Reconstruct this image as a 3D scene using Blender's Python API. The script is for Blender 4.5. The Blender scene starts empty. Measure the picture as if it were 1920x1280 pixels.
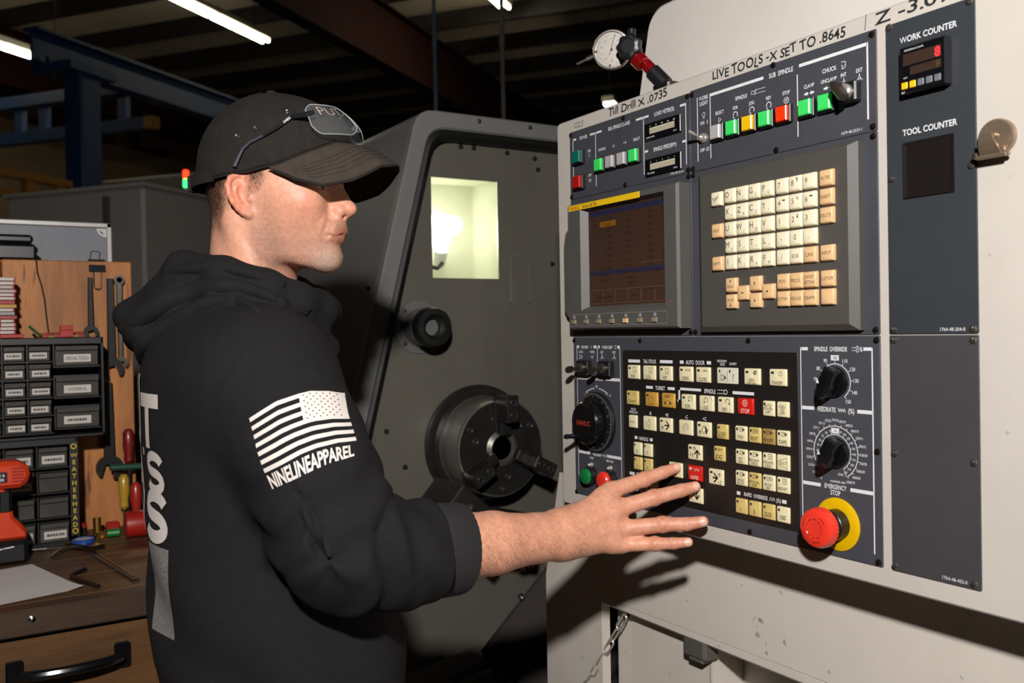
import bpy, bmesh, math, random
import numpy as np
from math import pi, sin, cos, radians, atan2, sqrt
from mathutils import Vector, Matrix
from mathutils.bvhtree import BVHTree
random.seed(7)
SC = bpy.context.scene
COL = SC.collection

# ------------------------------------------------------------------ camera
# world axes: X runs along the control panel (to the right), Y goes into the lathe, Z is up, metres
CAM_Z = 1.45
TH, PT, RO = radians(31.75), radians(.677), radians(-1.02)
_f = np.array([-cos(TH)*cos(PT), sin(TH)*cos(PT), -sin(PT)])
_r = np.array([sin(TH), cos(TH), 0.]); _u = np.cross(_r, _f)
CR = cos(RO)*_r + sin(RO)*_u; CU = -sin(RO)*_r + cos(RO)*_u; CF = _f
cam_d = bpy.data.cameras.new('camera'); cam = bpy.data.objects.new('camera', cam_d); COL.objects.link(cam)
cam.matrix_world = Matrix(((CR[0], CU[0], -CF[0], 0), (CR[1], CU[1], -CF[1], 0), (CR[2], CU[2], -CF[2], CAM_Z), (0, 0, 0, 1)))
cam_d.sensor_width = 36; cam_d.lens = 1700*36/1920; cam_d.clip_start = .05; cam_d.clip_end = 100
cam_d.dof.use_dof = True; cam_d.dof.focus_distance = 1.36; cam_d.dof.aperture_fstop = 6.3
SC.camera = cam
SC.view_settings.view_transform = 'Standard'; SC.view_settings.look = 'None'
SC.view_settings.gamma = 1; SC.view_settings.exposure = 0; SC.view_settings.use_curve_mapping = False

SC.cycles.max_bounces = 7; SC.cycles.diffuse_bounces = 3; SC.cycles.glossy_bounces = 3; SC.cycles.caustics_reflective = False

# ------------------------------------------------------------------ light
world = bpy.data.worlds.new('dim_shop'); SC.world = world; world.use_nodes = True
world.node_tree.nodes['Background'].inputs[0].default_value = (.9, .95, 1, 1)
world.node_tree.nodes['Background'].inputs[1].default_value = .02
fl = bpy.data.lights.new('photo_flash', 'AREA'); fl.shape = 'DISK'; fl.size = .09; fl.energy = 54; fl.color = (1, .965, .93)
flo = bpy.data.objects.new('photo_flash', fl); COL.objects.link(flo)
flo.location = (.41, -.29, 2.10)
flo.rotation_euler = (Vector((-1.2, .9, 1.35)) - flo.location).to_track_quat('-Z', 'Y').to_euler()

# ------------------------------------------------------------------ helpers
def lin(c):
    if isinstance(c, str):
        c = [int(c[i:i+2], 16)/255 for i in (0, 2, 4)]
    return tuple(x/12.92 if x <= .04045 else ((x+.055)/1.055)**2.4 for x in c)

def ramp(c, k): return tuple(min(1, x*k) for x in c)

def mat(name, col, rough=.5, metal=0., var=None, bump=None, emit=0., ecol=None, spec=.5, trans=0., alpha=1., coat=0., sss=0., stretch=None, spots=None, sheen=0.):
    """procedural principled material. var=(scale, amount) colour mottling, bump=(scale, strength), spots=(scale, threshold, colour)"""
    m = bpy.data.materials.new(name); m.use_nodes = True
    nt = m.node_tree; b = nt.nodes['Principled BSDF']; L = nt.links.new
    c = lin(col) if isinstance(col, str) else tuple(col)
    b.inputs['Base Color'].default_value = (*c, 1); b.inputs['Roughness'].default_value = rough
    b.inputs['Metallic'].default_value = metal; b.inputs['Specular IOR Level'].default_value = spec
    if trans: b.inputs['Transmission Weight'].default_value = trans; b.inputs['IOR'].default_value = 1.3
    if alpha < 1: b.inputs['Alpha'].default_value = alpha
    if coat: b.inputs['Coat Weight'].default_value = coat; b.inputs['Coat Roughness'].default_value = .1
    if sheen: b.inputs['Sheen Weight'].default_value = sheen
    if sss:
        b.inputs['Subsurface Weight'].default_value = sss; b.inputs['Subsurface Radius'].default_value = (1, .35, .2); b.inputs['Subsurface Scale'].default_value = .006
    if emit:
        b.inputs['Emission Color'].default_value = (*(lin(ecol) if isinstance(ecol, str) else (ecol or c)), 1); b.inputs['Emission Strength'].default_value = emit
    tc = mp = None
    if var or bump or spots:
        tc = nt.nodes.new('ShaderNodeTexCoord'); src = tc.outputs['Object']
        if stretch:
            mp = nt.nodes.new('ShaderNodeMapping'); mp.inputs['Scale'].default_value = stretch; L(src, mp.inputs['Vector']); src = mp.outputs[0]
    colout = None
    if var:
        n = nt.nodes.new('ShaderNodeTexNoise'); n.inputs['Scale'].default_value = var[0]; n.inputs['Detail'].default_value = 6; n.inputs['Roughness'].default_value = .65; L(src, n.inputs['Vector'])
        r = nt.nodes.new('ShaderNodeValToRGB'); a = var[1]
        r.color_ramp.elements[0].position = .3; r.color_ramp.elements[1].position = .7
        c2 = var[2] if len(var) > 2 else None
        r.color_ramp.elements[0].color = (*(lin(c2) if c2 else ramp(c, 1-a)), 1); r.color_ramp.elements[1].color = (*ramp(c, 1+a*.6), 1)
        L(n.outputs['Fac'], r.inputs[0]); colout = r.outputs[0]
    if spots:
        n = nt.nodes.new('ShaderNodeTexNoise'); n.inputs['Scale'].default_value = spots[0]; n.inputs['Detail'].default_value = 4; L(src, n.inputs['Vector'])
        r = nt.nodes.new('ShaderNodeValToRGB'); r.color_ramp.elements[0].position = spots[1]; r.color_ramp.elements[1].position = spots[1]+.06
        L(n.outputs['Fac'], r.inputs[0])
        mx = nt.nodes.new('ShaderNodeMix'); mx.data_type = 'RGBA'; L(r.outputs[0], mx.inputs[0])
        if colout: L(colout, mx.inputs[6])
        else: mx.inputs[6].default_value = (*c, 1)
        mx.inputs[7].default_value = (*lin(spots[2]), 1); colout = mx.outputs[2]
    if colout: L(colout, b.inputs['Base Color'])
    if bump:
        n = nt.nodes.new('ShaderNodeTexNoise'); n.inputs['Scale'].default_value = bump[0]; n.inputs['Detail'].default_value = 3; L(src, n.inputs['Vector'])
        bp = nt.nodes.new('ShaderNodeBump'); bp.inputs['Strength'].default_value = bump[1]; bp.inputs['Distance'].default_value = .002
        L(n.outputs['Fac'], bp.inputs['Height']); L(bp.outputs[0], b.inputs['Normal'])
    return m

# glyph cache -------------------------------------------------------
_G = {}
def _tmesh(s, off):
    cu = bpy.data.curves.new('t', 'FONT'); cu.body = s; cu.size = 1; cu.resolution_u = 3; cu.offset = off; cu.fill_mode = 'FRONT'
    o = bpy.data.objects.new('t', cu); COL.objects.link(o); dg = bpy.context.evaluated_depsgraph_get(); dg.update()
    me = o.evaluated_get(dg).to_mesh()
    v = np.array([p.co[:] for p in me.vertices]) if len(me.vertices) else np.zeros((0, 3)); f = [tuple(p.vertices) for p in me.polygons]
    o.evaluated_get(dg).to_mesh_clear(); bpy.data.objects.remove(o); bpy.data.curves.remove(cu)
    return v, f
def glyph(ch, off):
    if ch in 'MW' and off > 0: off = 0.   # the outline offset folds these letters over
    k = (ch, off)
    if k not in _G:
        if ('HH', off) not in _G: _G[('HH', off)] = np.ptp(_tmesh('HH', off)[0][:, 0])
        a = _tmesh('H'+ch+'H', off)[0]; adv = np.ptp(a[:, 0]) - _G[('HH', off)]
        v, f = _tmesh(ch, off) if ch != ' ' else (np.zeros((0, 3)), [])
        _G[k] = (v, f, adv)
    return _G[k]
CAP = .73   # cap height of the built-in font at size 1

class MB:
    """collects shapes; build() links them as ONE mesh object"""
    def __init__(s): s.v = []; s.f = []; s.n = 0
    def add(s, v, f):
        v = np.asarray(v, float).reshape(-1, 3); s.v.append(v); s.f += [tuple(i+s.n for i in q) for q in f]; s.n += len(v); return s
    def box(s, a, b, bev=0.):
        a, b = np.minimum(a, b), np.maximum(a, b); e = min(bev, *(0.45*(b-a)))
        if bev <= 0:
            v = [(x, y, z) for z in (a[2], b[2]) for y in (a[1], b[1]) for x in (a[0], b[0])]
            return s.add(v, [(0, 2, 3, 1), (4, 5, 7, 6), (0, 1, 5, 4), (2, 6, 7, 3), (0, 4, 6, 2), (1, 3, 7, 5)])
        v = []; I = {}
        for i in (0, 1):
            for j in (0, 1):
                for k in (0, 1):
                    c = [(a, b)[i][0], (a, b)[j][1], (a, b)[k][2]]; sg = [1-2*i, 1-2*j, 1-2*k]
                    for ax in range(3):
                        p = list(c)
                        for q in range(3):
                            if q != ax: p[q] += sg[q]*e
                        I[(i, j, k, ax)] = len(v); v.append(p)
        f = []
        for ax in range(3):
            o = [q for q in range(3) if q != ax]
            for sd in (0, 1):
                q = []
                for (m, n) in ((0, 0), (1, 0), (1, 1), (0, 1)):
                    t = [0, 0, 0]; t[ax] = sd; t[o[0]] = m; t[o[1]] = n; q.append(I[(*t, ax)])
                f.append(tuple(q) if (sd == 1) == (ax != 1) else tuple(q[::-1]))
            for m in (0, 1):
                for n in (0, 1):
                    t0 = [0, 0, 0]; t0[o[0]] = m; t0[o[1]] = n; t1 = list(t0); t1[ax] = 1
                    f.append((I[(*t0, o[0])], I[(*t1, o[0])], I[(*t1, o[1])], I[(*t0, o[1])]))
        for i in (0, 1):
            for j in (0, 1):
                for k in (0, 1): f.append((I[(i, j, k, 0)], I[(i, j, k, 1)], I[(i, j, k, 2)]))
        return s.add(v, f)
    def frustum(s, a, b, h0, a1, b1, h1):
        v = [(a[0], a[1], h0), (b[0], a[1], h0), (b[0], b[1], h0), (a[0], b[1], h0), (a1[0], a1[1], h1), (b1[0], a1[1], h1), (b1[0], b1[1], h1), (a1[0], b1[1], h1)]
        return s.add(v, [(4, 5, 6, 7), (0, 1, 5, 4), (1, 2, 6, 5), (2, 3, 7, 6), (3, 0, 4, 7), (3, 2, 1, 0)])
    def lathe(s, prof, c=(0, 0, 0), ax=(0, 0, 1), n=24, a0=0., squash=1.):
        ax = Vector(ax).normalized(); t = Vector((0, 0, 1)) if abs(ax.z) < .9 else Vector((1, 0, 0)); e1 = ax.cross(t).normalized(); e2 = ax.cross(e1)
        v = []; f = []; c = Vector(c)
        for (r, h) in prof:
            for i in range(n):
                a = a0+2*pi*i/n; v.append(c+ax*h+e1*(r*cos(a))+e2*(r*sin(a)*squash))
        for j in range(len(prof)-1):
            for i in range(n): f.append((j*n+i, j*n+(i+1) % n, (j+1)*n+(i+1) % n, (j+1)*n+i))
        if prof[0][0] > 1e-6: f.append(tuple(range(n))[::-1])
        if prof[-1][0] > 1e-6: f.append(tuple(range((len(prof)-1)*n, len(prof)*n)))
        return s.add([tuple(p) for p in v], f)
    def cyl(s, p0, p1, r0, r1=None, n=16, bev=0.):
        d = Vector(p1)-Vector(p0); l = d.length; r1 = r0 if r1 is None else r1
        pr = [(r0, 0), (r1, l)] if not bev else [(r0-bev, 0), (r0, bev), (r1, l-bev), (r1-bev, l)]
        return s.lathe(pr, p0, d, n)
    def tube(s, path, r, n=8, cap=True, closed=False):
        P = [Vector(p) for p in path]; N = len(P); rs = r if hasattr(r, '__len__') else [r]*N; v = []; f = []
        nrm = None
        for i in range(N):
            if closed: d = P[(i+1) % N]-P[i-1]
            else: d = P[min(i+1, N-1)]-P[max(i-1, 0)]
            d.normalize()
            if nrm is None: nrm = d.orthogonal().normalized()
            else: nrm = (nrm-d*nrm.dot(d)).normalized()
            e2 = d.cross(nrm)
            for k in range(n): a = 2*pi*k/n; v.append(P[i]+nrm*(rs[i]*cos(a))+e2*(rs[i]*sin(a)))
        M = N if closed else N-1
        for i in range(M):
            for k in range(n): j = (i+1) % N; f.append((i*n+k, i*n+(k+1) % n, j*n+(k+1) % n, j*n+k))
        if cap and not closed: f.append(tuple(range(n))[::-1]); f.append(tuple(range((N-1)*n, N*n)))
        return s.add([tuple(p) for p in v], f)
    def prism(s, pts, h0, h1, bev=0.):
        """extrude a 2D outline (x,y) from h0 to h1; bev chamfers the h1 rim (about the centroid)"""
        n = len(pts); pts = np.array(pts, float)
        lay = [(pts, h0)]
        if bev:
            d = np.roll(pts, -1, 0)-np.roll(pts, 1, 0); nr = np.stack([-d[:, 1], d[:, 0]], 1); nr /= np.linalg.norm(nr, axis=1)[:, None]+1e-9
            area = .5*np.sum(pts[:, 0]*np.roll(pts[:, 1], -1)-np.roll(pts[:, 0], -1)*pts[:, 1]); sg = 1 if area > 0 else -1
            lay += [(pts, h1-bev*(1 if h1 > h0 else -1)), (pts+nr*bev*sg, h1)]
        else: lay.append((pts, h1))
        v = [(p[0], p[1], h) for (pp, h) in lay for p in pp]; f = [tuple(range(n))[::-1]]
        for j in range(len(lay)-1):
            for i in range(n): f.append((j*n+i, j*n+(i+1) % n, (j+1)*n+(i+1) % n, (j+1)*n+i))
        f.append(tuple(range((len(lay)-1)*n, len(lay)*n)))
        return s.add(v, f)
    def rect(s, x0, y0, x1, y1, h=0.): return s.add([(x0, y0, h), (x1, y0, h), (x1, y1, h), (x0, y1, h)], [(0, 1, 2, 3)])
    def arc(s, c, r0, r1, a0=0, a1=360, h=0., n=40):
        v = []; 
        for i in range(n+1):
            a = radians(a0+(a1-a0)*i/n); v += [(c[0]+r0*cos(a), c[1]+r0*sin(a), h), (c[0]+r1*cos(a), c[1]+r1*sin(a), h)]
        return s.add(v, [(2*i, 2*i+1, 2*i+3, 2*i+2) for i in range(n)])
    def line(s, pts, w, h=0.):
        for p, q in zip(pts[:-1], pts[1:]):
            p = np.array(p, float); q = np.array(q, float); d = q-p; l = np.hypot(*d)+1e-9; d /= l; nn = np.array([-d[1], d[0]])*w/2; p = p-d*w*.3; q = q+d*w*.3
            s.add([(*(p-nn), h), (*(q-nn), h), (*(q+nn), h), (*(p+nn), h)], [(0, 1, 2, 3)])
        return s
    def pol(s, pts, h=0.): return s.add([(p[0], p[1], h) for p in pts], [tuple(range(len(pts)))])
    def text(s, t, x, y, size, h=0., al='c', sx=1., off=.012, jit=0., shear=0., va='m'):
        """flat lettering; size = cap height; (x,y) = middle of the line"""
        k = size/CAP; gl = [glyph(c, off) for c in t]; w = sum(g[2] for g in gl)*k*sx; X = x-(w/2 if al == 'c' else 0 if al == 'l' else w)
        y0 = y-size/2
        for g in gl:
            v, f, adv = g
            if len(v):
                p = v.copy()
                if jit:
                    a = random.uniform(-.12, .12)*jit; q = p.copy(); p[:, 0] = q[:, 0]*cos(a)-q[:, 1]*sin(a); p[:, 1] = (q[:, 0]*sin(a)+q[:, 1]*cos(a))*random.uniform(1-.1*jit, 1+.12*jit)+random.uniform(-.06, .06)*jit
                p[:, 0] = p[:, 0]+p[:, 1]*shear
                s.add(np.stack([X+p[:, 0]*k*sx, y0+p[:, 1]*k, np.full(len(p), h)], 1), f)
            X += adv*k*sx
        return s
    def mesh(s, name, mats, T=None, org=None, auto=35, smooth=True):
        v = np.concatenate(s.v) if s.v else np.zeros((0, 3))
        if T is not None: v = T(v)
        if org is not None: v = v-np.array(org)
        me = bpy.data.meshes.new(name); me.from_pydata(v.tolist(), [], s.f)
        for m in (mats if isinstance(mats, (list, tuple)) else [mats]): me.materials.append(m)
        if smooth:
            me.polygons.foreach_set('use_smooth', [True]*len(me.polygons))
            if auto < 180: me.set_sharp_from_angle(angle=radians(auto))
        me.update(); return me
    def build(s, name, m, parent=None, T=None, auto=35, smooth=True, org=None):
        v = np.concatenate(s.v); v = T(v) if T is not None else v
        if org is None: lo, hi = v.min(0), v.max(0); org = np.array([(lo[0]+hi[0])/2, (lo[1]+hi[1])/2, lo[2]])
        me = s.mesh(name, m, T, org, auto, smooth)
        return place(name, me, org, parent)

WL = {}   # world location of every object (nothing carries rotation unless placed so)
def place(name, me, loc, parent=None):
    o = bpy.data.objects.new(name, me); COL.objects.link(o); loc = np.array(loc, float); WL[o] = loc
    if parent is not None: o.parent = parent; o.location = tuple(loc-WL[parent])
    else: o.location = tuple(loc)
    return o
def thing(name, label, cat, loc, group=None):
    o = bpy.data.objects.new(name, None); COL.objects.link(o); o.location = loc; WL[o] = np.array(loc, float); o.empty_display_size = .05
    return tag(o, label, cat, group)
def tag(o, label=None, cat=None, group=None, kind=None):
    if label: o['label'] = label
    if cat: o['category'] = cat
    if group: o['group'] = group
    if kind: o['kind'] = kind
    return o
def copy_thing(o, loc, label=None, rz=0):
    c = o.copy(); COL.objects.link(c); c.location = loc; WL[c] = np.array(loc, float); c.rotation_euler.z += rz
    if label: c['label'] = label
    for ch in o.children:
        d = ch.copy(); COL.objects.link(d); d.parent = c; WL[d] = WL[ch]-WL[o]+WL[c]
        for g in ch.children: e = g.copy(); COL.objects.link(e); e.parent = d
    return c
def struct(o): o['kind'] = 'structure'; return o
def interp(x, xs, ys): return np.interp(x, xs, ys)
def cmap(pairs): return [p[0] for p in pairs], [p[1] for p in pairs]
def chan(P0, P1, up, prof):   # sweep a 2D outline (side, up) from P0 to P1 -> verts, faces
    P0 = Vector(P0); P1 = Vector(P1); d = (P1-P0).normalized(); up = Vector(up); sd = d.cross(up).normalized(); up = sd.cross(d)
    n = len(prof); v = [tuple(P+sd*a+up*b) for P in (P0, P1) for a, b in prof]
    return v, [(i, (i+1) % n, n+(i+1) % n, n+i) for i in range(n)]+[tuple(range(n))[::-1], tuple(range(n, 2*n))]
def ibeam(w, h, t): return [(-w/2, -h/2), (w/2, -h/2), (w/2, -h/2+t), (t/2, -h/2+t), (t/2, h/2-t), (w/2, h/2-t), (w/2, h/2), (-w/2, h/2), (-w/2, h/2-t), (-t/2, h/2-t), (-t/2, -h/2+t), (-w/2, -h/2+t)]
def rrect(x0, y0, x1, y1, r, n=4):
    out = []
    for cx, cy, a in ((x1-r, y1-r, 0), (x0+r, y1-r, 90), (x0+r, y0+r, 180), (x1-r, y0+r, 270)):
        for i in range(n+1): t = radians(a+90*i/n); out.append((cx+r*cos(t), cy+r*sin(t)))
    return out
# ================================================================== the hall (its own grid is turned against the lathe)
B1 = np.array([-.611, .792, 0]); B2 = np.array([-.792, -.611, 0])   # along the light strips / to the left
def Bp(a, b, z): p = B1*a+B2*b; return (p[0], p[1], z)
def TB(v): v = np.asarray(v); return v[:, :1]*B1[None]+v[:, 1:2]*B2[None]+np.stack([0*v[:, 0], 0*v[:, 0], v[:, 2]], 1)
def TBf(b):   # B2 is to the left, so (b1,b2,z) is right handed already
    return TB
M_FLOOR = mat('concrete', '57534c', .6, var=(2.5, .2), bump=(40, .1), spots=(1.2, .66, '3f3b36'))
M_WALL = mat('wall_insulation', '8a7458', .8, var=(.6, .18), bump=(30, .2))
M_ROOF = mat('roof_insulation', 'd0c0a8', .8, var=(.9, .15), bump=(8, .25))
M_PURL = mat('dark_purlin', '241d1a', .6, var=(3, .2))
M_RAFT = mat('red_oxide_steel', '24100c', .9, spec=.1, var=(3, .2))
b = MB(); b.box((-9, -9, -.12), (26, 16, 0)); struct(b.build('floor', M_FLOOR, None, TB))
b = MB(); b.box((25, -9, 0), (25.2, 16, 6.6)); w_far = struct(b.build('wall_far', M_WALL, None, TB))
b = MB(); b.box((-9, 15, 0), (25, 15.2, 6.6)); struct(b.build('wall_left', M_WALL, None, TB))
b = MB(); b.box((-9, -9.2, 0), (25, -9, 6.6)); struct(b.build('wall_right', M_WALL, None, TB))
b = MB(); b.box((-9.2, -9.2, 0), (-9, 15.2, 6.6)); struct(b.build('wall_back', M_WALL, None, TB))
b = MB(); b.box((-9, -9, 6.72), (25, 15, 6.8)); roof = struct(b.build('ceiling', M_ROOF, None, TB))
for i in range(22):
    a = -6.6+i*1.45; b = MB(); v, f = chan((a, -9, 6.58), (a, 15, 6.58), (0, 0, 1), [(-.035, -.14), (.035, -.14), (.035, -.12), (-.02, -.12), (-.02, .12), (.035, .12), (.035, .14), (-.035, .14)]); b.add(v, f); b.build('purlin', M_PURL, roof, TB)
for bb in (6.62, -2.4, 12.6):
    b = MB(); v, f = chan((-9, bb, 5.95), (25, bb, 5.95), (0, 0, 1), ibeam(.24, .92, .03)); b.add(v, f); b.build('rafter', M_RAFT, roof, TB)
for a in (7, 17.5):
    for bb in (8.6, 3):
        b = MB(); b.cyl((a, bb, 6.42), (a+2.9, bb-2.3, 6.42), .022, n=6); b.build('roof_brace', M_PURL, roof, TB)
for bb in (-1, 2.2, 5.6, 8.8):
    b = MB(); b.box((24.8, bb-.14, 0), (25, bb+.14, 6.5)); b.build('wall_column', mat('wall_column_steel', '6b5f50', .6, var=(2, .1)), w_far, TB)
for z in (2.2, 3.9, 5.4):
    b = MB(); b.box((24.9, -9, z-.1), (25, 15, z+.1)); b.build('wall_girt', M_PURL, w_far, TB)

# light strips
M_TUBE = mat('lit_tube', 'fffdf2', .4, emit=38, ecol='fff6da'); M_LAMPB = mat('lamp_housing', 'b8b4a4', .5, var=(4, .05))
def strip(a0, b0, z, L, label, group='fluorescent strips under the roof', n=2):
    t = thing('strip_light', label, 'light', Bp(a0, b0, z), group)
    b = MB(); b.box((a0, b0-.1, z+.03), (a0+L, b0+.1, z+.12), .015); b.build('housing', M_LAMPB, t, TB)
    l = L/n
    for i in range(n):
        for s in (-.055, .055):
            b = MB(); b.cyl((a0+i*l+.04, b0+s, z), (a0+(i+1)*l-.04, b0+s, z), .022, n=8); b.build('tube', M_TUBE, t, TB)
    for q in (.12, .88):
        b = MB(); b.cyl((a0+L*q, b0, z+.12), (a0+L*q, b0, 6.6), .006, n=5); b.build('hanger', M_PURL, t, TB)
    return t
strip(9.05, 8.15, 5.83, 2.44, 'nearer fluorescent strip light hanging above the capped man')
strip(7.65, 10.49, 5.33, 2.44, 'fluorescent strip light at the left edge, above the blue crane post')
strip(10.75, 4.95, 6.42, 2.44, 'fluorescent strip light cut by the top edge, above the grey headstock')
strip(13.7, 3.5, 4.94, 1.22, 'small bright lamp peeping over the top edge of the control cabinet', n=1)

# blue jib crane
M_BLUE = mat('blue_crane_paint', '1d4170', .5, var=(3, .12)); M_YEL = mat('yellow_crane_paint', 'b0761a', .5, var=(3, .15))
t = thing('jib_crane', 'blue steel crane post with a long overhead beam behind the man', 'crane', Bp(6.95, 7.11, 0))
b = MB(); b.box((6.82, 6.99, 0), (7.08, 7.23, 4.06), .02); b.build('post', M_BLUE, t, TB)
b = MB(); v, f = chan((6.62, 7.4, 4.3), (13.6, 7.4, 4.3), (0, 0, 1), ibeam(.2, .34, .03)); b.add(v, f); b.build('beam', M_BLUE, t, TB)
b = MB(); b.prism([(6.6, 4.0), (7.3, 4.0), (7.3, 4.12), (6.6, 4.12)], 0, 1); 
b = MB(); b.box((6.66, 6.95, 4.04), (7.24, 7.45, 4.12)); b.build('head_plate', M_BLUE, t, TB)
for a in (6.72, 6.86, 7.02, 7.18):
    b = MB(); b.cyl((a, 7.3, 4.0), (a, 7.3, 4.2), .015, n=6); b.build('bolt', M_SCRL0 if False else M_PURL, t, TB)
t = thing('crane_runway', 'blue lattice crane runway crossing behind the blue post', 'crane', Bp(8.55, 9.9, 0))
for z in (4.42, 3.97):
    b = MB(); b.box((8.47, 7.75, z-.07), (8.6, 13.6, z+.07)); b.build('chord', M_BLUE, t, TB)
for bb in (8.1, 8.6, 9.35, 9.75, 10.6, 11.4, 12.4):
    b = MB(); b.box((8.5, bb-.06, 3.97), (8.58, bb+.06, 4.42)); b.build('web_post', M_BLUE, t, TB)
b = MB(); b.box((8.47, 7.62, 3.9), (8.6, 7.75, 4.04)); b.build('end_stop', M_YEL, t, TB)
for bb in (13.2,):
    b = MB(); b.box((8.45, bb-.08, 0), (8.62, bb+.08, 3.9)); b.build('support_post', M_BLUE, t, TB)
t = thing('yellow_guard_rail', 'yellow guard rail with short posts at the left edge behind the bench', 'rail', Bp(6.2, 7.05, 0))
for z in (2.94, 2.76):
    b = MB(); b.box((4.5, 7.02, z-.035), (6.72, 7.12, z+.03)); b.build('rail', M_YEL, t, TB)
for a in (5.1, 5.7, 6.25, 6.6):
    b = MB(); b.box((a-.04, 7.03, 2.76), (a+.04, 7.11, 2.94)); b.build('rail_post', M_YEL, t, TB)
b = MB(); b.box((5.0, 7.0, 0), (5.12, 7.12, 2.75)); b.build('rail_leg', M_PURL, t, TB)

# grey machine housing behind the bench
M_GREYM = mat('warm_grey_machine', 'c4beb6', .5, var=(2, .06))
t = thing('machine_housing', 'large plain grey machine housing standing behind the bench and the man', 'machine', Bp(5.6, 4.9, 0))
b = MB(); b.box((4.77, 4.38, 0), (7.4, 5.6, 2.45), .02); b.build('body', M_GREYM, t, TB)
b = MB(); b.box((4.74, 4.66, .1), (4.77, 4.7, 2.4)); b.build('door_seam', mat('seam_grey', '6b6761', .5, var=(2, .05)), t, TB)
b = MB(); b.box((4.75, 4.36, 2.45), (7.42, 5.62, 2.475)); b.build('lid', M_GREYM, t, TB)
t = thing('stack_light', 'small signal tower glowing red over green beside the cap strap', 'signal light', Bp(5.4, 4.56, 2.475))
b = MB(); b.cyl((5.4, 4.56, 2.475), (5.4, 4.56, 2.54), .012, n=8); b.build('stem', M_GREYM, t, TB)
b = MB(); b.cyl((5.4, 4.56, 2.54), (5.4, 4.56, 2.605), .022, n=12, bev=.006); b.build('green_lens', mat('green_lens', '40e070', .3, emit=2.2, ecol='40ff80'), t, TB)
b = MB(); b.cyl((5.4, 4.56, 2.605), (5.4, 4.56, 2.67), .022, n=12, bev=.006); b.build('red_lens', mat('red_lens', 'ff5030', .3, emit=2.2, ecol='ff4020'), t, TB)
t = thing('duct_box', 'dark sheet metal duct box high on the far side behind the crane runway', 'duct', Bp(10.6, 8.9, 2.9))
b = MB(); b.box((10.2, 8.3, 2.95), (11, 10.6, 3.72), .03); b.build('duct', mat('dark_duct', '2a241e', .6, var=(3, .1)), t, TB)
b = MB(); b.cyl((10.6, 8.3, 3.0), (10.6, 7.2, 4.0), .02, n=6); b.build('duct_brace', M_PURL, t, TB)
t = thing('far_machine', 'dark blue-topped machine far away beyond the grey housing', 'machine', Bp(12.5, 7, 0))
b = MB(); b.box((12, 5.0, 0), (13.2, 9.5, 2.5), .04); b.build('body', mat('far_grey', '6b6257', .6, var=(2, .1)), t, TB)
b = MB(); b.box((11.9, 4.9, 2.9), (12.1, 9.6, 3.1)); b.build('blue_rail', M_BLUE, t, TB)
for bb in (5.2, 6.5, 8, 9.3):
    b = MB(); b.box((11.95, bb-.06, 2.5), (12.05, bb+.06, 2.95)); b.build('rail_post', M_BLUE, t, TB)
# conduits dropping from the roof
for a, bb, m, lab, r in ((4.56, 2.14, 'blue_grey_conduit', 'slim blue-grey conduit dropping from the roof right of the cap', .011), (4.69, 1.79, 'pale_conduit', 'pale conduit dropping from the roof to the grey headstock', .013)):
    mm = mat(m, '55616f' if 'blue' in m else '6f6a63', .4, metal=.5, var=(5, .1)); t = thing('conduit', lab, 'pipe', Bp(a, bb, 0), 'conduits dropping from the roof')
    b = MB(); b.cyl((a, bb, 0), (a, bb, 6.5), r, n=10); b.build('pipe', mm, t, TB)
    b = MB(); b.cyl((a, bb, 3.02), (a, bb, 3.07), r*1.35, n=10); b.build('coupling', mm, t, TB)
# ================================================================== control cabinet and its units
OX, OZ, Y0 = -1.348, 1.807, .965
def TP(v): v = np.asarray(v); return np.stack([OX+v[:, 0]/1000, Y0-v[:, 2]/1000, OZ+v[:, 1]/1000], 1)
def pw(u, v, h=0): return (OX+u/1000, Y0-h/1000, OZ+v/1000)

M_CAB = mat('off_white_paint', 'c8c1b8', .42, var=(9, .05), bump=(160, .05), spots=(55, .71, 'aaa59a'))
M_CABB = mat('off_white_machine_paint', 'd8cfc4', .45, var=(5, .07), bump=(120, .06), spots=(38, .70, '8f897c'))
M_PLATE = mat('slate_plate', '45464d', .5, var=(14, .1), bump=(500, .04))
M_PLATE2 = mat('slate_blue_plate', '34383d', .5, var=(10, .08), bump=(500, .04))
M_PLATE3 = mat('slate_violet_plate', '434044', .5, var=(8, .1), bump=(500, .04))
M_LEG = mat('white_print', 'e4e4e6', .6, var=(300, .06))
M_LEGK = mat('black_print', '33302a', .6, var=(300, .06))
M_LEGR = mat('red_print', 'c23a24', .6, var=(300, .06))
M_BLK = mat('black_plastic', '17171a', .38, var=(60, .15))
M_BLKG = mat('gloss_black_plastic', '101013', .18, var=(60, .15))
M_MEM = mat('black_membrane', '1d1a18', .45, var=(30, .1), bump=(700, .03))
M_BEZ = mat('grey_bezel_plastic', '555350', .5, var=(25, .06), bump=(900, .05))
M_MDI = mat('grey_keyboard_plastic', '4d4a46', .5, var=(25, .06), bump=(900, .05))
M_KEYW = mat('ivory_key', 'eadfc0', .4, var=(40, .05))
M_KEYO = mat('tan_key', 'e0b888', .4, var=(40, .05))
M_KEYI = mat('cream_film_key', 'e9deb6', .35, var=(70, .06))
M_KEYY = mat('yellowed_film_key', 'd8bf76', .35, var=(90, .16))
M_KEYB = mat('browned_film_key', 'c99a45', .35, var=(110, .25))
M_KEYD = mat('worn_film_key', 'a98a4e', .35, var=(110, .25))
M_KEYR = mat('red_film_key', 'cf2218', .3, var=(40, .05))
M_SCR = mat('dark_screw', '2a2622', .35, metal=.7, var=(300, .2))
M_SCRL = mat('steel_screw', '8d8880', .3, metal=.9, var=(300, .2))
M_CHR = mat('polished_steel', 'cfcac2', .25, metal=.65, var=(80, .1))
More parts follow.
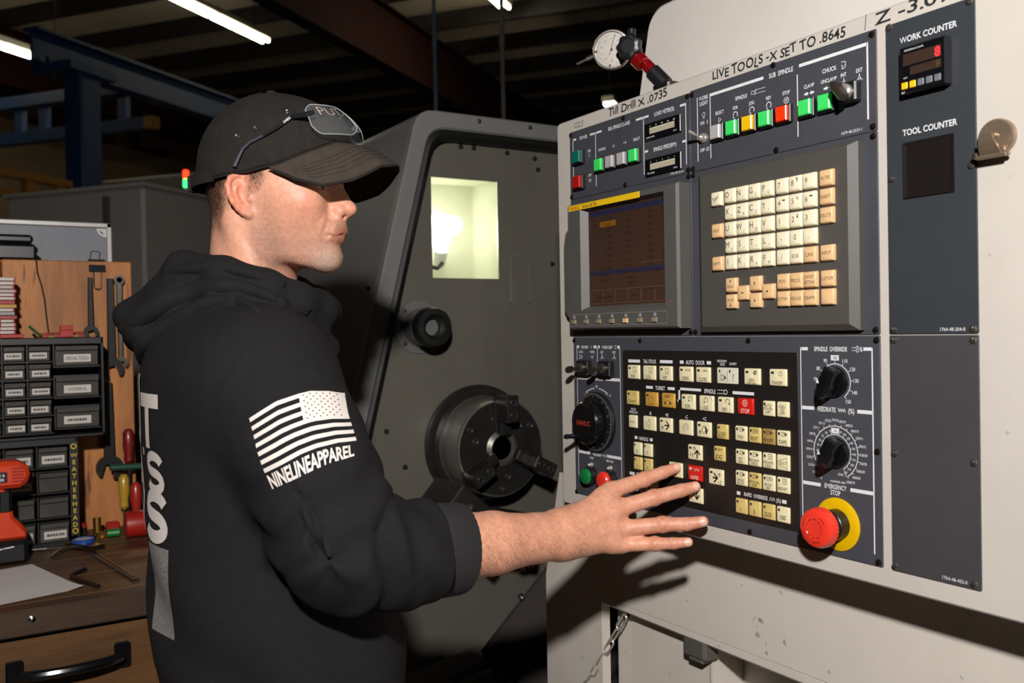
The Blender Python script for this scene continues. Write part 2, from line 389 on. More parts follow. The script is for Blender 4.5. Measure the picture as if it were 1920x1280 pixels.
M_GRN = mat('green_button_cap', '3fd867', .3, emit=.1, ecol='20c040', var=(120, .04))
M_GRND = mat('dark_green_button_cap', '0f6a5c', .3, var=(120, .04))
M_REDB = mat('red_button_cap', 'f03a10', .3, emit=.08, ecol='ff3000', var=(120, .04))
M_REDD = mat('dark_red_button_cap', 'b01410', .3, var=(120, .04))
M_YELB = mat('amber_button_cap', 'f0bc18', .3, emit=.05, ecol='ffc000', var=(120, .04))
M_WHTB = mat('clear_white_button_cap', 'b4aeb0', .3, var=(120, .04))
M_GRNP = mat('green_push_button', '0f7d3a', .3, coat=.3, var=(80, .05))
M_REDP = mat('red_push_button', 'ee3a28', .3, coat=.3, var=(80, .05))
M_YELP = mat('yellow_ring', 'e2b400', .4, var=(60, .06))
M_MARK = mat('black_marker', '242428', .6, var=(200, .3))
M_METF = mat('ivory_meter_face', 'cfc6ac', .5, var=(200, .05))

# ---- cabinet box
cab = thing('control_cabinet', 'off-white steel control cabinet carrying all the grey switch plates', 'cabinet', pw(385, -680, -120))
b = MB(); b.prism(rrect(-43, -680, 880, 25, 9), -92, -2, 2.5)
b.build('cabinet_body', M_CAB, cab, TP)
def hand(txt, u, v, size, width, jit=1., m=M_MARK, off=.014):
    sx = width/(sum(glyph(c, off)[2] for c in txt)*size/CAP); b = MB(); b.text(txt, u, v, size, -1.6, 'l', sx, off, jit, .06); return b.build('marker_writing', m, cab, TP)
random.seed(3)
hand('G23', 12, 12, 10, 28, 1., m=mat('faded_marker', '8a867e', .6, var=(200, .1)))
hand('Till Drill X .0735', 112, 13.5, 13, 152, 1)
hand('LIVE TOOLS -X SET TO .8645', 362, 14.5, 13.5, 236, 1.1)
hand('Z -3.09', 640, 15.5, 14.5, 100, 1)
b = MB(); b.line([(628, 24), (626, 6)], 1, -1.6); b.build('marker_writing', M_MARK, cab, TP)

_scr = {}
def screw(u, v, parent, h=0, m=M_SCR, r=4.2):
    k = (m.name, r)
    if k not in _scr:
        b = MB(); b.lathe([(r, 0), (r, .6), (r*.8, 2.0), (r*.45, 2.6), (0, 2.8)], n=12)
        b.box((-r*.6, -.5, 2.2), (r*.6, .5, 3.1)); b.box((-.5, -r*.6, 2.2), (.5, r*.6, 3.1))
        _scr[k] = b.mesh('screw', m, lambda q: np.stack([q[:, 0]/1000, -q[:, 2]/1000, q[:, 1]/1000], 1))
    return place('screw', _scr[k], pw(u, v, h), parent)

def plate(name, label, cat, u0, v0, u1, v1, m):
    t = thing(name, label, cat, pw((u0+u1)/2, v0, -1)); b = MB()
    b.prism(rrect(u0+.4, v0+.4, u1-.4, v1-.4, 1.2, 2), -1.95, 0, .3); b.build('plate', m, t, TP); return t
LEG_H = .18
def legend(b, parent, m=M_LEG, name='printed_legend'): return tag(b.build(name, m, parent, TP, smooth=False), kind='stuff')

_btn = {}
def sqbutton(u, v, parent, m, w=19, hgt=20, h=11):
    b = MB(); W, H = w/2+2.4, hgt/2+2.4
    k = ('base', w, hgt, h)
    loc = lambda q: np.stack([q[:, 0]/1000, -q[:, 2]/1000, q[:, 1]/1000], 1)
    if k not in _btn:
        b.box((-W, -H, 0), (W, H, h*.55), .8); _btn[k] = b.mesh('button_housing', M_BLK, loc)
    o = place('push_button', _btn[k], pw(u, v, 0), parent)
    k2 = (m.name, w, hgt, h)
    if k2 not in _btn:
        b = MB(); b.frustum((-w/2, -hgt/2), (w/2, hgt/2), h*.5, (-w/2, -hgt/2), (w/2, hgt/2), h-1.2); b.frustum((-w/2, -hgt/2), (w/2, hgt/2), h-1.2, (-w/2+1.2, -hgt/2+1.2), (w/2-1.2, hgt/2-1.2), h)
        _btn[k2] = b.mesh('button_cap', m, loc)
    place('button_cap', _btn[k2], pw(u, v, 0), o); return o

# ---- upper left plate: power, Cs axis, meters
p1 = plate('spindle_meter_panel', 'dark grey switch plate with POWER buttons, LOAD METER and SPINDLE SPEED dials', 'switch panel', 0, -121, 316, 1, M_PLATE)
L = MB()
def tx(t, u, v, s, sx=.8, al='c', off=.022, b=None): (b or L).text(t, u, v, s*1.12, LEG_H, al, sx*1.06, off-.004 if off > .01 else off)
def bar(u0, v, u1, w=3.4): L.rect(u0, v-w/2, u1, v+w/2, LEG_H)
def vbar(u, v0, v1, w=1.6): L.rect(u-w/2, v0, u+w/2, v1, LEG_H)
tx('POWER', 42.5, -15, 5.6, .72); bar(10, -14.6, 21); bar(62, -14.6, 76); bar(80, -14.6, 96); tx('SUB. SPINDLE Cs-AXIS', 143, -14.8, 5.6, .66)
bar(188, -14.6, 205); bar(208, -14.6, 220); tx('LOAD METER(%)', 257, -14.8, 5.8, .68); bar(294, -14.6, 306)
vbar(10.6, -107, -13); vbar(78, -107, -13); vbar(206.8, -107, -13); vbar(306.6, -107, -13)
bar(209, -70.5, 217); tx('SPINDLE SPEED(RPM)', 257.5, -70.8, 5.8, .62); bar(298, -70.5, 306)
tx('1764-48-253-0', 284, -115.5, 3.4, .95, off=.0)
for t, u in (('HANDLE', 96), ('- A', 127.3), ('+ A', 158.5), ('SELECT', 189)): tx(t, u, -45.6, 4.2, .75)
tx('ON', 59, -42, 4.2, .75); tx('I', 59, -50, 5, 1); tx('OFF', 60, -85, 4.2, .75); tx('O', 60, -94, 5, 1)
legend(L, p1)
sqbutton(34, -49, p1, M_GRND, 21, 21, 13); sqbutton(34, -94, p1, M_REDD, 21, 21, 13)
for u, m in ((96, M_GRN), (127.3, M_WHTB), (158.5, M_WHTB), (189, M_GRN)): sqbutton(u, -73.4, p1, m, 19, 20, 12)
for v, nm, t2 in ((-41, 'LOAD METER', 'LM-4'), (-98.5, 'RPM METER', 'RM-21')):
    b = MB(); b.box((213, v-14, 0), (298, v+14, 4), 1.2); me = b.build('meter', M_BLKG, p1, TP)
    b = MB(); b.rect(226, v-4.4, 285, v+5, 4.1); b.build('meter_face', M_METF, me, TP)
    b = MB()
    for i in range(31): b.rect(227+i*1.9, v-4.2, 227.5+i*1.9, v+3.2, 4.2)
    b.build('meter_scale', M_LEGK, me, TP)
    b = MB(); tx(nm, 228, v-9.5, 2.3, .9, off=.01, b=b); tx(t2, 286, v-9.5, 2.3, .9, off=.01, b=b)
    for i in range(5): b.text(str(i*50 if nm[0] == 'L' else i), 228+i*14, v+8, 2.4, LEG_H)
    for q in range(len(b.v)): b.v[q][:, 2] = 4.2
    b.build('meter_print', M_LEG, me, TP)
for u, v in ((5, -4), (156, -4.5), (311, -4), (5, -116), (158, -116.2), (311, -116)): screw(u, v, p1)

# ---- upper right plate: sub spindle
p2 = plate('sub_spindle_panel', 'dark grey SUB SPINDLE plate with a row of seven square coloured buttons', 'switch panel', 316, -121, 643, 3, M_PLATE)
L = MB()
vbar(332, -106.5, -11); vbar(359, -106.5, -10.5); tx('WORK', 345.5, -13.6, 5.4, .72); tx('LIGHT', 345.5, -21.6, 5.4, .72)
L.arc((345.3, -39), 2.6, 3.4, 0, 360, LEG_H, 16); L.rect(343.6, -44.6, 347, -43.8, LEG_H); L.rect(344, -42.8, 346.6, -42, LEG_H)
tx('ON', 342, -50.8, 4.6, .75); tx('I', 352.5, -50.8, 5.2, 1); tx('OFF', 341.5, -91.2, 4.6, .75); tx('O', 352.6, -91.2, 5.2, 1)
bar(360, -13, 463, 4.2); tx('SUB  SPINDLE', 494, -13.2, 6, .72); bar(525, -12.5, 630, 4.2); vbar(630.3, -105, -10.4, 2.4); vbar(521.8, -105.5, -23)
tx('SPINDLE', 421, -30, 5, .75)
L.line([(440, -31), (447, -31), (447, -27), (440, -27), (440, -31)], .7, LEG_H); L.line([(447, -33), (449, -25)], .7, LEG_H); L.line([(449, -26.5), (466, -26.5)], .6, LEG_H); L.line([(449, -31.5), (466, -31.5)], .6, LEG_H)
for t, u in (('SELECT', 378), ('FOR', 409.4), ('JOG', 440.6), ('REV', 471.5), ('STOP', 502.5), ('CLAMP', 540.8), ('UNCLAMP', 572.3)): tx(t, u, -42.5, 4.4, .74)
tx('CHUCK', 573.5, -29.4, 5, .78); tx('INT', 595, -41.5, 4.4, .74); tx('EXT', 618.3, -41.5, 4.4, .74)
L.line([(592, -25), (597, -25), (599, -27), (597, -29), (599, -31), (597, -33.5), (592, -33.5), (595, -31), (592, -29)], .8, LEG_H)
L.line([(376, -57), (376, -50), (381, -53.5), (376, -57)], .7, LEG_H)
for u, a0 in ((409.3, -40), (440.8, -40), (472, -60)): L.arc((u, -52.6), 3.6, 4.8, a0, a0+290, LEG_H, 20); L.pol([(u-5, -57), (u-1.5, -57.5), (u-3.4, -53.8)], LEG_H)
L.arc((502.8, -53), 3.6, 4.4, 0, 360, LEG_H, 20); L.line([(500.6, -51.4), (505, -51.4), (502.8, -55.4), (500.6, -51.4)], .7, LEG_H)
for u, s in ((541, 1), (572.3, -1)):
    for q in (-1, 1): L.pol([(u+q*8, -53.5), (u+q*4.5, -53.5), (u+q*4.5, -55), (u+q*.6, -52.2), (u+q*4.5, -49.4), (u+q*4.5, -51), (u+q*8, -51)][::q], LEG_H)
for u in (595.5, 618.5):
    L.arc((u, -51), 1.2, 2, 0, 360, LEG_H, 12)
    for a in (90, 215, 325): L.line([(u+2*cos(radians(a)), -51+2*sin(radians(a))), (u+5*cos(radians(a)), -51+5*sin(radians(a)))], 1, LEG_H)
tx('1679-48-2533-1', 606, -114.8, 3.4, .9, off=0)
legend(L, p2)
for u, m in ((378, M_WHTB), (409.4, M_GRN), (440.6, M_YELB), (471.5, M_GRN), (502.5, M_REDB), (540.8, M_GRN), (572.3, M_GRN)): sqbutton(u, -72, p2, m, 19, 20, 12)
b = MB(); b.lathe([(7.5, 0), (7.5, 3), (5.5, 3), (5.5, 7), (4.4, 9), (3, 10)], (345.5, -74, 0), n=16); tg = b.build('toggle_switch', M_CHR, p2, TP)
b = MB(); b.cyl((345.5, -74, 8), (343, -66.5, 27), 1.7, 2.6, 10); b.lathe([(2.6, -.1), (2.4, 1.2), (0, 2.4)], (343, -66.5, 27), (-.12, .37, .92), 10); b.build('lever', M_CHR, tg, TP)
b = MB(); b.box((595, -81, 0), (622, -55, 13), 2); sw = b.build('selector_switch', M_BLK, p2, TP)
b = MB(); b.lathe([(10, 13), (10, 18), (8, 20)], (608, -68, 0), n=20); b.build('collar', M_CHR, sw, TP)
b = MB(); b.prism([(-4.5, -13), (4.5, -11), (5, 10), (0, 15), (-5, 10)], 20, 33, 2); a = radians(35); 
for q in range(len(b.v)): x, y = b.v[q][:, 0].copy(), b.v[q][:, 1].copy(); b.v[q][:, 0] = 608+x*cos(a)-y*sin(a); b.v[q][:, 1] = -68+x*sin(a)+y*cos(a)
b.build('lever', mat('brown_black_lever', '352b27', .25, coat=.3, var=(60, .1)), sw, TP)
for u, v in ((321, -4), (481, 0), (637, -3), (321, -116), (484, -116.5), (637, -115)): screw(u, v, p2)

# ---- display unit
du = thing('display_unit', 'grey bezel with brown flat screen, yellow name strip and row of soft keys', 'display', pw(160, -370, -1))
b = MB(); b.prism(rrect(.4, -369.6, 315.6, -121.4, 1.2, 2), -1.95, 0, .3); b.build('mounting_plate', M_PLATE, du, TP)
for u, v in ((311, -126), (311, -364), (321, -126)): 
    if u < 316: screw(u, v, du)
# bezel: chamfered box with screen opening
U0, U1, V0, V1, HB = 24, 312, -357.5, -135.5, 26
su0, su1, sv0, sv1 = 72, 277, -317, -151
b = MB()
def frame_ring(b, o, oh, i, ih):   # quad ring between outer rect at height oh and inner rect at ih
    (a, c, d, e), (f, g, h, k) = o, i
    v = [(a, c, oh), (d, c, oh), (d, e, oh), (a, e, oh), (f, g, ih), (h, g, ih), (h, k, ih), (f, k, ih)]
    b.add(v, [(0, 1, 5, 4), (1, 2, 6, 5), (2, 3, 7, 6), (3, 0, 4, 7)])
frame_ring(b, (U0-0, V0-0, U1, V1), 0, (U0, V0, U1, V1), HB-5)
frame_ring(b, (U0, V0, U1, V1), HB-5, (U0+3, V0+3, U1-3, V1-3), HB)
frame_ring(b, (U0+3, V0+3, U1-3, V1-3), HB, (su0-9, sv0-7, su1+5, sv1+5), HB)
frame_ring(b, (su0-9, sv0-7, su1+5, sv1+5), HB, (su0, sv0, su1, sv1), HB-12)
bez = b.build('bezel', M_BEZ, du, TP, auto=20)
b = MB(); b.box((su0-1, sv0-1, HB-13.5), (su1+1, sv1+1, HB-12.2)); scr = b.build('screen', mat('brown_screen', '3a2a22', .22, var=(6, .06), emit=.035, ecol='7a4a34'), du, TP)
M_SB = mat('screen_blue', '26263c', .25, emit=.02, ecol='3a3a70', var=(20, .05)); M_ST = mat('screen_dark_text', '241a16', .3, var=(50, .05)); M_SL = mat('screen_pale_line', '6a4c3e', .3, var=(50, .05)); M_SY = mat('screen_amber', '7a4e10', .3, emit=.05, ecol='c07808', var=(50, .05))
hs = HB-12.1
b = MB(); b.rect(su0+2, sv1-12, su1-2, sv1-3, hs); b.rect(su0+2, sv0+52, su1-2, sv0+60, hs); b.build('screen_bar', M_SB, scr, TP, smooth=False)
b = MB(); b.rect(su0+32, -183, su0+76, -174, hs); b.build('screen_cursor', M_SY, scr, TP, smooth=False)
b = MB(); random.seed(5)
for r in range(9):
    v = -168.5-r*10.6
    b.text('%02d' % (r+41), su0+16, v, 4, hs+.05, 'c', .9, 0)
    b.text('%s%d.%04d' % ('-' if r % 3 == 2 else ' ', random.randint(0, 9), random.randint(0, 9999)), su0+55, v, 4.4, hs+.05, 'c', 1, 0)
    b.text('%d.%04d' % (random.randint(0, 12), random.randint(0, 9999)), su0+108, v, 4.4, hs+.05, 'c', 1, 0)
    b.text('0.0000', su0+162, v, 4.4, hs+.05, 'c', 1, 0); b.text('0', su0+194, v, 4.4, hs+.05, 'c', 1, 0)
b.text('POSITION', su0+40, -264, 4, hs+.05); b.text('(RELATIVE)', su0+108, -263, 4, hs+.05); b.text('0.0000', su0+178, -264, 4.4, hs+.05)
b.text('U  12.1543  W', su0+42, -273, 4.2, hs+.05); b.text('10.2103  H', su0+112, -272, 4.2, hs+.05); b.text('0.000', su0+112, -281, 4.2, hs+.05)
b.text('S   0  T0000', su0+160, -293, 4, hs+.05); b.text('MEM STOP *** ***', su0+44, -303, 3.6, hs+.05); b.text('20:21:07', su0+122, -302, 3.6, hs+.05)
b.build('screen_text', M_ST, scr, TP, smooth=False)
b = MB()
for i in range(6):
    x0, x1 = su0+6+i*33.5, su0+37+i*33.5; x1 = min(x1, su1-2)
    b.line([(x0, sv0+4), (x0, sv0+27), (x1, sv0+27), (x1, sv0+4), (x0, sv0+4)], .9, hs+.05)
b.line([(su0+140, -250), (su1-4, -250)], .7, hs+.05)
b.build('screen_softkey_outline', M_SL, scr, TP, smooth=False)
b = MB(); b.box((U0+6, V1-12.5, HB-.2), (225, V1-2.5, HB+.5), .2); st = b.build('name_strip', mat('yellow_label', 'f0c41a', .35, var=(40, .03)), du, TP)
b = MB(); b.text('FANUC', U0+10, V1-7.6, 6.4, HB+.6, 'l', 1.0, .015); b.build('name_print', M_LEGR, st, TP)
b = MB(); b.text('Series 18i-TB', U0+47, V1-7.6, 6, HB+.6, 'l', .9, .012); b.build('series_print', M_LEGK, st, TP)
b = MB(); b.text('FANUC', 293, -316, 2.6, HB+.2, 'c', 1, .01); b.build('small_red_print', M_LEGR, du, TP)
b = MB(); b.line([(U0+8, V0+8), (286, V0+8), (286, V0+27), (U0+8, V0+27)], .7, HB+.1); b.build('soft_key_outline', mat('pale_line', '8b8884', .5, var=(50, .05)), du, TP)
for i, u in enumerate((42, 78, 114, 150, 186, 222, 258)):
    w = 5.5; b = MB(); b.frustum((u-w, V0+10), (u+w, V0+18), HB-.5, (u-w+.8, V0+10.8), (u+w-.8, V0+17.2), HB+3.5); b.build('soft_key', mat('taupe_soft_key', '8c8069', .4, var=(80, .06)) if i != 4 else M_KEYO, du, TP)
    b = MB()
    for q in (-2.2, 0, 2.2): b.rect(u+q-.35, V0+19.5, u+q+.35, V0+25, HB+.1)
    b.build('soft_key_mark', M_LEG, du, TP, smooth=False)
# side card slot cover on the left of the bezel
b = MB(); b.prism([(24, -340), (24, -170), (4, -184), (-2, -210), (-2, -320), (6, -332)], 0, 17, 2); b.build('card_slot_cover', M_BEZ, du, TP)
b = MB(); b.box((-6, -262, 4), (-2, -240, 12), .6); b.build('latch', M_BLK, du, TP)

# ---- keyboard unit
ku = thing('keyboard_unit', 'grey keyboard unit with ivory letter keys and tan function keys', 'keyboard', pw(480, -370, -1))
b = MB(); b.prism(rrect(316.4, -369.6, 642.6, -121.4, 1.2, 2), -1.95, 0, .3); b.build('mounting_plate', M_PLATE, ku, TP)
for u, v in ((321, -126), (321, -364), (637, -127), (637, -364)): screw(u, v, ku)
b = MB(); frame_ring(b, (342, -364, 622, -130), 0, (342, -364, 622, -130), 9); frame_ring(b, (342, -364, 622, -130), 9, (352, -356, 611, -135), 16); b.rect(352, -356, 611, -135, 16)
b.build('housing', M_MDI, ku, TP, auto=15)
_key = {}
LOCP = lambda q: np.stack([q[:, 0]/1000, -q[:, 2]/1000, q[:, 1]/1000], 1)
def key(u, v, parent, m, leg, w=20.5, hh=21, h0=16, h=6, bev=2.0, name='key', lm=None):
    k = (m.name, w, hh, h)
    if k not in _key:
        b = MB(); W, H = w/2, hh/2
        pts = lambda d, r: rrect(-W+d, -H+d, W-d, H-d, r, 2)
        lay = [(pts(0, 1.2), 0), (pts(.3, 1.2), h*.55), (pts(bev*.6, 1.2), h*.92), (pts(bev, 1.2), h)]
        n = len(lay[0][0]); vv = [(p[0], p[1], z) for q, z in lay for p in q]; ff = []
        for j in range(3):
            for i in range(n): ff.append((j*n+i, j*n+(i+1) % n, (j+1)*n+(i+1) % n, (j+1)*n+i))
        ff.append(tuple(range(3*n, 4*n))); b.add(vv, ff)
        _key[k] = b.mesh('key', m, LOCP, auto=40)
    o = place(name, _key[k], pw(u, v, h0), parent)
    if leg:
        b = MB(); leg(b, h+.15)
        if b.v: place('key_legend', b.mesh('key_legend', lm or M_LEGK, LOCP, smooth=False), pw(u, v, h0), o)
    return o
def kt(*items):   # items: (text, du, dv, size[, sx])
    def f(b, h):
        for it in items: b.text(it[0], it[1], it[2], it[3]*1.12, h, 'c', it[4] if len(it) > 4 else .9, .0)
    return f
UX = {'r': 371+18.5, 'c0': 416, 'c1': 438.8, 'c2': 461.6, 'c3': 484.3, 'n0': 510.5, 'n1': 533, 'n2': 555.4, 'f': 582.4}
VY = [-170.6, -194.3, -218, -241.7, -265.4, -297.6, -321]
rows = ['O( N) GE PQ', 'XA ZB CD Y?', 'U, WJ H@ V ', 'M# S= T* L+', 'I[ K] R& FSP']
for r, row in enumerate(rows):
    for c, s in enumerate(row.split(' ')[:4]):
        it = [(s[0], -4, 1.5, 7.5)]
        if len(s) > 1: it.append((s[1:], 4.6, -4.6, 3.4))
        key(UX['c%d' % c], VY[r], ku, M_KEYW, kt(*it))
nums = [['7', '8^', '9'], ['4-', '5%', '6-'], ['1', '2v', '3'], ['-', '0', '.'], ['/', 'EOB', 'CAN']]
for r, row in enumerate(nums):
    for c, s in enumerate(row):
        if len(s) == 3: key(UX['n%d' % c], VY[r], ku, M_KEYO if s == 'CAN' else M_KEYW, kt((s, 0, 0, 4.6, .85))); continue
        def lg(b, h, s=s):
            b.text(s[0], -3 if len(s) > 1 or s.isdigit() and s != '0' else 0, 1, 7.5, h, 'c', .9, 0)
            if len(s) > 1:
                if s[1] in '-': b.rect(2, 3, 7, 4.8, h)
                elif s[1] in '^v': b.rect(4, 1.5, 5.2, 7, h); b.pol([(3, 5), (6.2, 5), (4.6, 7.6)] if s[1] == '^' else [(3, 4), (4.6, 1), (6.2, 4)], h)
                else: b.text('%', 5, 4, 4, h)
        key(UX['n%d' % c], VY[r], ku, M_KEYW, lg)
def arr(b, h, x, y, a, l=5, w=1.1, hd=2.4):
    a = radians(a); d = np.array([cos(a), sin(a)]); n = np.array([-d[1], d[0]]); p = np.array([x, y]); e = p+d*l/2
    b.line([tuple(p-d*l/2), tuple(e-d*hd*.6)], w, h); b.pol([tuple(e), tuple(e-d*hd+n*hd*.75), tuple(e-d*hd-n*hd*.75)], h)
key(UX['r'], VY[0]-1.5, ku, M_KEYW, lambda b, h: (b.text('RESET', 0, 0, 4, h, 'c', .85, 0), b.line([(-4, -5), (4, 5)], .5, h), b.line([(-2, -5), (6, 5)], .5, h)))
for nm, r in (('HELP', 2), ('SHIFT', 4)): key(UX['r'], VY[r], ku, M_KEYO, kt((nm, 0, 0, 4.2, .85)))
for nm, r in (('ALTER', 0), ('INSERT', 1), ('DELETE', 2), ('INPUT', 4), ('CUSTOM', 5)): key(UX['f'], VY[r], ku, M_KEYO, kt((nm, 0, 0, 4.2, .78)))
key(UX['f'], VY[6], ku, M_KEYO, None)
key(UX['c0'], VY[5], ku, M_KEYO, lambda b, h: (b.text('PAGE', 0, -2, 4.2, h, 'c', .85, 0), arr(b, h, 0, 5, 90)))
key(UX['c0'], VY[6], ku, M_KEYO, lambda b, h: (b.text('PAGE', 0, 2, 4.2, h, 'c', .85, 0), arr(b, h, 0, -5, 270)))
key(UX['c1'], VY[5]-12, ku, M_KEYO, lambda b, h: arr(b, h, 0, 0, 180)); key(UX['c3'], VY[5]-12, ku, M_KEYO, lambda b, h: arr(b, h, 0, 0, 0))
key(UX['c2'], VY[5], ku, M_KEYO, lambda b, h: arr(b, h, 0, 0, 90)); key(UX['c2'], VY[6], ku, M_KEYO, lambda b, h: arr(b, h, 0, 0, 270))
key(UX['n0'], VY[5], ku, M_KEYO, kt(('POS', 0, 0, 4.4))); key(UX['n1'], VY[5], ku, M_KEYO, kt(('PROG', 0, 0, 4.4))); key(UX['n2'], VY[5], ku, M_KEYO, kt(('OFFSET', 0, 3.4, 4, .75), ('SETTING', 0, -3.4, 4, .7)))
key(UX['n0'], VY[6], ku, M_KEYO, kt(('SYSTEM', 0, 0, 4.2, .75))); key(UX['n1'], VY[6], ku, M_KEYO, kt(('MESSAGE', 0, 0, 4.2, .65))); key(UX['n2'], VY[6], ku, M_KEYO, kt(('GRAPH', 0, 0, 4.2, .8)))

# ---- lower operator plate
op = plate('operator_panel', 'dark grey operator plate with handwheel, film keys, override knobs and emergency stop', 'switch panel', 1, -655.5, 643, -370.5, M_PLATE)
b = MB(); b.prism(rrect(144, -635, 516, -393, 4), .02, .7, .3); b.build('membrane_sheet', M_MEM, op, TP)
L = MB()
L.line([(11.5, -621), (12, -388)], 1.3, LEG_H); L.line([(136, -621), (136, -388)], 1.3, LEG_H); L.line([(72.8, -390), (72.8, -414)], 1.3, LEG_H)
bar(12, -388, 19, 5); tx('MEMORY', 36, -388.4, 5, .66); bar(62, -388, 71, 5); bar(75, -388, 80, 5); tx('WORK GRIP', 101, -388.4, 5, .66); bar(129, -388, 136, 5)
L.line([(54, -391), (57, -388.4), (54, -386)], .8, LEG_H); L.line([(126, -391), (122, -390), (124, -388), (122, -386), (126, -385)], .9, LEG_H)
for t, u in (('LOCK', 24), ('WRITE', 57.3), ('INT', 86), ('EXT', 120.4)): tx(t, u, -397, 3.8, .75)
for u in (86.4, 120.4):
    L.arc((u, -405.5), 1.2, 2, 0, 360, LEG_H, 12)
    for a in (90, 215, 325): L.line([(u+2*cos(radians(a)), -405.5+2*sin(radians(a))), (u+5*cos(radians(a)), -405.5+5*sin(radians(a)))], 1, LEG_H)
L.line([(19, -409), (23, -409), (26, -406), (23, -403), (19, -403), (19, -409)], .8, LEG_H); L.line([(25, -409), (29, -406), (25, -403)], .9, LEG_H)
L.line([(53, -406), (57, -406)], .9, LEG_H); L.line([(57, -409), (61, -406), (57, -403)], .9, LEG_H)
bar(13, -444, 56, 5); tx('HANDLE', 76, -444.4, 5, .68); bar(96, -444, 136, 5); bar(13, -577.5, 47, 5); tx('PROGRAM', 68, -578, 5, .66); L.line([(83, -578), (90, -578)], .9, LEG_H); L.line([(88, -575), (92, -578), (88, -581)], .9, LEG_H); bar(95, -577.5, 136, 5)
L.arc((69, -520), 58.5, 60, 58, 84, LEG_H, 8); L.arc((69, -520), 58.5, 60, 96, 122, LEG_H, 8); L.pol([(66, -456), (72, -456), (69, -461)], LEG_H)
L.pol([(36, -470), (40, -466), (42, -471)], LEG_H); L.pol([(102, -470), (98, -466), (96, -471)], LEG_H); tx('-', 32, -472, 5, 1); tx('+', 107, -472, 5, 1)
tx('START', 51.5, -585.5, 3.4, .7); tx('FEED HOLD', 103.5, -585.5, 3.4, .7)
# override block on the right
vbar(521, -643, -386, 1.4); vbar(631.5, -641, -386, 1.8)
bar(522.5, -387.7, 533, 4.2); tx('SPINDLE  OVERRIDE', 569, -387.7, 5.4, .66); L.line([(602, -389.5), (609, -389.5)], .6, LEG_H); L.line([(602, -386), (609, -386)], .6, LEG_H); L.line([(609, -391.5), (611.5, -391.5), (611.5, -384), (609, -384), (609, -391.5)], .7, LEG_H); tx('%', 615.5, -387.7, 5, .8); bar(619, -387.5, 631, 4.2)
bar(522, -466, 542, 4.6); tx('FEEDRATE', 562, -466, 5.6, .68); L.line([(580+i*1.6, -468.5 if i % 2 else -463.5) for i in range(8)], .8, LEG_H); tx('(%)', 600, -466, 5.6, .8); bar(609, -466, 631, 4.6)
bar(522, -566, 551, 4.6); tx('EMERGENCY', 574, -565.4, 5.4, .68); tx('STOP', 574, -573, 5.6, .7); bar(597, -566, 631, 4.6)
def ringscale(c, r, labs, a0, a1, size, tick=3.5, lab_r=8, boxed=None, w=1.1, inn=False):
    L.arc(c, r-w/2, r+w/2, a0, a1, LEG_H, 48); n = len(labs)
    for i, t in enumerate(labs):
        a = radians(a0+(a1-a0)*i/(n-1)); L.line([(c[0]+r*cos(a), c[1]+r*sin(a)), (c[0]+(r+tick)*cos(a), c[1]+(r+tick)*sin(a))], .8, LEG_H)
        p = (c[0]+(r+lab_r)*cos(a), c[1]+(r+lab_r*.93)*sin(a))
        if t == boxed: L.rect(p[0]-6.2, p[1]-3.4, p[0]+6.2, p[1]+3.4, LEG_H); BOX.append((t, *p, size))
        else: tx(t, p[0], p[1], size, .8, off=.012)
BOX = []
ringscale((576, -430), 23.2, ['50', '60', '70', '80', '90', '100', '110', '120', '130', '140', '150'], 232, -52, 4.4, boxed='100', lab_r=8.3)
fl_ = ['0', '1.0/0.04', '2.7/0.11', '5.2/0.2', '10/0.4', '14/0.6', '20/0.8', '27/1.1', '37/1.5', '52/2.0', '72/2.8', '100/3.9', '140/5.5', '200/7.9', '270/11', '370/15', '520/20', '720/28', '1000/39', '1400/55', '2000/79']
ringscale((575, -521), 34, fl_, 238, -58, 3.0, 2.6, 8.5)
ringscale((575, -521), 23.2, [str(10*i) for i in range(21)], 238, -58, 2.7, 2, 5.2, boxed='100', w=.9)
tx('OVR  %', 585, -548.5, 2.8, .9, off=.01); tx('mm/inch min', 578, -558, 3.2, .85, off=.01)
legend(L, op)
b = MB()
for t, x, y, s in BOX: b.text(t, x, y, s, LEG_H+.1, 'c', .8, .01)
b.build('boxed_legend', M_LEGK, op, TP, smooth=False)
# legend on the membrane sheet
L = MB(); MH = LEG_H; LEG_H = .95
def mt(t, u, v, s=5.8, sx=.62, off=.02): L.text(t, u, v, s*1.1, LEG_H, 'c', sx*1.08, off-.006 if off > .01 else off)
bar(159, -410.8, 189.5, 5); mt('TAIL STOCK', 213.6, -410.6); bar(238.7, -410.4, 268.7, 5); bar(285.5, -410.3, 294, 5); mt('AUTO  DOOR', 319.3, -410.2, 6, .66); bar(344.5, -410.2, 353.5, 5)
bar(203.6, -452.8, 220.5, 4.6); mt('TURRET', 238.4, -452.8, 6, .66); bar(256.3, -452.6, 272.8, 4.6)
L.rect(278.8, -472.5, 285, -469, LEG_H); L.rect(281, -472.5, 285, -450, LEG_H); L.rect(281, -454, 331.5, -450, LEG_H); mt('SPINDLE', 350, -452.6, 6, .66)
L.line([(366, -450), (380, -450)], .8, LEG_H); L.line([(366, -455), (380, -455)], .8, LEG_H); L.arc((382.5, -452.5), 2.8, 3.8, 0, 360, LEG_H, 16); bar(396.6, -452.4, 438, 4.4)
mt('PROGRAM', 376, -407, 3.6, .7, .01); mt('STOP', 377, -412, 3.6, .7, .01); mt('ALARM', 398, -410.5, 3.6, .75, .01); mt('DOOR', 170.5, -491, 3.6, .75, .01); mt('INTERLOCK', 170.5, -496, 3.6, .7, .01)
for t, u in (('-B', 213), ('+B', 253), ('-C', 298.3), ('+C', 338)): mt(t, u, -494.8, 5, .8)
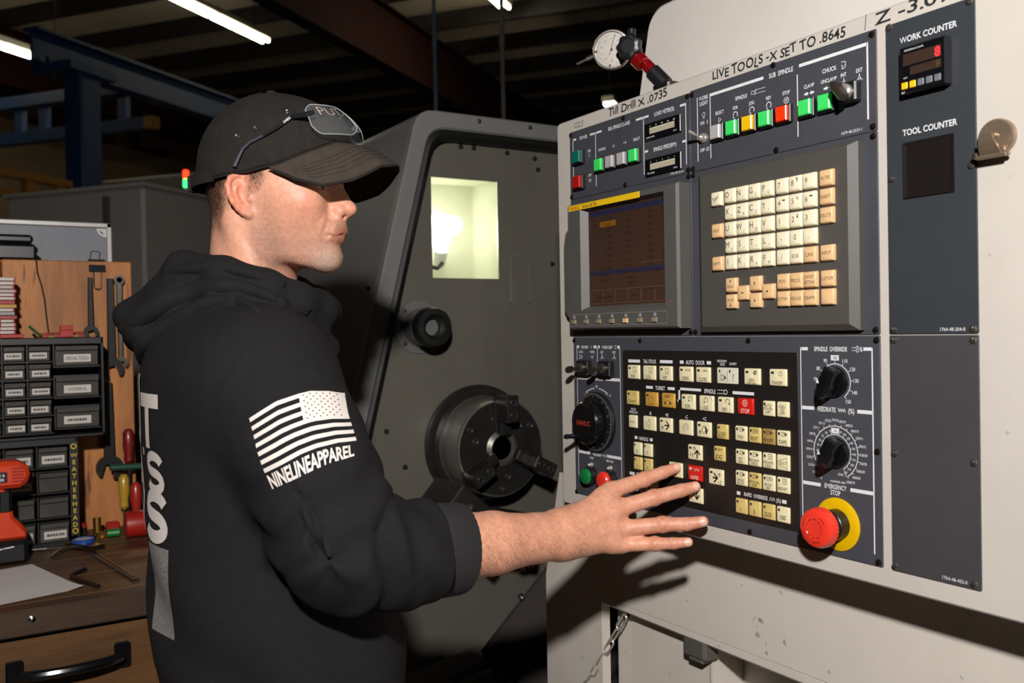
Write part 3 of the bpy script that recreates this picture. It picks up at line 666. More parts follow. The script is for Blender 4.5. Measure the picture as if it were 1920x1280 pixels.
bar(172.5, -537.8, 180, 5); mt('HANDLE', 195.4, -538, 5.6, .66); bar(211, -538, 218, 5)
bar(158, -598.8, 171, 5); mt('INCREMENT', 192, -598, 5.6, .66); bar(214, -598, 232, 5)
bar(402, -597.4, 409, 5); mt('RAPID  OVERRIDE', 438, -597, 5.2, .66); L.line([(463+i*1.3, -597+2.2*(1 if (i//2) % 2 else -1)) for i in range(9)], .8, LEG_H); mt('(%)', 480, -597.2, 5.2, .75); bar(486, -597.4, 494, 5)
tag(L.build('membrane_print', M_LEG, op, TP, smooth=False), kind='stuff'); LEG_H = MH

# icon legends for the film keys (local mm)
def led(b, h, x=-8.5, y=6.6, w=5.4): b.rect(x-w/2, y-1.7, x+w/2, y+1.7, h)
def big(label, icon=None, size=5.4, sx=.72, ly=-6.2, l=True):
    def f(b, h):
        if l: led(b, h)
        for i, t in enumerate(label.split('\n')): b.text(t, 0, ly-5.4*i+(2.6*(label.count('\n'))), size, h, 'c', sx*1.05, .012)
        if icon: icon(b, h)
    return f
def i_tail(b, h): b.line([(1, 8), (1, 2), (8, 2)], .7, h); b.line([(1, 8), (7, 8), (8, 2)], .7, h); b.line([(-1, -.5), (9, -.5)], .7, h)
def i_open(s):
    def f(b, h): b.line([(5.5, 4), (5.5, 9)], .5, h); arr(b, h, 2.6, 6.4, 180 if s else 0, 5, .7, 2); arr(b, h, 8.4, 6.4, 0 if s else 180, 5, .7, 2)
    return f
def i_rot(s, x=6, y=5):
    def f(b, h): b.arc((x, y), 3.4, 4.3, -60, 230, h, 20); b.pol([(x-4.8, y-4.6) if s else (x+4.8, y-4.6), (x-1.4, y-3.4) if s else (x+1.4, y-3.4), (x-3.8, y-.8) if s else (x+3.8, y-.8)], h)
    return f
def i_gear(b, h): b.arc((6.5, 6), 2.2, 3.2, 0, 360, h, 14); b.pol([(6.5, 6), (9.4, 6), (6.5, 9)], h); b.pol([(6.5, 6), (3.6, 6), (6.5, 3)], h)
def i_power(b, h): b.arc((6, 5.5), 2.8, 3.4, 120, 420, h, 18); b.rect(5.6, 5.5, 6.4, 10, h)
def i_stop(b, h): b.arc((0, 4.8), 3.8, 4.8, 0, 360, h, 20); b.line([(-2.2, 6.4), (2.2, 6.4), (0, 2.4), (-2.2, 6.4)], .7, h)
def i_wave(b, h): b.line([(-2+i*1.5, 4 if (i//2) % 2 else 8) for i in range(9)], .9, h)
def small(label, icon=None, size=4.6, sx=.72, ly=-5, l=True):
    def f(b, h):
        if l: b.rect(-8, 4.6, -4.4, 8.2, h)
        for i, t in enumerate(label.split('\n')): b.text(t, 0, ly-4.6*i+2.3*label.count('\n'), size, h, 'c', sx*1.05, .012)
        if icon: icon(b, h)
    return f
def i_doc(b, h): b.line([(-2, 3.4), (3.5, 3.4), (3.5, 8.6), (-2, 8.6), (-2, 3.4)], .6, h); b.pol([(4.2, 3.2), (8.4, 6), (4.2, 8.8)], h); b.line([(-.5, 5), (2, 7)], .6, h)
def i_doco(b, h): b.line([(-2, 3.4), (5, 3.4), (8, 6), (5, 8.6), (-2, 8.6), (-2, 3.4)], .7, h); arr(b, h, 2, 6, 0, 5, .7, 2)
def i_page(b, h): b.line([(1, 2.6), (7, 2.6), (7, 9.4), (1, 9.4), (1, 2.6)], .6, h); arr(b, h, 4, 6, 45, 4, .6, 1.6)
BK = dict(w=30, hh=23.5, h0=.7, h=3.2, bev=2); SK = dict(w=22, hh=22, h0=.7, h=3.2, bev=1.8); NK = dict(w=20.5, hh=21.5, h0=.7, h=3.2, bev=1.8)
def fk(u, v, m, leg, kw=BK, lm=None): return key(u, v, op, m, leg, name='film_key', lm=lm, **kw)
def cut(b, h): b.line([(8, 12), (15, 4)], .4, h); b.line([(-14, -4), (-5, -11.5)], .4, h)
fk(174.6, -429, M_KEYI, big('FOR', i_tail)); fk(214.4, -429, M_KEYI, big('JOG', lambda b, h: (i_tail(b, h), cut(b, h)), l=False)); fk(254.2, -429, M_KEYI, big('RET', i_tail))
fk(300.7, -428.6, M_KEYI, big('OPEN', i_open(1))); fk(338.2, -428.6, M_KEYI, big('CLOSE', i_open(0)))
def psa(b, h):
    b.rect(-17, 4.5, -14, 8.5, h); b.rect(3.6, 4.5, 6.6, 8.5, h); b.rect(-.3, -9, .3, 8, h); b.arc((-11, -3), 2.6, 3.2, 0, 360, h, 16); b.line([(-14.5, -7), (-7, -7)], .5, h); b.line([(-14.5, 1), (-7, 1)], .5, h); b.pol([(-6.5, -7), (-2.2, -3), (-6.5, 1)], h); b.text('?', 11.5, -2, 11, h, 'c', .8, .0)
fk(387.2, -428.2, mat('white_lamp_window', 'ddd6c4', .35, var=(70, .04)), psa, dict(w=42, hh=23.5, h0=.7, h=.8, bev=.6))
fk(436.6, -428, M_KEYI, big('ZERO\nRETURN', i_gear, 4.4, .72, -7.4)); fk(483.5, -427.6, M_KEYI, big('STANDBY', i_power, 4.4, .72, -7))
fk(170.9, -472, M_KEYY, big('COOLANT', lambda b, h: b.line([(3, 0), (3, 6), (6, 10), (9, 6), (9, 0)], .6, h), 4.6, .66, -5))
fk(219, -472, M_KEYB, big('', lambda b, h: (b.arc((1, -2), 6, 6.8, 0, 360, h, 20), b.line([(-2, -6), (4, 2)], .6, h)))); fk(259.2, -471.6, M_KEYB, big('SELECT', lambda b, h: (arr(b, h, -5, -3, 225, 9, 1.2, 4), arr(b, h, 5, -3, 315, 9, 1.2, 4)), 4.4, .7, 7, l=False))
fk(304.8, -471.2, M_KEYI, big('FOR', i_rot(1))); fk(344.5, -471.2, M_KEYI, big('JOG', lambda b, h: (i_rot(1, 0)(b, h), cut(b, h)), l=False)); fk(383.3, -471.2, M_KEYI, big('REV', i_rot(0)))
M_KW = mat('white_key_print', 'f0d8cc', .5, var=(200, .04))
fk(423.2, -470.9, M_KEYR, big('STOP', i_stop, 6, .8, l=False), lm=M_KW); fk(466.1, -471.2, M_KEYI, small('AUTO\nPOWER\nOFF', None, 4, .8, .0), NK); fk(491.6, -471, M_KEYI, small('CALL\n/BZ\nOFF', None, 4, .85, .0, l=False), NK)
fk(170.8, -511.4, M_KEYI, lambda b, h: b.text('RELEASE', 0, 0, 3.6, h, 'c', .75, 0), NK)
fk(212.8, -511.4, M_KEYI, lambda b, h: b.line([(4, -2), (4, 2), (0, 2), (3, 6), (0, 6.5), (-6, 0), (0, -6.5), (3, -6), (0, -2), (4, -2)], .6, h))
def i_wh(b, h, x=-7, y=-4): b.arc((x, y), 2, 2.8, 0, 360, h, 14); b.pol([(x, y), (x+2.6, y), (x, y+2.6)], h)
fk(252.6, -511.3, M_KEYI, lambda b, h: (led(b, h), i_wh(b, h), b.line([(-1, 0), (7, 0)], 2.4, h), b.line([(2.5, 6.5), (9, 0), (2.5, -6.5)], 2.4, h)))
fk(298.6, -511.2, M_KEYI, lambda b, h: (b.arc((2, 1), 5, 5.7, -60, 210, h, 20), b.arc((2, 1), 2.4, 3, 0, 360, h, 14), b.line([(-6, 3), (-4, -4), (1, -6)], .7, h)))
fk(338.2, -511.2, M_KEYI, lambda b, h: (led(b, h), i_wh(b, h), b.arc((3, 0), 5, 6, 60, 270, h, 16), b.pol([(3, 4), (6, 5), (8, 1), (10.5, 2), (7, -7), (2.5, -2), (5, -1.5)], h)))
fk(376.8, -511.1, M_KEYY, small('C-AXIS\nSELECT', None, 4.4, .72, -4), SK)
for u, t, m, ic in ((413.6, 'MDI', M_KEYI, i_doc), (440, 'EDIT', M_KEYY, i_doco), (465.4, 'MEMORY', M_KEYD, i_doc), (491.2, 'TAPE', M_KEYI, i_doc)): fk(u, -510.5, m, small(t, ic, 5.2, .62 if len(t) > 4 else .85, -4.5), SK)
for u, t, ic in ((413.6, 'DRY\nRUN', i_doc), (439.3, 'PROGRAM\nCHECK', i_doc), (465.1, 'MACHINE\nLOCK', i_page)): fk(u, -543.8, M_KEYI, small(t, ic, 3.9, .72, -4.4), SK)
fk(490.6, -543.8, M_KEYI, lambda b, h: (b.text('SELECT', 1, 0, 4.4, h, 'c', .66, 0), b.line([(-9, 0), (-8, 2), (7.5, 7.5), (7.5, -7.5), (-8, -2), (-9, 0)], .5, h)), SK)
for u, t, ic, m in ((413, 'SINGLE\nBLOCK', i_doc, M_KEYI), (438.7, 'OPTIONAL\nSTOP', i_doc, M_KEYY), (464.5, 'BLOCK\nSKIP', i_doco, M_KEYI), (490.2, 'RESTART', i_page, M_KEYI)): fk(u, -574.8, m, small(t, ic, 3.9, .72, -4.4), SK)
for u, t in ((412.2, '1'), (437.9, '5'), (463.4, '25/50'), (489.3, '100')): fk(u, -615.2, M_KEYY if t != '100' else M_KEYI, small(t, None, 6.4, .8 if len(t) < 5 else .62, -3.4), SK)
for (u, v, t, m) in ((182.2, -555.6, 'B', M_KEYI), (208.2, -555.6, 'C', M_KEYI), (182, -580, '1', M_KEYY), (208, -580, '2', M_KEYY)): fk(u, v, m, small(t, None, 5, .8, -3.4), NK)
fk(169, -616, M_KEYI, small('X1', None, 5, .8, -3.4), NK); fk(195, -616, M_KEYI, small('X10', None, 5, .8, -3.4), NK); fk(221, -616, M_KEYI, small('X100', None, 5, .7, -3.4), NK)
fk(318, -547.6, M_KEYI, lambda b, h: (led(b, h), i_wh(b, h, 0, 6), b.text('+X', -6, -4, 6.5, h, 'c', .8, 0), b.line([(6, -8), (6, 2)], 2.6, h), b.line([(0.6, -2), (6, 3.5), (11.4, -2)], 2.6, h)))
fk(369.9, -544, M_KEYY, small('JOG', lambda b, h: (b.line([(-2+i*1.2, 4 if i % 2 else 8) for i in range(6)], .6, h), b.arc((7, 6), 1.6, 2.2, -20, 200, h, 10)), 6.4, .85, -4.4), SK)
fk(273.8, -579.7, M_KEYI, lambda b, h: (led(b, h), b.line([(6, 0), (-2, 0)], 2.4, h), b.line([(3, 6), (-3, 0), (3, -6)], 2.4, h)))
fk(317.8, -579.5, M_KEYR, big('RAPID', i_wave, 6, .74), lm=M_KW)
fk(362.2, -579.6, M_KEYI, lambda b, h: (led(b, h), i_wh(b, h, 7.5, 4), b.line([(-5, -1), (2, -1)], 2.6, h), b.line([(-2.5, 5.5), (4, -1), (-2.5, -7.5)], 2.6, h), b.text('+Z', 9, -7, 5.6, h, 'c', .8, 0)))
fk(318.2, -613.4, M_KEYI, lambda b, h: (led(b, h), b.line([(4, 7), (4, -4)], 2.4, h), b.line([(-1, 1), (4, -5), (9, 1)], 2.4, h)))

# handwheel
mw = MB(); mw.lathe([(53, 0), (53, 5), (51, 7), (44, 9), (43, 9)], (69, -520, 0), n=64); hwheel = mw.build('handwheel', M_BLK, op, TP)
b = MB(); b.lathe([(43, 8), (42, 11), (37, 12), (37, 27), (34.5, 30), (30, 31), (29, 30), (0, 30)], (69, -520, 0), n=48); b.build('handwheel_knob', M_BLKG, hwheel, TP)
b = MB()
for i in range(24): a = 2*pi*i/24; b.cyl((69+37*cos(a), -520+37*sin(a), 13), (69+37*cos(a), -520+37*sin(a), 26), 1.6, 1.6, 6)
b.build('grip_ribs', M_BLKG, hwheel, TP)
b = MB()
for i in range(100):
    a = 2*pi*i/100; r0, r1 = (48, 51) if i % 10 else (46, 51); b.line([(69+r0*cos(a), -520+r0*sin(a)), (69+r1*cos(a), -520+r1*sin(a))], .55, 7.6)
for q in range(len(b.v)): r = np.hypot(b.v[q][:, 0]-69, b.v[q][:, 1]+520); b.v[q][:, 2] = np.interp(r, [44, 51], [9.25, 7.3])
for i in range(10): a = 2*pi*i/10+pi/2; b.text(str(i*10), 69+44.6*cos(a), -520+44.6*sin(a), 2.2, 9.3)
b.build('handwheel_scale', mat('grey_print', 'a0a09a', .6, var=(200, .05)), hwheel, TP)
b = MB(); b.text('FANUC', 69, -520, 9, 30.2, 'c', 1., .012); b.build('handwheel_print', M_LEGR, hwheel, TP, smooth=False)
b = MB(); b.lathe([(5, 0), (5, 3), (4, 10), (4.6, 20), (3, 23), (0, 23.5)], (42, -545, 29), n=16); b.build('crank_pin', M_BLKG, hwheel, TP)
# key switches with keys
for u in (41, 104):
    b = MB(); b.box((u-17, -439, 0), (u+17, -412, 12), 2); ks = b.build('key_switch', M_BLK, op, TP)
    b = MB(); b.lathe([(9, 12), (9, 16), (7, 17.5), (0, 17.5)], (u, -425, 0), n=20); b.build('lock_barrel', M_SCRL, ks, TP)
    b = MB(); b.prism([(-2, -3), (2, -3), (3, 8), (2, 12), (6, 16), (6, 24), (3, 28), (-3, 28), (-6, 24), (-6, 16), (-2, 12), (-3, 8)], -1, 1)
    vv = b.v[0].copy(); b.v[0] = np.stack([u+vv[:, 2]-vv[:, 1]*.25, -425+vv[:, 0]+vv[:, 1]*-.12, 15+vv[:, 1]*.95], 1); b.build('key_blade', mat('dark_key_metal', '4a423a', .3, metal=.9, var=(100, .2)), ks, TP)
# pilot lamps and push buttons
for u, v in ((51, -597.5), (106, -597)):
    b = MB(); b.lathe([(4.5, 0), (4.5, 2), (3.6, 3), (3.4, 6), (2, 8), (0, 8.4)], (u, v, 0), n=16); b.build('pilot_lamp', M_CHR, op, TP)
for u, m in ((51, M_GRNP), (107, M_REDP)):
    b = MB(); b.lathe([(17, 0), (17, 4), (15.5, 8), (15, 12), (13.8, 12)], (u, -617, 0), n=28); pb = b.build('round_button', M_BLK, op, TP)
    b = MB(); b.lathe([(13.6, 8), (13.6, 15), (12.4, 17.6), (9, 18.6), (0, 18.8)] if m is M_GRNP else [(13, 8), (13, 12), (15.2, 14), (15.4, 20), (13.5, 22.5), (9, 23.4), (0, 23.6)], (u, -617, 0), n=28); b.build('button_cap', m, pb, TP)
# override knobs
for v, a in ((-430, 62), (-521, 62)):
    c = (576, v)
    b = MB(); b.lathe([(19.5, 0), (19.5, 4), (18, 6), (12, 6.5), (0, 6.5)], (*c, 0), n=32); kn = b.build('override_knob', M_BLKG, op, TP)
    b = MB(); out = [(-8, -19), (8, -19), (10.5, 4), (7, 17), (0, 24), (-7, 17), (-10.5, 4)]; t = radians(155)
    b.prism([(c[0]+x*cos(t)-y*sin(t), c[1]+x*sin(t)+y*cos(t)) for x, y in out], 6, 26, 4); b.build('knob_grip', M_BLKG, kn, TP)
    b = MB(); b.pol([(-2.6, 13), (2.6, 13), (0, 21)], 0); p = b.v[0].copy(); b.v[0] = np.stack([c[0]-6.5+p[:, 0]*.9, c[1]-11+p[:, 1]*.8, np.full(len(p), 26.2)], 1); b.build('pointer_mark', M_LEG, kn, TP, smooth=False)
# emergency stop
b = MB(); b.lathe([(34, 0), (34, 1.6), (33.4, 2), (19, 2)], (577, -613, 0), n=56); b.build('emergency_stop_ring', M_YELP, op, TP)
b = MB(); b.lathe([(20, 1.8), (20, 17), (19, 18), (16, 18), (15, 30)], (577, -613, 0), n=40); es = b.build('emergency_stop_button', M_BLK, op, TP)
b = MB(); pr = []
n = 60; rr = [(18, 26), (23.5, 27), (25.2, 30), (25.2, 39), (23.4, 43.5), (20, 45), (13, 45.6), (12.4, 45), (0, 45)]
for (r, h) in rr:
    for i in range(n): a = 2*pi*i/n; q = r*(1+(.018 if i % 2 else -.018)*(r > 24)); pr.append((577+q*cos(a), -613+q*sin(a), h))
b.add(pr, [(j*n+i, j*n+(i+1) % n, (j+1)*n+(i+1) % n, (j+1)*n+i) for j in range(len(rr)-1) for i in range(n)]); b.build('red_mushroom_cap', M_REDP, es, TP, auto=25)
b = MB()
for i in range(10): a = 36*i; b.arc((577, -613), 11.4, 12.2, a+4, a+24, 45.9, 5)
for i in range(3): a = 120*i+20; b.arc((577, -613), 17, 18, a, a+40, 45.7, 8)
b.build('cap_marking', mat('dark_red_print', '8a1810', .5, var=(100, .05)), es, TP, smooth=False)
for u, v in ((5, -376), (190, -377), (428, -377), (638, -376.5), (637, -513.5), (5, -651), (190, -650), (425.7, -650), (637, -650)): screw(u, v, op)

# ---- right column plates
p3 = plate('counter_panel', 'tall blue-grey plate with WORK COUNTER module and dark TOOL COUNTER window', 'switch panel', 655.5, -369.5, 768, 2, M_PLATE2)
L = MB(); tx('WORK COUNTER', 711, -21.5, 6.6, .82); tx('TOOL COUNTER', 711.5, -131, 6.6, .82); tx('1764-48-204-0', 737, -364, 3.6, .9, off=0); legend(L, p3)
b = MB(); b.box((683, -89.5, 0), (741, -34.5, 13), 1.5); ctr = b.build('counter_module', M_BLKG, p3, TP)
b = MB(); b.rect(688, -57, 736, -43.5, 13.1); b.rect(697, -69, 736, -59.5, 13.1); b.build('counter_window', mat('counter_window', '3c2c26', .3, var=(200, .2)), ctr, TP, smooth=False)
b = MB(); b.text('8', 731.5, -50.2, 11, 13.3, 'c', .9, .03); b.build('counter_digit', mat('red_led', 'ff3030', .4, emit=1.6, ecol='ff2028'), ctr, TP, smooth=False)
b = MB(); b.text('8', 732, -64.2, 7.6, 13.3, 'c', .9, .0); b.build('counter_digit', mat('olive_led', '4a4418', .4, emit=.15, ecol='707010'), ctr, TP, smooth=False)
b = MB(); b.text('PREDETERMINING COUNTER', 702, -39.5, 2.2, 13.2, 'c', .62, 0); b.text('OUT', 691, -71, 1.8, 13.2); b.text('RST', 688, -87.6, 2, 13.2)
b.build('counter_print', M_LEG, ctr, TP, smooth=False)
for i in range(5):
    u = 690+i*10.4; b = MB(); b.box((u-4, -84, 12.8), (u+4, -76, 14.4), 1.2); b.build('counter_button', M_YELB if i < 2 else mat('slate_button', '6b7078', .5, var=(80, .05)), ctr, TP)
b = MB(); frame_ring(b, (678.5, -209, 742.5, -143.5), 0, (678.5, -209, 742.5, -143.5), 2.4); frame_ring(b, (678.5, -209, 742.5, -143.5), 2.4, (683, -205, 738, -148), 1.2); b.rect(683, -205, 738, -148, 1.2)
b.build('blank_counter_window', mat('smoked_window', '1c1817', .35, var=(40, .06)), p3, TP, auto=20)
for u, v in ((661, -1.5), (762, -2), (661.8, -183), (762, -183), (662, -364), (762, -364)): screw(u, v, p3, 0, M_SCRL, 4.4)
p4 = plate('blank_panel', 'plain violet-grey cover plate under the counters, fixed with six screws', 'cover plate', 655.5, -655.5, 768, -370.3, M_PLATE3)
L = MB(); tx('1764-48-425-0', 736, -649, 3.6, .9, off=0); legend(L, p4)
for u, v in ((662, -376.5), (762, -376.5), (661, -513), (761, -513), (660, -649.5), (760, -649)): screw(u, v, p4, 0, M_SCRL, 4.4)
# ================================================================== lathe
M_LG = mat('dark_grey_machine_paint', '6c6b6b', .42, var=(3, .1), bump=(90, .05), spots=(9, .72, '4c4a46'))
M_LGW = mat('stained_grey_panel', '67635a', .4, var=(4, .14), bump=(60, .05), stretch=(1, 1, .35), spots=(6, .66, '55534b'))
M_SEAL = mat('black_rubber_seal', '141412', .5, var=(20, .2))
M_STEEL = mat('machined_steel', '9a958e', .30, metal=.75, var=(30, .2), stretch=(1, 1, 8))
M_STEELD = mat('oiled_dark_steel', '3a3836', .32, metal=.55, var=(30, .3))
XW = -2.125; XR = -2.085
def TYZ(x):   # (y, z, out along +X)
    return lambda v: np.stack([x+np.asarray(v)[:, 2], np.asarray(v)[:, 0], np.asarray(v)[:, 1]], 1)
hs = thing('lathe_headstock', 'dark grey slanted lathe headstock cover with lit square window in its end wall', 'lathe', (XR-.5, 1.4, 0))
# profile (y, z): slanted front, rounded top corner
def prof(d=0.):
    p = [(2.3, .05), (.72+d, .05), (.72+d, .80)]
    top = 2.02-d; sl = .253
    y_at = lambda z: .846+d*1.03+(z-1.326)*sl
    p.append((y_at(.92), .92))
    zc = top-.045
    a = (y_at(zc), zc); 
    for t in (0, .25, .5, .75, 1): 
        q0 = np.array(a); q1 = np.array([y_at(top), top]); q2 = np.array([y_at(top)+.05, top]); p.append(tuple((1-t)**2*q0+2*t*(1-t)*q1+t*t*q2))
    p.append((2.3, top)); return p[::-1]
b = MB(); b.prism(prof(0), XR-1.35, XR-.03); b.f.pop()
b.v[0] = b.v[0][:, [2, 0, 1]]; body = b.build('cover', M_LG, hs, auto=30)
# rim (flange) standing proud round the end
pr0 = np.array(prof(0)); pr1 = np.array(prof(.045)); n = len(pr0)
b = MB(); v = [(XR-.03, *p) for p in pr0]+[(XR-.004, *p) for p in pr0]+[(XR, *(p*.9+q*.1)) for p, q in zip(pr0, pr1)]+[(XR, *(p*.1+q*.9)) for p, q in zip(pr0, pr1)]+[(XR-.006, *q) for q in pr1]+[(XW-.002, *q) for q in pr1]
b.add(v, [(j*n+i, j*n+i+1, (j+1)*n+i+1, (j+1)*n+i) for j in range(5) for i in range(n-1)]); b.build('rim', mat('rim_grey_paint', '7a7976', .35, var=(5, .08)), hs, auto=25)
pr2 = np.array(prof(.070)); b = MB(); v = [(XR-.012, *p) for p in pr1]+[(XR-.008, *(.5*p+.5*q)) for p, q in zip(pr1, pr2)]+[(XR-.016, *q) for q in pr2]+[(XW, *q) for q in pr2]
b.add(v, [(j*n+i, j*n+i+1, (j+1)*n+i+1, (j+1)*n+i) for j in range(3) for i in range(n-1)]); b.build('door_seal', M_SEAL, hs, auto=25)
# end wall with a window opening
W = (1.075, 1.592, 1.277, 1.856); b = MB(); T = TYZ(XW)
o = prof(.045)
# wall built as four plates round the opening
ysl = lambda z: .893+(z-1.326)*.253
def wallpoly(pts): b.add([(0, 0, 0)]*0, []); b.add([(p[0], p[1], 0) for p in pts], [tuple(range(len(pts)))])
wallpoly([(ysl(.8), .8), (2.3, .8), (2.3, W[1]), (ysl(W[1]), W[1])]); wallpoly([(ysl(W[1]), W[1]), (W[0], W[1]), (W[0], W[3]), (ysl(W[3]), W[3])]); wallpoly([(W[2], W[1]), (2.3, W[1]), (2.3, W[3]), (W[2], W[3])]); wallpoly([(ysl(W[3]), W[3]), (2.3, W[3]), (2.3, 1.99), (ysl(1.99), 1.99)]); wallpoly([(.72, .05), (2.3, .05), (2.3, .8), (.72, .8)])
b.build('end_wall', M_LGW, hs, T, smooth=False)
# top drip rail along the seal
b = MB(); b.box((XW-.005, 1.075, 1.952), (XW+.022, 2.3, 1.968), .004); b.build('drip_rail', M_SEAL, hs)
for y, z in ((1.096, 1.943), (1.165, 1.942), (1.205, 1.942), (1.31, 1.938), (1.4, 1.93), (1.41, 1.90), (1.453, 1.637), (.935, 1.20), (1.155, 1.285), (.985, 1.105)):
    b = MB(); b.lathe([(.007, 0), (.007, .002), (.005, .006), (0, .007)], (XW, y, z), (1, 0, 0), 10); b.build('bolt', M_STEELD, hs)
for y, z in ((.876, 1.56), (1.2, 2.005), (1.36, 2.005)):
    b = MB(); b.lathe([(.006, 0), (.006, .002), (0, .005)], (XR, y, z), (1, 0, 0), 10); b.build('bolt', M_STEELD, hs)
b = MB(); b.line([(1.312, 1.661), (1.372, 1.661), (1.372, 1.525), (1.312, 1.525), (1.312, 1.661)], .004, .0015); b.build('cover_plate_outline', M_LG, hs, T)
b = MB(); b.box((1.314, 1.527, .0002), (1.37, 1.659, .003), .001); b.build('cover_plate', M_LGW, hs, T)
# lit window: pane, lamp box, bulb
b = MB(); b.box((W[0], W[1], -.008), (W[2], W[3], -.002)); b.build('window_pane', mat('yellowed_glass', 'fcfdf4', .12, trans=1.), hs, T)
b = MB(); d = -.16; x0, z0, x1, z1 = W
b.add([(x0, z0, -.001), (x1, z0, -.001), (x1, z1, -.001), (x0, z1, -.001), (x0-.01, z0-.02, d), (x1+.01, z0-.02, d), (x1+.01, z1+.01, d), (x0-.01, z1+.01, d)], [(0, 1, 5, 4), (1, 2, 6, 5), (2, 3, 7, 6), (3, 0, 4, 7), (4, 5, 6, 7)])
b.build('lamp_box', mat('cream_reflector', 'e6e7d4', .5, var=(12, .05)), hs, T, smooth=False)
lc = (XW-.115, 1.075+.078, 1.735)
b = MB(); b.lathe([(0, -.043), (.025, -.036), (.04, -.012), (.042, .006), (.032, .03), (.018, .045), (.012, .06), (0, .06)], lc, (0, .1, -1), 20); b.build('bulb', mat('lit_bulb', 'ffffff', .4, emit=6, ecol='fdffee'), hs)
b = MB(); b.tube([(XW-.11, 1.09, 1.655), (XW-.1, 1.11, 1.63), (XW-.1, 1.14, 1.625), (XW-.11, 1.16, 1.64)], .006, 8); b.build('lamp_cable', M_SEAL, hs)
b = MB(); b.cyl((lc[0], lc[1]+.006, lc[2]-.06), (lc[0]-.02, lc[1]+.01, lc[2]-.1), .02, .016, 12); b.build('lamp_socket', M_LEG, hs)
pl = bpy.data.lights.new('bulb_light', 'POINT'); pl.energy = .075; pl.color = (1, 1, .9); pl.shadow_soft_size = .03; po = bpy.data.objects.new('bulb_light', pl); COL.objects.link(po); po.location = (XW-.06, 1.17, 1.74)
# nozzle tube with flange
c = (XW, 1.03, 1.463)
b = MB(); b.lathe([(.068, 0), (.068, .005), (.052, .007), (.047, .012), (.047, .07)], c, (1, 0, 0), 32); nz = b.build('nozzle_flange', M_LG, hs)
b = MB(); b.lathe([(.05, .068), (.05, .09), (.046, .097), (.033, .098), (.03, .092), (.022, .086), (.02, .006), (0, .006)], c, (1, 0, 0), 32); b.build('nozzle_end', M_SEAL, nz)
for a in (45, 135, 225, 315):
    b = MB(); b.lathe([(.006, 0), (.006, .003), (0, .004)], (XW+.005, c[1]+.059*cos(radians(a)), c[2]+.059*sin(radians(a))), (1, 0, 0), 8); b.build('flange_screw', M_SCRL, nz)
# ---- chuck
cc = (XW, 1.199, 1.149)
ck = thing('lathe_chuck', 'round steel three-jaw chuck projecting from the lathe end wall', 'chuck', (XW+.07, cc[1], cc[2]-.127))
b = MB(); b.lathe([(.158, .0005), (.158, .01), (.150, .016), (.143, .03), (.14, .03)], cc, (1, 0, 0), 56); b.build('spindle_collar', M_STEELD, ck)
b = MB(); b.lathe([(.137, .012), (.137, .026), (.13, .03), (.128, .034), (.128, .118), (.125, .124), (.122, .125), (.045, .125), (.044, .118), (.034, .116), (.033, .06), (0, .06)], cc, (1, 0, 0), 64); b.build('chuck_body', M_STEEL, ck, auto=25)
b = MB(); b.lathe([(.1215, .1252), (.1215, .1262), (.047, .1262), (.047, .1252)], cc, (1, 0, 0), 64); b.build('chuck_face', M_STEELD, ck)
b = MB(); b.lathe([(.044, .119), (.046, .13), (.034, .136), (.03, .13), (.03, .1)], cc, (1, 0, 0), 32); b.build('center_bushing', M_STEEL, ck)
for a in (92, 212, 332):
    a = radians(a); d = np.array([0, cos(a), sin(a)]); s = np.array([0, -sin(a), cos(a)]); c0 = np.array(cc)
    def J(b, r0, r1, w, h0, h1, bev=.003):
        m = MB(); m.box((r0, -w, h0), (r1, w, h1), bev); v = m.v[0]; b.add(c0+v[:, :1]*d+v[:, 1:2]*s+v[:, 2:3]*np.array([1., 0, 0]), m.f)
    b = MB(); J(b, .04, .132, .019, .124, .137); j = b.build('jaw', M_STEELD, ck)
    b = MB(); J(b, .035, .072, .015, .136, .158); J(b, .07, .138, .0175, .136, .196); b.build('jaw_step', M_STEEL if a > 4 and a < 5 else M_STEELD, j)
    for r in (.088, .12):
        b = MB(); p = c0+d*r+np.array([.196, 0, 0]); b.lathe([(.009, 0), (.009, .003), (.0055, .003), (.005, -.002), (0, -.002)], p, (1, 0, 0), 12); b.build('jaw_bolt', M_SCRL, j)
for a in range(30, 390, 60):
    for rr in (.078, .104):
        p = (cc[0]+.1262, cc[1]+rr*cos(radians(a+(0 if rr > .09 else 14))), cc[2]+rr*sin(radians(a+(0 if rr > .09 else 14)))); b = MB(); b.lathe([(.0085, 0), (.0085, .002), (.005, .002), (.0045, -.003), (0, -.003)], p, (1, 0, 0), 10); b.build('socket_bolt', M_SCRL, ck)
# ---- tool turret block below the chuck
tr = thing('tool_turret', 'dark oily tool holder block with clamp screws below the chuck', 'tool holder', (-1.86, 1.0, .9))
def rotbox(b, c, e, a, sz, bev=.004, tilt=0):   # box with half sizes sz, rotated a in the Y-Z plane
    m = MB(); m.box([-q for q in sz], sz, bev); v = m.v[0].copy(); y, z = v[:, 1].copy(), v[:, 2].copy(); v[:, 1] = y*cos(a)-z*sin(a); v[:, 2] = y*sin(a)+z*cos(a); b.add(v+np.array(c), m.f)
b = MB(); rotbox(b, (-1.86, 1.01, 1.02), 0, radians(-42), (.07, .085, .042)); b.build('holder_block', M_STEELD, tr)
b = MB(); rotbox(b, (-1.84, 1.12, .985), 0, radians(-15), (.05, .06, .036)); b.build('clamp_block', M_STEELD, tr)
b = MB(); b.cyl((-1.80, 1.115, .985), (-1.76, 1.115, .985), .03, n=24, bev=.004); b.build('bushing', M_STEEL, tr)
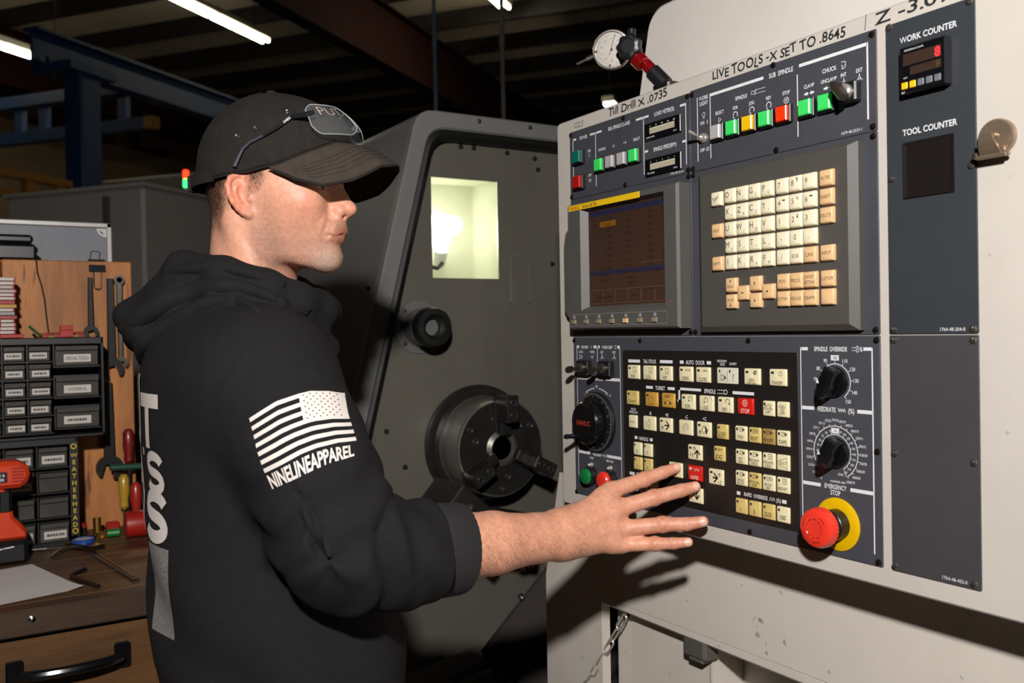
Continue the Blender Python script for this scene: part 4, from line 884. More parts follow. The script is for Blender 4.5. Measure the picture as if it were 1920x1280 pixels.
for y, z in ((.985, 1.055), (1.03, 1.0), (1.16, .965), (1.14, 1.01)):
    b = MB(); b.lathe([(.008, 0), (.008, .006), (.004, .006), (.004, .002), (0, .002)], (-1.788, y, z), (1, 0, 0), 10); b.build('clamp_screw', M_SCRL, tr)
# rail of the sub slide running from the chuck towards the door
gd = thing('way_cover', 'dark grey slanted sheet guard with a bolt below the forearm', 'guard', (-1.85, 1.3, .0))
def slab(pts, n, th, m, name, par):   # planar polygon given in 3D, thickness th along n
    b = MB(); p = np.array(pts, float); q = p-np.array(n)*th; k = len(p)
    b.add(np.concatenate([p, q]), [tuple(range(k)), tuple(range(k, 2*k))[::-1]]+[(i, k+i, k+(i+1) % k, (i+1) % k) for i in range(k)]); return b.build(name, m, par, smooth=False)
M_GUARD = mat('violet_grey_guard', '3a3433', .75, spec=.15, var=(6, .1), bump=(80, .05))
slab([(-1.95, 1.10, .66), (-1.95, 1.40, .93), (-1.62, 1.50, .96), (-1.62, 1.30, .30), (-1.95, 1.12, .60)], (.5, -.6, .6), .006, M_GUARD, 'guard_sheet', gd)
b = MB(); b.lathe([(.008, 0), (.008, .004), (0, .007)], (-1.94, 1.215, .776), (.5, -.6, .6), 10); b.build('guard_bolt', M_STEELD, gd)
b = MB(); b.tube([(-1.96, 1.02, .60), (-1.93, 1.12, .628), (-1.9, 1.14, .60), (-1.8, 1.2, .5)], .016, 8); b.build('guard_hinge', M_SEAL, gd)
slab([(-2.08, .80, .565), (-1.62, .72, .36), (-1.62, 1.26, .38), (-2.08, 1.17, .625)], (.45, 0, .9), .008, M_LGW, 'bed_tray', gd)
b = MB(); b.box((-2.08, 1.3, .0), (-1.4, 2.1, .56), .01); b.build('bed_base', M_LG, gd)
b = MB(); b.tube([(-1.76, 1.22, .93), (-1.70, 1.29, .96), (-1.6, 1.40, 1.02), (-1.5, 1.5, 1.08)], .022, 10); b.build('coolant_hose', M_SEAL, gd)
b = MB(); b.box((-2.08, 2.0, .0), (-.3, 2.05, 2.0)); b.build('chamber_back', M_LGW, gd)
# ---- off-white door behind the cabinet and lower front
dr = thing('lathe_door', 'off-white lathe door leaning behind the top of the control cabinet', 'door', (-.7, 1.13, 1.16))
def sl(z): return 1.068+(z-1.15)*.146
pts = [(-1.44, 1.16), (.2, 1.16), (.2, 2.085)]
for i in range(7): a = radians(90+15*i); pts.append((-1.358+.04*cos(a), 2.045+.04*sin(a)))
b = MB(); m = len(pts); front = [(x, sl(z), z) for x, z in pts]; ins = [(x+(.006 if x < -1 else 0), sl(z)-.006, z-(.006 if z > 2 else 0)) for x, z in pts]; back = [(x, sl(z)+.05, z) for x, z in pts]
b.add(back+front+ins, [(j*m+i, j*m+(i+1) % m, (j+1)*m+(i+1) % m, (j+1)*m+i) for j in range(2) for i in range(m)]+[tuple(range(m))[::-1], tuple(range(2*m, 3*m))]); b.build('door_panel', mat('door_paint', 'ebe4dc', .45, var=(5, .05), bump=(120, .06), spots=(38, .72, 'b8b2a6')), dr, auto=20)
fr = thing('lathe_lower_cabinet', 'off-white lower lathe cabinet below the control cabinet with open lower recess', 'cabinet', (-.7, 1.09, 0))
FY = 1.066
slab([(-1.604, FY, .05), (-1.409, FY, .05), (-1.409, FY, .93), (.3, FY, .942), (.3, FY, 1.155), (-1.545, FY, 1.155), (-1.602, FY, .93)][::1], (0, -1, 0), .02, M_CABB, 'front_sheet', fr)
b = MB(); b.box((-1.409, FY+.001, .915), (.3, FY+.06, .935), .004); b.build('recess_lip', M_CABB, fr)
b = MB(); b.box((-1.409, FY+.04, .05), (-1.365, FY+.06, .93)); b.build('recess_jamb', M_CABB, fr)
b = MB(); b.box((-1.362, FY+.035, .05), (-1.145, FY+.055, .905), .004); b.build('inner_panel', M_CABB, fr)
b = MB(); b.box((-1.16, FY+.11, .05), (.3, FY+.13, .92), .004); b.build('deep_panel', M_CABB, fr)
b = MB(); b.box((-1.150, FY+.035, .05), (-1.144, FY+.12, .905)); b.build('panel_return', M_CABB, fr)
b = MB(); b.box((-1.18, FY+.0, .885), (-1.125, FY+.036, .922), .005); b.box((-1.17, FY+.004, .878), (-1.135, FY+.03, .886), .003); b.build('latch_bracket', mat('grey_bracket', '5a5650', .5, var=(20, .1)), fr)
# chain hanging from the recess
ch = thing('chain', 'bright steel link chain hanging from the recess under the control cabinet', 'chain', (-1.42, FY, .6))
p0 = Vector((-1.352, FY+.012, .905)); p1 = Vector((-1.53, FY-.012, .655)); L = (p1-p0).length; n = int(L/.0285)
for i in range(n):
    c = p0.lerp(p1, (i+.5)/n)-Vector((0, 0, .012*sin(pi*(i+.5)/n))); d = (p1-p0).normalized(); s = Vector((0, 1, 0)) if i % 2 else d.cross(Vector((0, 1, 0))).normalized(); s = (s-d*s.dot(d)).normalized()
    a, w = .0125, .0062; path = [c+d*(a*q)+s*w for q in (-1, 1)]; pth = []
    for k in range(6): t = -pi/2+pi*k/5; pth.append(c+d*(a+w*cos(t))+s*(w*sin(t)))
    for k in range(6): t = pi/2+pi*k/5; pth.append(c-d*(a-w*cos(t))+s*(w*sin(t)))
    b = MB(); b.tube(pth, .0021, 6, closed=True); b.build('link', M_CHR, ch)
b = MB(); b.tube([(-1.352, FY+.03, .93), (-1.352, FY+.03, .912), (-1.352, FY+.012, .9)], .004, 6); b.build('chain_hook', M_SEAL, ch)
# ================================================================== workbench and its things
M_PLY = mat('plywood_board', 'b9763c', .55, var=(3.5, .45), bump=(30, .15), stretch=(4, 5, .7), spots=(7, .63, '6d3c18'))
M_BENCH = mat('oiled_bench_top', '5b4028', .45, var=(5, .4), bump=(40, .15), stretch=(2.5, .5, 3), spots=(4, .62, '2e1e12'))
M_BEDGE = mat('bench_edge_wood', '3f2c1e', .5, var=(6, .35), bump=(50, .15), stretch=(2, .6, 4))
M_DRWW = mat('drawer_front_wood', '60401f', .5, var=(6, .5), bump=(50, .2), stretch=(3, .5, 4), spots=(5, .62, '2f1c0e'))
M_FRM = mat('black_drawer_frame', '1c1b1c', .45, var=(20, .15))
M_DRW = mat('smoked_drawer_plastic', '4b4844', .25, var=(14, .2), coat=.3)
M_LAB = mat('white_label', 'c9c2ba', .6, var=(30, .08)); M_LABT = mat('label_ink', '4a4644', .6, var=(50, .1))
M_IRON = mat('black_iron', '2b2a2a', .4, metal=.6, var=(20, .25)); M_CHV = mat('chrome_vanadium', '9a968f', .25, metal=1, var=(20, .2))
M_RED = mat('red_plastic', 'a51f16', .4, var=(20, .12)); M_GREEN = mat('green_plastic', '1c7a30', .4, var=(20, .12))
wb = thing('workbench', 'heavy oiled wooden workbench with a drawer and black pull handle', 'workbench', (-2.03, -.2, 0))
for i, (x0, x1) in enumerate(((-2.36, -2.2), (-2.198, -2.05), (-2.048, -1.9), (-1.898, -1.755))):
    b = MB(); b.box((x0, -.9, .945), (x1, .46, 1.0), .002); b.build('top_plank', M_BENCH, wb)
b = MB(); b.box((-1.753, -.9, .955), (-1.71, .46, 1.0), .003); b.build('front_edge', M_BEDGE, wb)
b = MB(); b.lathe([(.006, 0), (.006, .002), (0, .004)], (-1.71, .105, .983), (1, 0, 0), 10); b.build('edge_nail', M_CHV, wb)
b = MB(); b.box((-2.3, -.86, .1), (-1.79, .42, .94)); b.build('carcass', M_BEDGE, wb)
b = MB(); b.box((-1.79, -.3, .70), (-1.725, .42, .945), .006); dw = b.build('drawer', M_DRWW, wb)
b = MB(); b.box((-1.79, -.3, .42), (-1.725, .42, .69), .006); b.build('drawer', M_DRWW, wb)
for x in (-2.28, -1.82):
    for y in (-.84, .34): b = MB(); b.box((x, y, 0), (x+.07, y+.07, .12)); b.build('leg', M_BEDGE, wb)
b = MB(); yy = np.linspace(.085, .24, 11); b.tube([(-1.705+.028*sin(pi*min(1, max(0, t*1.0)))**.4, y, .895+.002*t) for t, y in zip(np.linspace(0.02, .98, 11), yy)], .009, 10)
b.build('pull_handle', M_BLKG, dw)
for y in (.078, .245): b = MB(); b.box((-1.7255, y-.013, .872), (-1.712, y+.013, .915), .003); b.build('handle_plate', M_BLKG, dw)
# back board of vertical planks
bd = thing('back_board', 'worn orange plywood tool board standing at the back of the bench', 'board', (-2.35, -.2, 1.0))
for y0, y1 in ((-.75, .098), (.101, .372)):
    b = MB(); b.box((-2.352, y0, 1.0), (-2.332, y1, 1.631), .002); b.build('board_panel', M_PLY, bd)
b = MB(); pts = [(.170, 1.631), (.172, 1.60), (.180, 1.57), (.185, 1.54), (.188, 1.50), (.192, 1.46)]; b.line(pts, .0035, 0); v = [q.copy() for q in b.v]; b.v = [np.stack([np.full(len(q), -2.3315), q[:, 0], q[:, 1]], 1) for q in v]; b.build('board_crack', mat('crack_dark', '24130a', .8, var=(30, .2)), bd, smooth=False)
b = MB(); b.box((-2.47, -.75, 1.60), (-2.353, .37, 1.63)); b.build('top_ledge', M_PLY, bd)
wbd = thing('whiteboard', 'small grey board in pale aluminium frame behind the plywood', 'board', (-2.465, -.2, 1.63))
b = MB(); b.box((-2.472, -.5, 1.63), (-2.462, .34, 1.728)); b.build('panel', mat('grey_board_face', '7a7c84', .5, var=(8, .1), bump=(60, .2)), wbd)
M_ALU = mat('aluminium_frame', 'b9b6b2', .45, metal=.3, var=(20, .1))
b = MB(); b.box((-2.474, -.5, 1.724), (-2.455, .348, 1.736), .002); b.box((-2.474, .336, 1.63), (-2.455, .348, 1.736), .002); b.build('frame', M_ALU, wbd)
b = MB(); b.prism([(.312, 1.722), (.336, 1.722), (.336, 1.700), (.326, 1.702), (.316, 1.71)], -2.461, -2.456); b.v[0] = b.v[0][:, [2, 0, 1]]; b.build('corner_bracket', M_ALU, wbd)
b = MB(); b.prism([(.318, 1.716), (.330, 1.706), (.326, 1.714)], -2.456, -2.4545); b.v[0] = b.v[0][:, [2, 0, 1]]; b.build('bracket_mark', M_IRON, wbd)
cs = thing('tool_case', 'flat black plastic case lying on top of the plywood board', 'case', (-2.40, .05, 1.631))
b = MB(); b.box((-2.45, -.1, 1.631), (-2.345, .172, 1.668), .006); b.build('lower_shell', M_BLK, cs)
b = MB(); b.box((-2.445, -.1, 1.670), (-2.35, .166, 1.69), .006); b.build('upper_shell', M_BLK, cs)

# parts cabinets
def drawer(par, x, y0, y1, z0, z1, lab=True, text=None, tint=None):
    b = MB(); e = .003
    b.add([(x, y0+e, z0+e), (x, y1-e, z0+e), (x, y1-e, z1-e), (x, y0+e, z1-e), (x+.012, y0+e, z0+e), (x+.012, y1-e, z0+e), (x+.012, y1-e, z1-e*3), (x+.012, y0+e, z1-e*3), (x+.02, y0+e, z1-e*4), (x+.02, y1-e, z1-e*4), (x+.02, y1-e, z1-e), (x+.02, y0+e, z1-e)], [(4, 5, 6, 7), (0, 1, 5, 4), (1, 2, 6, 5), (3, 0, 4, 7), (7, 6, 9, 8), (8, 9, 10, 11), (11, 10, 2, 3), (6, 2, 10, 9), (7, 8, 11, 3)])
    d = b.build('drawer', tint or M_DRW, par, auto=20)
    if lab:
        h = (z1-z0)*.36; zc = z0+(z1-z0)*.38; w = (y1-y0)*(.36 if y1-y0 < .07 else .3); yc = (y0+y1)/2+random.uniform(-.002, .002)
        b = MB(); b.box((x+.0119, yc-w, zc-h/2), (x+.0125, yc+w, zc+h/2)); l = b.build('label', M_LAB, d)
        b = MB()
        if text: b.text(text, yc, zc, h*.42, x+.0127, 'c', min(.8, 1.7*w/(len(text)*h*.42*.75)), .01); b.v = [q[:, [2, 0, 1]] for q in b.v]
        else:
            y = yc-w*.75
            while y < yc+w*.7: q = random.uniform(.002, .006); b.add([(x+.0127, y, zc-h*.16), (x+.0127, min(y+q, yc+w*.8), zc-h*.16), (x+.0127, min(y+q, yc+w*.8), zc+h*.16), (x+.0127, y, zc+h*.16)], [(0, 1, 2, 3)]); y += q+.0012
        b.build('label_print', M_LABT, l if False else d, smooth=False)
def frame(par, x0, x1, y0, y1, z0, z1, cells):
    b = MB(); t = .003
    b.box((x0, y0, z0), (x0+t, y1, z1)); b.box((x0, y0, z0), (x1, y0+t, z1)); b.box((x0, y1-.006, z0), (x1, y1, z1), .001); b.box((x0, y0, z1-.016), (x1, y1, z1), .002); b.box((x0, y0, z0), (x1, y1, z0+.006), .001)
    for (a, c, d, e) in cells: b.box((x0, a-.0015, d-.0015), (x1-.004, c+.0015, d+.001)); b.box((x0, a-.0015, d), (x1-.004, a+.001, e)); b.box((x0, a-.001, d), (x1-.03, c+.001, e))
    return b.build('frame', M_FRM, par)
random.seed(11)
pc = thing('parts_cabinet', 'upper black parts cabinet with many small labelled drawers', 'parts cabinet', (-2.26, 0, 1.235))
cells = []
for c, (a, e) in enumerate(((-.012, .037), (.04, .088), (.091, .135), (.138, .184))):
    for r in range(5): z1 = 1.437-r*.0386; cells.append((a, e, z1-.036, z1))
big = [(.189, .279, 1.437-.048-i*.0675, 1.437-i*.0675) for i in range(3)]
frame(pc, -2.328, -2.19, -.02, .288, 1.235, 1.453, cells+big)
for q in cells: drawer(pc, -2.206, *q)
for q, t in zip(big, ('SPECIAL TOOLS', '3/4 & 7/8 FINISH MILL', None)): drawer(pc, -2.206, *q, text=t)
pc2 = thing('parts_cabinet', 'lower black parts cabinet with wider dusty drawers and a yellow lettered strip', 'parts cabinet', (-2.26, 0, 1.0))
cells = []
for c, (a, e) in enumerate(((-.04, .022), (.026, .086), (.09, .147), (.152, .213))):
    for r in range(4): z1 = 1.218-r*.0545; cells.append((a, e, z1-.047, z1))
frame(pc2, -2.328, -2.19, -.05, .232, 1.0, 1.235, cells)
for i, q in enumerate(cells): drawer(pc2, -2.206, *q, lab=i not in (5, 13, 14, 10))
b = MB(); b.box((-2.1895, .2145, 1.02), (-2.188, .2315, 1.226)); st = b.build('strip', M_FRM, pc2)
b = MB()
for i, c in enumerate('WEATHERHEAD'): b.text(c, .223, 1.196-i*.0152, .0098, -2.1875, 'c', 1, .02)
b.arc((.223, 1.215), .004, .0062, 0, 360, -2.1875, 14); b.arc((.223, 1.03), .004, .0062, 0, 360, -2.1875, 14)
b.v = [q[:, [2, 0, 1]] for q in b.v]; b.build('strip_lettering', mat('yellow_lettering', 'd8b020', .5, var=(30, .05)), st, smooth=False)

# stack of slim insert boxes on the upper cabinet
cols = ['b3261c', 'c9c4bd', 'c9c4bd', 'c9c4bd', 'c9c4bd', '8f2018', '9f9a98', 'c9c4bd', 'b88a18', 'a8281c', 'c9c4bd', 'c9c4bd', 'b8b0aa', 'b8b0aa', 'c9c4bd', 'c9c4bd']
nm = ['red', 'white']; z = 1.4535
ords = ['lowest', 'second', 'third', 'fourth', 'fifth', 'sixth', 'seventh', 'eighth', 'ninth', 'tenth', 'eleventh', 'twelfth', 'thirteenth', 'fourteenth', 'fifteenth', 'topmost']
M_IBR = mat('red_insert_box', '9c2018', .4, var=(30, .1))
for i, c in enumerate(cols):
    h = .0076+random.uniform(-.0004, .0009); y0 = .09+random.uniform(-.002, .002); y1 = (.134 if i == 0 else .122)+random.uniform(-.003, .003); x0 = -2.262+random.uniform(-.004, .004)
    cn = {'b3261c': 'red', '8f2018': 'dark red', 'b88a18': 'yellow', 'a8281c': 'red', '9f9a98': 'grey', 'b8b0aa': 'pale grey'}.get(c, 'white')
    t = thing('insert_box', '%s slim carbide insert box, %s in the stack on the parts cabinet' % (cn, ords[i] if i in (0, 15) else ords[i]+' from below'), 'box', (x0, (y0+y1)/2, z), 'stack of insert boxes')
    b = MB(); b.box((x0-.02, y0, z), (x0+.022, y1, z+h), .0008); b.build('box_body', M_IBR if i not in (8, 6) else mat('box_'+cn.replace(' ', '_'), c, .4, var=(30, .08)), t)
    if i not in (5, 8): b = MB(); b.box((x0+.0221, y0+.001, z+.001), (x0+.0226, y1-.004, z+h-.001)); b.build('box_label', mat('label_'+cn.replace(' ', '_'), c, .5, var=(30, .08)), t)
    z += h+.0004
# loose red pieces on top of the upper cabinet
for i, (y, w, h, c, lab, nmn) in enumerate(((.152, .02, .008, '2c6a34', 'green marker pen leaning beside the insert boxes', 'marker_pen'), (.165, .03, .010, 'a01c14', 'flat red insert case left in the row on the parts cabinet', 'insert_case'), (.187, .022, .011, '98241a', 'dark red insert case in the middle of the row on the cabinet', 'insert_case'), (.207, .026, .026, 'b32218', 'tallest red insert case on the parts cabinet', 'insert_case'), (.236, .018, .012, 'a01c14', 'red insert case at the right end of the row under the dark wrench', 'insert_case'), (.18, .012, .004, 'b09a50', 'small brass insert lying before the red cases', 'loose_insert'), (.228, .012, .004, 'b09a50', 'small brass insert lying before the rightmost red case', 'loose_insert'))):
    m = mat(nmn+'_%d' % i, c, .4, var=(30, .15)); x = -2.25 if nmn != 'loose_insert' else -2.212
    t = thing(nmn, lab, nmn.replace('_', ' '), (x, y+w/2, 1.4535), 'loose pieces on the parts cabinet')
    b = MB()
    if nmn == 'marker_pen': b.cyl((x-.01, y-.004, 1.478), (x+.02, y+.016, 1.4565), .003, n=8); b.build('barrel', m, t); b = MB(); b.cyl((x+.02, y+.016, 1.4565), (x+.0225, y+.0176, 1.4555), .002, .001, 8); b.build('tip', M_IRON, t)
    else:
        b.box((x-.012, y, 1.4535), (x+.012, y+w, 1.4535+h*.6), .001); b.build('case_base', m, t); b = MB(); b.box((x-.0115, y+.0005, 1.4535+h*.62), (x+.0115, y+w-.0005, 1.4535+h), .001); b.build('case_lid', m, t)

# wrenches hanging on the board
def wrench(name, label, y, ztop, zbot, wt, wb_, head, m, ring=False, thick=.008, flip=1, x=-2.322):
    t = thing(name, label, 'wrench', (x, y, min(ztop, zbot)), 'wrenches on the plywood board'); T = lambda v: np.stack([x+v[:, 2], v[:, 0], v[:, 1]], 1)
    b = MB(); b.prism([(y-wt, ztop), (y-wb_, zbot), (y+wb_, zbot), (y+wt, ztop)][::-1] if ztop > zbot else [(y-wt, ztop), (y-wb_, zbot), (y+wb_, zbot), (y+wt, ztop)], 0, thick, .0015); b.build('shank', m, t, T)
    if head:
        r = head; s = -1 if zbot < ztop else 1; cz = zbot+s*r*.7; pts = []
        a0 = -90 if s < 0 else 90
        for i in range(21): a = radians(a0+38+(284)*i/20); pts.append((y+r*cos(a), cz+r*sin(a)))
        for q in (-.34, .34): pass
        A = radians(a0); d = np.array([cos(A), sin(A)]); nn = np.array([-d[1], d[0]]); c = np.array([y, cz])
        pts += [tuple(c+d*r*.75-nn*r*.44), tuple(c-d*r*.25-nn*r*.42), tuple(c-d*r*.25+nn*r*.42), tuple(c+d*r*.75+nn*r*.44)]
        if True:
            ang = radians(15*flip); pts = [(y+(p[0]-y)*cos(ang)-(p[1]-cz)*sin(ang), cz+(p[0]-y)*sin(ang)+(p[1]-cz)*cos(ang)) for p in pts]
        b = MB(); b.prism(pts, -.001, thick+.003); b.build('jaw_head', m, t, T, smooth=False)
    if ring:
        c = (x+thick/2, y, ztop+ring*.75); b = MB(); b.lathe([(ring*.55, -.006), (ring, -.006), (ring, .006), (ring*.55, .006), (ring*.55, -.006)], c, (1, 0, 0), 20); b.build('ring_end', m, t)
    else:
        b = MB(); b.cyl((x+thick-.001, y, ztop-.012 if ztop > zbot else ztop+.012), (x+thick+.001, y, ztop-.012 if ztop > zbot else ztop+.012), .003, n=10); b.build('hang_hole', M_SEAL, t)
    return t
wrench('open_end_wrench', 'slim dark open-end wrench hanging left on the plywood board', .279, 1.592, 1.475, .0045, .0065, .016, M_IRON, flip=1)
wrench('open_end_wrench', 'long wide dark open-end wrench hanging in the middle of the board', .322, 1.59, 1.395, .007, .009, .026, M_IRON, thick=.01, flip=1)
wrench('combination_wrench', 'bright chrome combination wrench with ring end up at the board edge', .342, 1.578, 1.40, .0065, .005, .015, M_CHV, ring=.0115)
wrench('open_end_wrench', 'largest dark wrench hanging low with its jaw near the bench', .312, 1.345, 1.165, .009, .012, .03, M_IRON, thick=.012, flip=-1)
# binder clip on the board edge
bc = thing('binder_clip', 'black binder clip with wire loops clamped on the board top', 'clip', (-2.33, .297, 1.6))
b = MB(); b.prism([(-2.356, 1.606), (-2.327, 1.606), (-2.336, 1.636), (-2.347, 1.636)], .279, .315); b.v[0] = b.v[0][:, [0, 2, 1]]; b.build('clip_body', M_BLK, bc)
b = MB(); b.tube([(-2.345, .284, 1.635), (-2.348, .286, 1.652), (-2.349, .290, 1.656), (-2.349, .302, 1.656), (-2.348, .306, 1.652), (-2.345, .304, 1.635)], .0011, 6); b.build('wire_loop', M_IRON, bc)
b = MB(); b.tube([(-2.326, .306, 1.607), (-2.322, .303, 1.57), (-2.322, .300, 1.565), (-2.322, .290, 1.567), (-2.322, .288, 1.572), (-2.326, .288, 1.607)], .0011, 6); b.build('wire_loop', M_CHV, bc)
# screwdrivers at the board edge
for i, (y, zt, c, lab) in enumerate(((.352, 1.235, '7a1c18', 'dark red handled screwdriver hanging at the board edge'), (.338, 1.13, 'b5902a', 'yellow handled screwdriver hanging behind the green bar'), (.362, 1.11, 'a8281c', 'bright red handled screwdriver hanging low beside the hoodie'))):
    x = -2.30+.012*i; t = thing('screwdriver', lab, 'screwdriver', (x, y, zt-.17), 'screwdrivers at the board edge')
    b = MB(); b.lathe([(.006, 0), (.012, -.008), (.013, -.04), (.010, -.06), (.011, -.075), (.006, -.082)], (x, y, zt), (0, 0, 1), 12); b.build('handle', mat('driver_handle_%d' % i, c, .35, var=(20, .1), coat=.3), t)
    b = MB(); b.cyl((x, y, zt-.08), (x, y, zt-.19), .0032, n=8); b.build('blade', M_CHV, t)
t = thing('t_handle_key', 'dark green T-handle key hanging crosswise at the board edge', 'hex key', (-2.285, .345, 1.0))
b = MB(); b.cyl((-2.285, .308, 1.148), (-2.285, .40, 1.145), .0075, n=12, bev=.002); b.build('cross_handle', mat('dark_green_grip', '1f4a3c', .4, var=(20, .1)), t)
b = MB(); b.cyl((-2.285, .35, 1.145), (-2.285, .345, 1.002), .004, n=6); b.build('shaft', M_IRON, t)

# cordless drill
dl = thing('cordless_drill', 'orange and black cordless drill standing on the bench', 'drill', (-2.10, .08, 1.0))
M_OR = mat('orange_plastic', 'd8401c', .4, var=(15, .08)); T = lambda v: np.stack([-2.10+v[:, 2], v[:, 0], v[:, 1]], 1)
b = MB(); b.box((.055, 1.0, -.038), (.124, 1.047, .038), .008); b.build('battery', M_BLK, dl, T)
b = MB(); b.line([(.066, 1.033), (.080, 1.035), (.098, 1.037)], .0022, .0385); b.build('battery_stripe', M_LEG, dl, T, smooth=False)
b = MB(); b.prism([(.05, 1.047), (.122, 1.047), (.124, 1.062), (.112, 1.078), (.100, 1.092), (.098, 1.11), (.09, 1.125), (.09, 1.15), (.07, 1.155), (.062, 1.15), (.06, 1.10), (.055, 1.075)], -.022, .022, .006); b.build('grip', M_OR, dl, T)
b = MB(); b.box((.072, 1.10, -.024), (.098, 1.15, .024), .006); b.build('grip_insert', M_BLK, dl, T)
b = MB(); b.prism([(-.05, 1.152), (.112, 1.152), (.126, 1.162), (.131, 1.178), (.126, 1.195), (.108, 1.205), (.03, 1.208), (-.05, 1.206)], -.03, .03, .008); hd = b.build('motor_housing', M_OR, dl, T)
for i in range(5): b = MB(); b.box((.098, 1.164+i*.0065, .0295), (.120, 1.1675+i*.0065, .0308)); b.build('vent_slot', M_RED, hd, T)
b = MB(); b.box((.055, 1.165, .0298), (.09, 1.186, .031), .001); b.build('name_label', M_BLK, hd, T)
b = MB(); b.text('BLACK &', .072, 1.180, .0056, .0312, 'c', .9, .02); b.text('DECKER', .072, 1.171, .0056, .0312, 'c', .9, .02); b.build('name_print', M_LEG, hd, T, smooth=False)
b = MB(); b.lathe([(.02, 0), (.024, .01), (.022, .035), (.01, .05), (0, .05)], (-2.10, -.05, 1.178), (0, -1, 0), 16); b.build('drill_chuck', M_BLK, dl)

# things lying on the bench
pp = MB(); A = np.array([-2.046, .128]); Bq = np.array([-1.800, .193]); d = (Bq-A)/np.linalg.norm(Bq-A); nn = np.array([d[1], -d[0]]); Lp = .279; Wp = .216
v = []; f = []; N = 8
for i in range(N+1):
    for j in range(N+1): p = A+d*Lp*i/N*.93+nn*Wp*j/N; v.append((p[0], p[1], 1.0012+.0012*abs(sin(i*.9))*(j/N)+(.004*(i/N-.8)/.2 if i/N > .8 and j == 0 else 0)))
f = [(i*(N+1)+j, (i+1)*(N+1)+j, (i+1)*(N+1)+j+1, i*(N+1)+j+1) for i in range(N) for j in range(N)]
v2 = [(x, y, z-.0005) for x, y, z in v]; k = len(v); pp.add(v+v2, f+[tuple(k+q for q in r[::-1]) for r in f])
tag(pp.build('paper_sheet', mat('white_paper', 'd4d0cb', .7, var=(8, .04)), None, auto=180), 'white sheet of paper lying on the bench by the front edge', 'paper')
ak = thing('hex_key', 'small black L-shaped hex key lying beside the paper', 'hex key', (-1.85, .195, 1.0))
b = MB(); b.tube([(-1.893, .186, 1.0042), (-1.885, .183, 1.0042), (-1.87, .186, 1.0042), (-1.777, .2165, 1.0042)], .004, 6); b.build('long_arm', M_IRON, ak)
b = MB(); b.tube([(-1.893, .186, 1.0042), (-1.905, .195, 1.0042), (-1.925, .212, 1.0042)], .004, 6); b.build('short_arm', M_IRON, ak)
cp = thing('dial_caliper', 'steel dial gauge with blue bezel and long beam lying on the bench', 'gauge', (-2.0, .24, 1.0))
def bar3(b, p, q, w, z0, z1, bev=.001):
    p = np.array(p); q = np.array(q); dd = (q-p)/np.linalg.norm(q-p); n2 = np.array([-dd[1], dd[0]])*w/2; b.prism([tuple(p-n2), tuple(q-n2), tuple(q+n2), tuple(p+n2)], z0, z1, bev)
b = MB(); bar3(b, (-2.10, .236), (-1.787, .281), .012, 1.0005, 1.006); b.build('beam', M_CHV, cp)
b = MB(); bar3(b, (-2.09, .2375), (-1.80, .279), .004, 1.006, 1.0066, 0); b.build('beam_groove', M_IRON, cp)
b = MB(); bar3(b, (-2.15, .21), (-2.075, .255), .03, 1.006, 1.016, .002); b.build('slider', M_CHV, cp)
b = MB(); b.lathe([(.022, 0), (.022, .006), (.019, .008), (.019, .006), (0, .006)], (-2.125, .232, 1.016), (0, 0, 1), 24); b.build('dial_bezel', mat('blue_bezel', '2a4a9a', .35, var=(20, .1)), cp)
b = MB(); b.lathe([(.0188, 0), (0, .0005)], (-2.125, .232, 1.0225), (0, 0, 1), 24); b.build('dial_face', M_LAB, cp)
b = MB(); b.tube([(-2.14, .21, 1.008), (-2.10, .18, 1.006), (-2.07, .165, 1.004)], [.006, .005, .0025], 8); b.build('spindle', M_CHV, cp)
mh = thing('red_mallet', 'red cylindrical mallet head lying on the bench beside the man', 'mallet', (-2.19, .37, 1.0))
b = MB(); b.lathe([(.026, 0), (.0295, .003), (.0295, .08), (.027, .084), (0, .084)], (-2.19, .325, 1.0297), (.12, 1, 0), 28); b.build('head', M_RED, mh)
b = MB(); b.lathe([(0, -.001), (.024, -.001), (.026, .002)], (-2.19, .325, 1.0297), (.12, 1, 0), 28); b.build('face', mat('dark_red_face', '7a1812', .5, var=(20, .15)), mh)
b = MB(); b.cyl((-2.19, .37, 1.03), (-2.29, .40, 1.028), .012, n=12); b.build('handle', M_IRON, mh)
t = thing('brass_fitting', 'upright brass tube fitting with open end on the bench', 'fitting', (-2.235, .272, 1.0))
M_BR = mat('brass', 'a07a3c', .35, metal=.9, var=(20, .2))
b = MB(); b.lathe([(.008, 0), (.008, .012), (.0055, .012), (.005, .004)], (-2.215, .275, 1.0095), (1, .1, 0), 16); b.build('front_ring', M_BR, t); b = MB(); b.cyl((-2.232, .272, 1.0), (-2.235, .272, 1.045), .0085, n=14); b.build('tube', M_BR, t)
t = thing('green_connector', 'small green plastic connector with red cap by the mallet', 'connector', (-2.24, .30, 1.0))
b = MB(); b.cyl((-2.22, .29, 1.0095), (-2.215, .318, 1.0095), .009, n=12, bev=.002); b.build('barrel', M_GREEN, t); b = MB(); b.box((-2.255, .292, 1.0), (-2.235, .32, 1.03), .003); b.build('red_cap', M_RED, t)
t = thing('bit_set', 'black bit holder with red-topped bits on the bench', 'bit set', (-2.225, .25, 1.0))
b = MB(); b.box((-2.25, .236, 1.0), (-2.205, .266, 1.012), .003); b.build('holder', M_BLK, t)
for i in range(5):
    b = MB(); b.cyl((-2.243+.008*i, .243+.004*(i % 2), 1.012), (-2.243+.008*i, .243+.004*(i % 2), 1.03), .003, n=6); q = b.build('bit', M_IRON, t); b = MB(); b.cyl((-2.243+.008*i, .243+.004*(i % 2), 1.03), (-2.243+.008*i, .243+.004*(i % 2), 1.035), .0034, n=6); b.build('bit_top', M_RED, q)
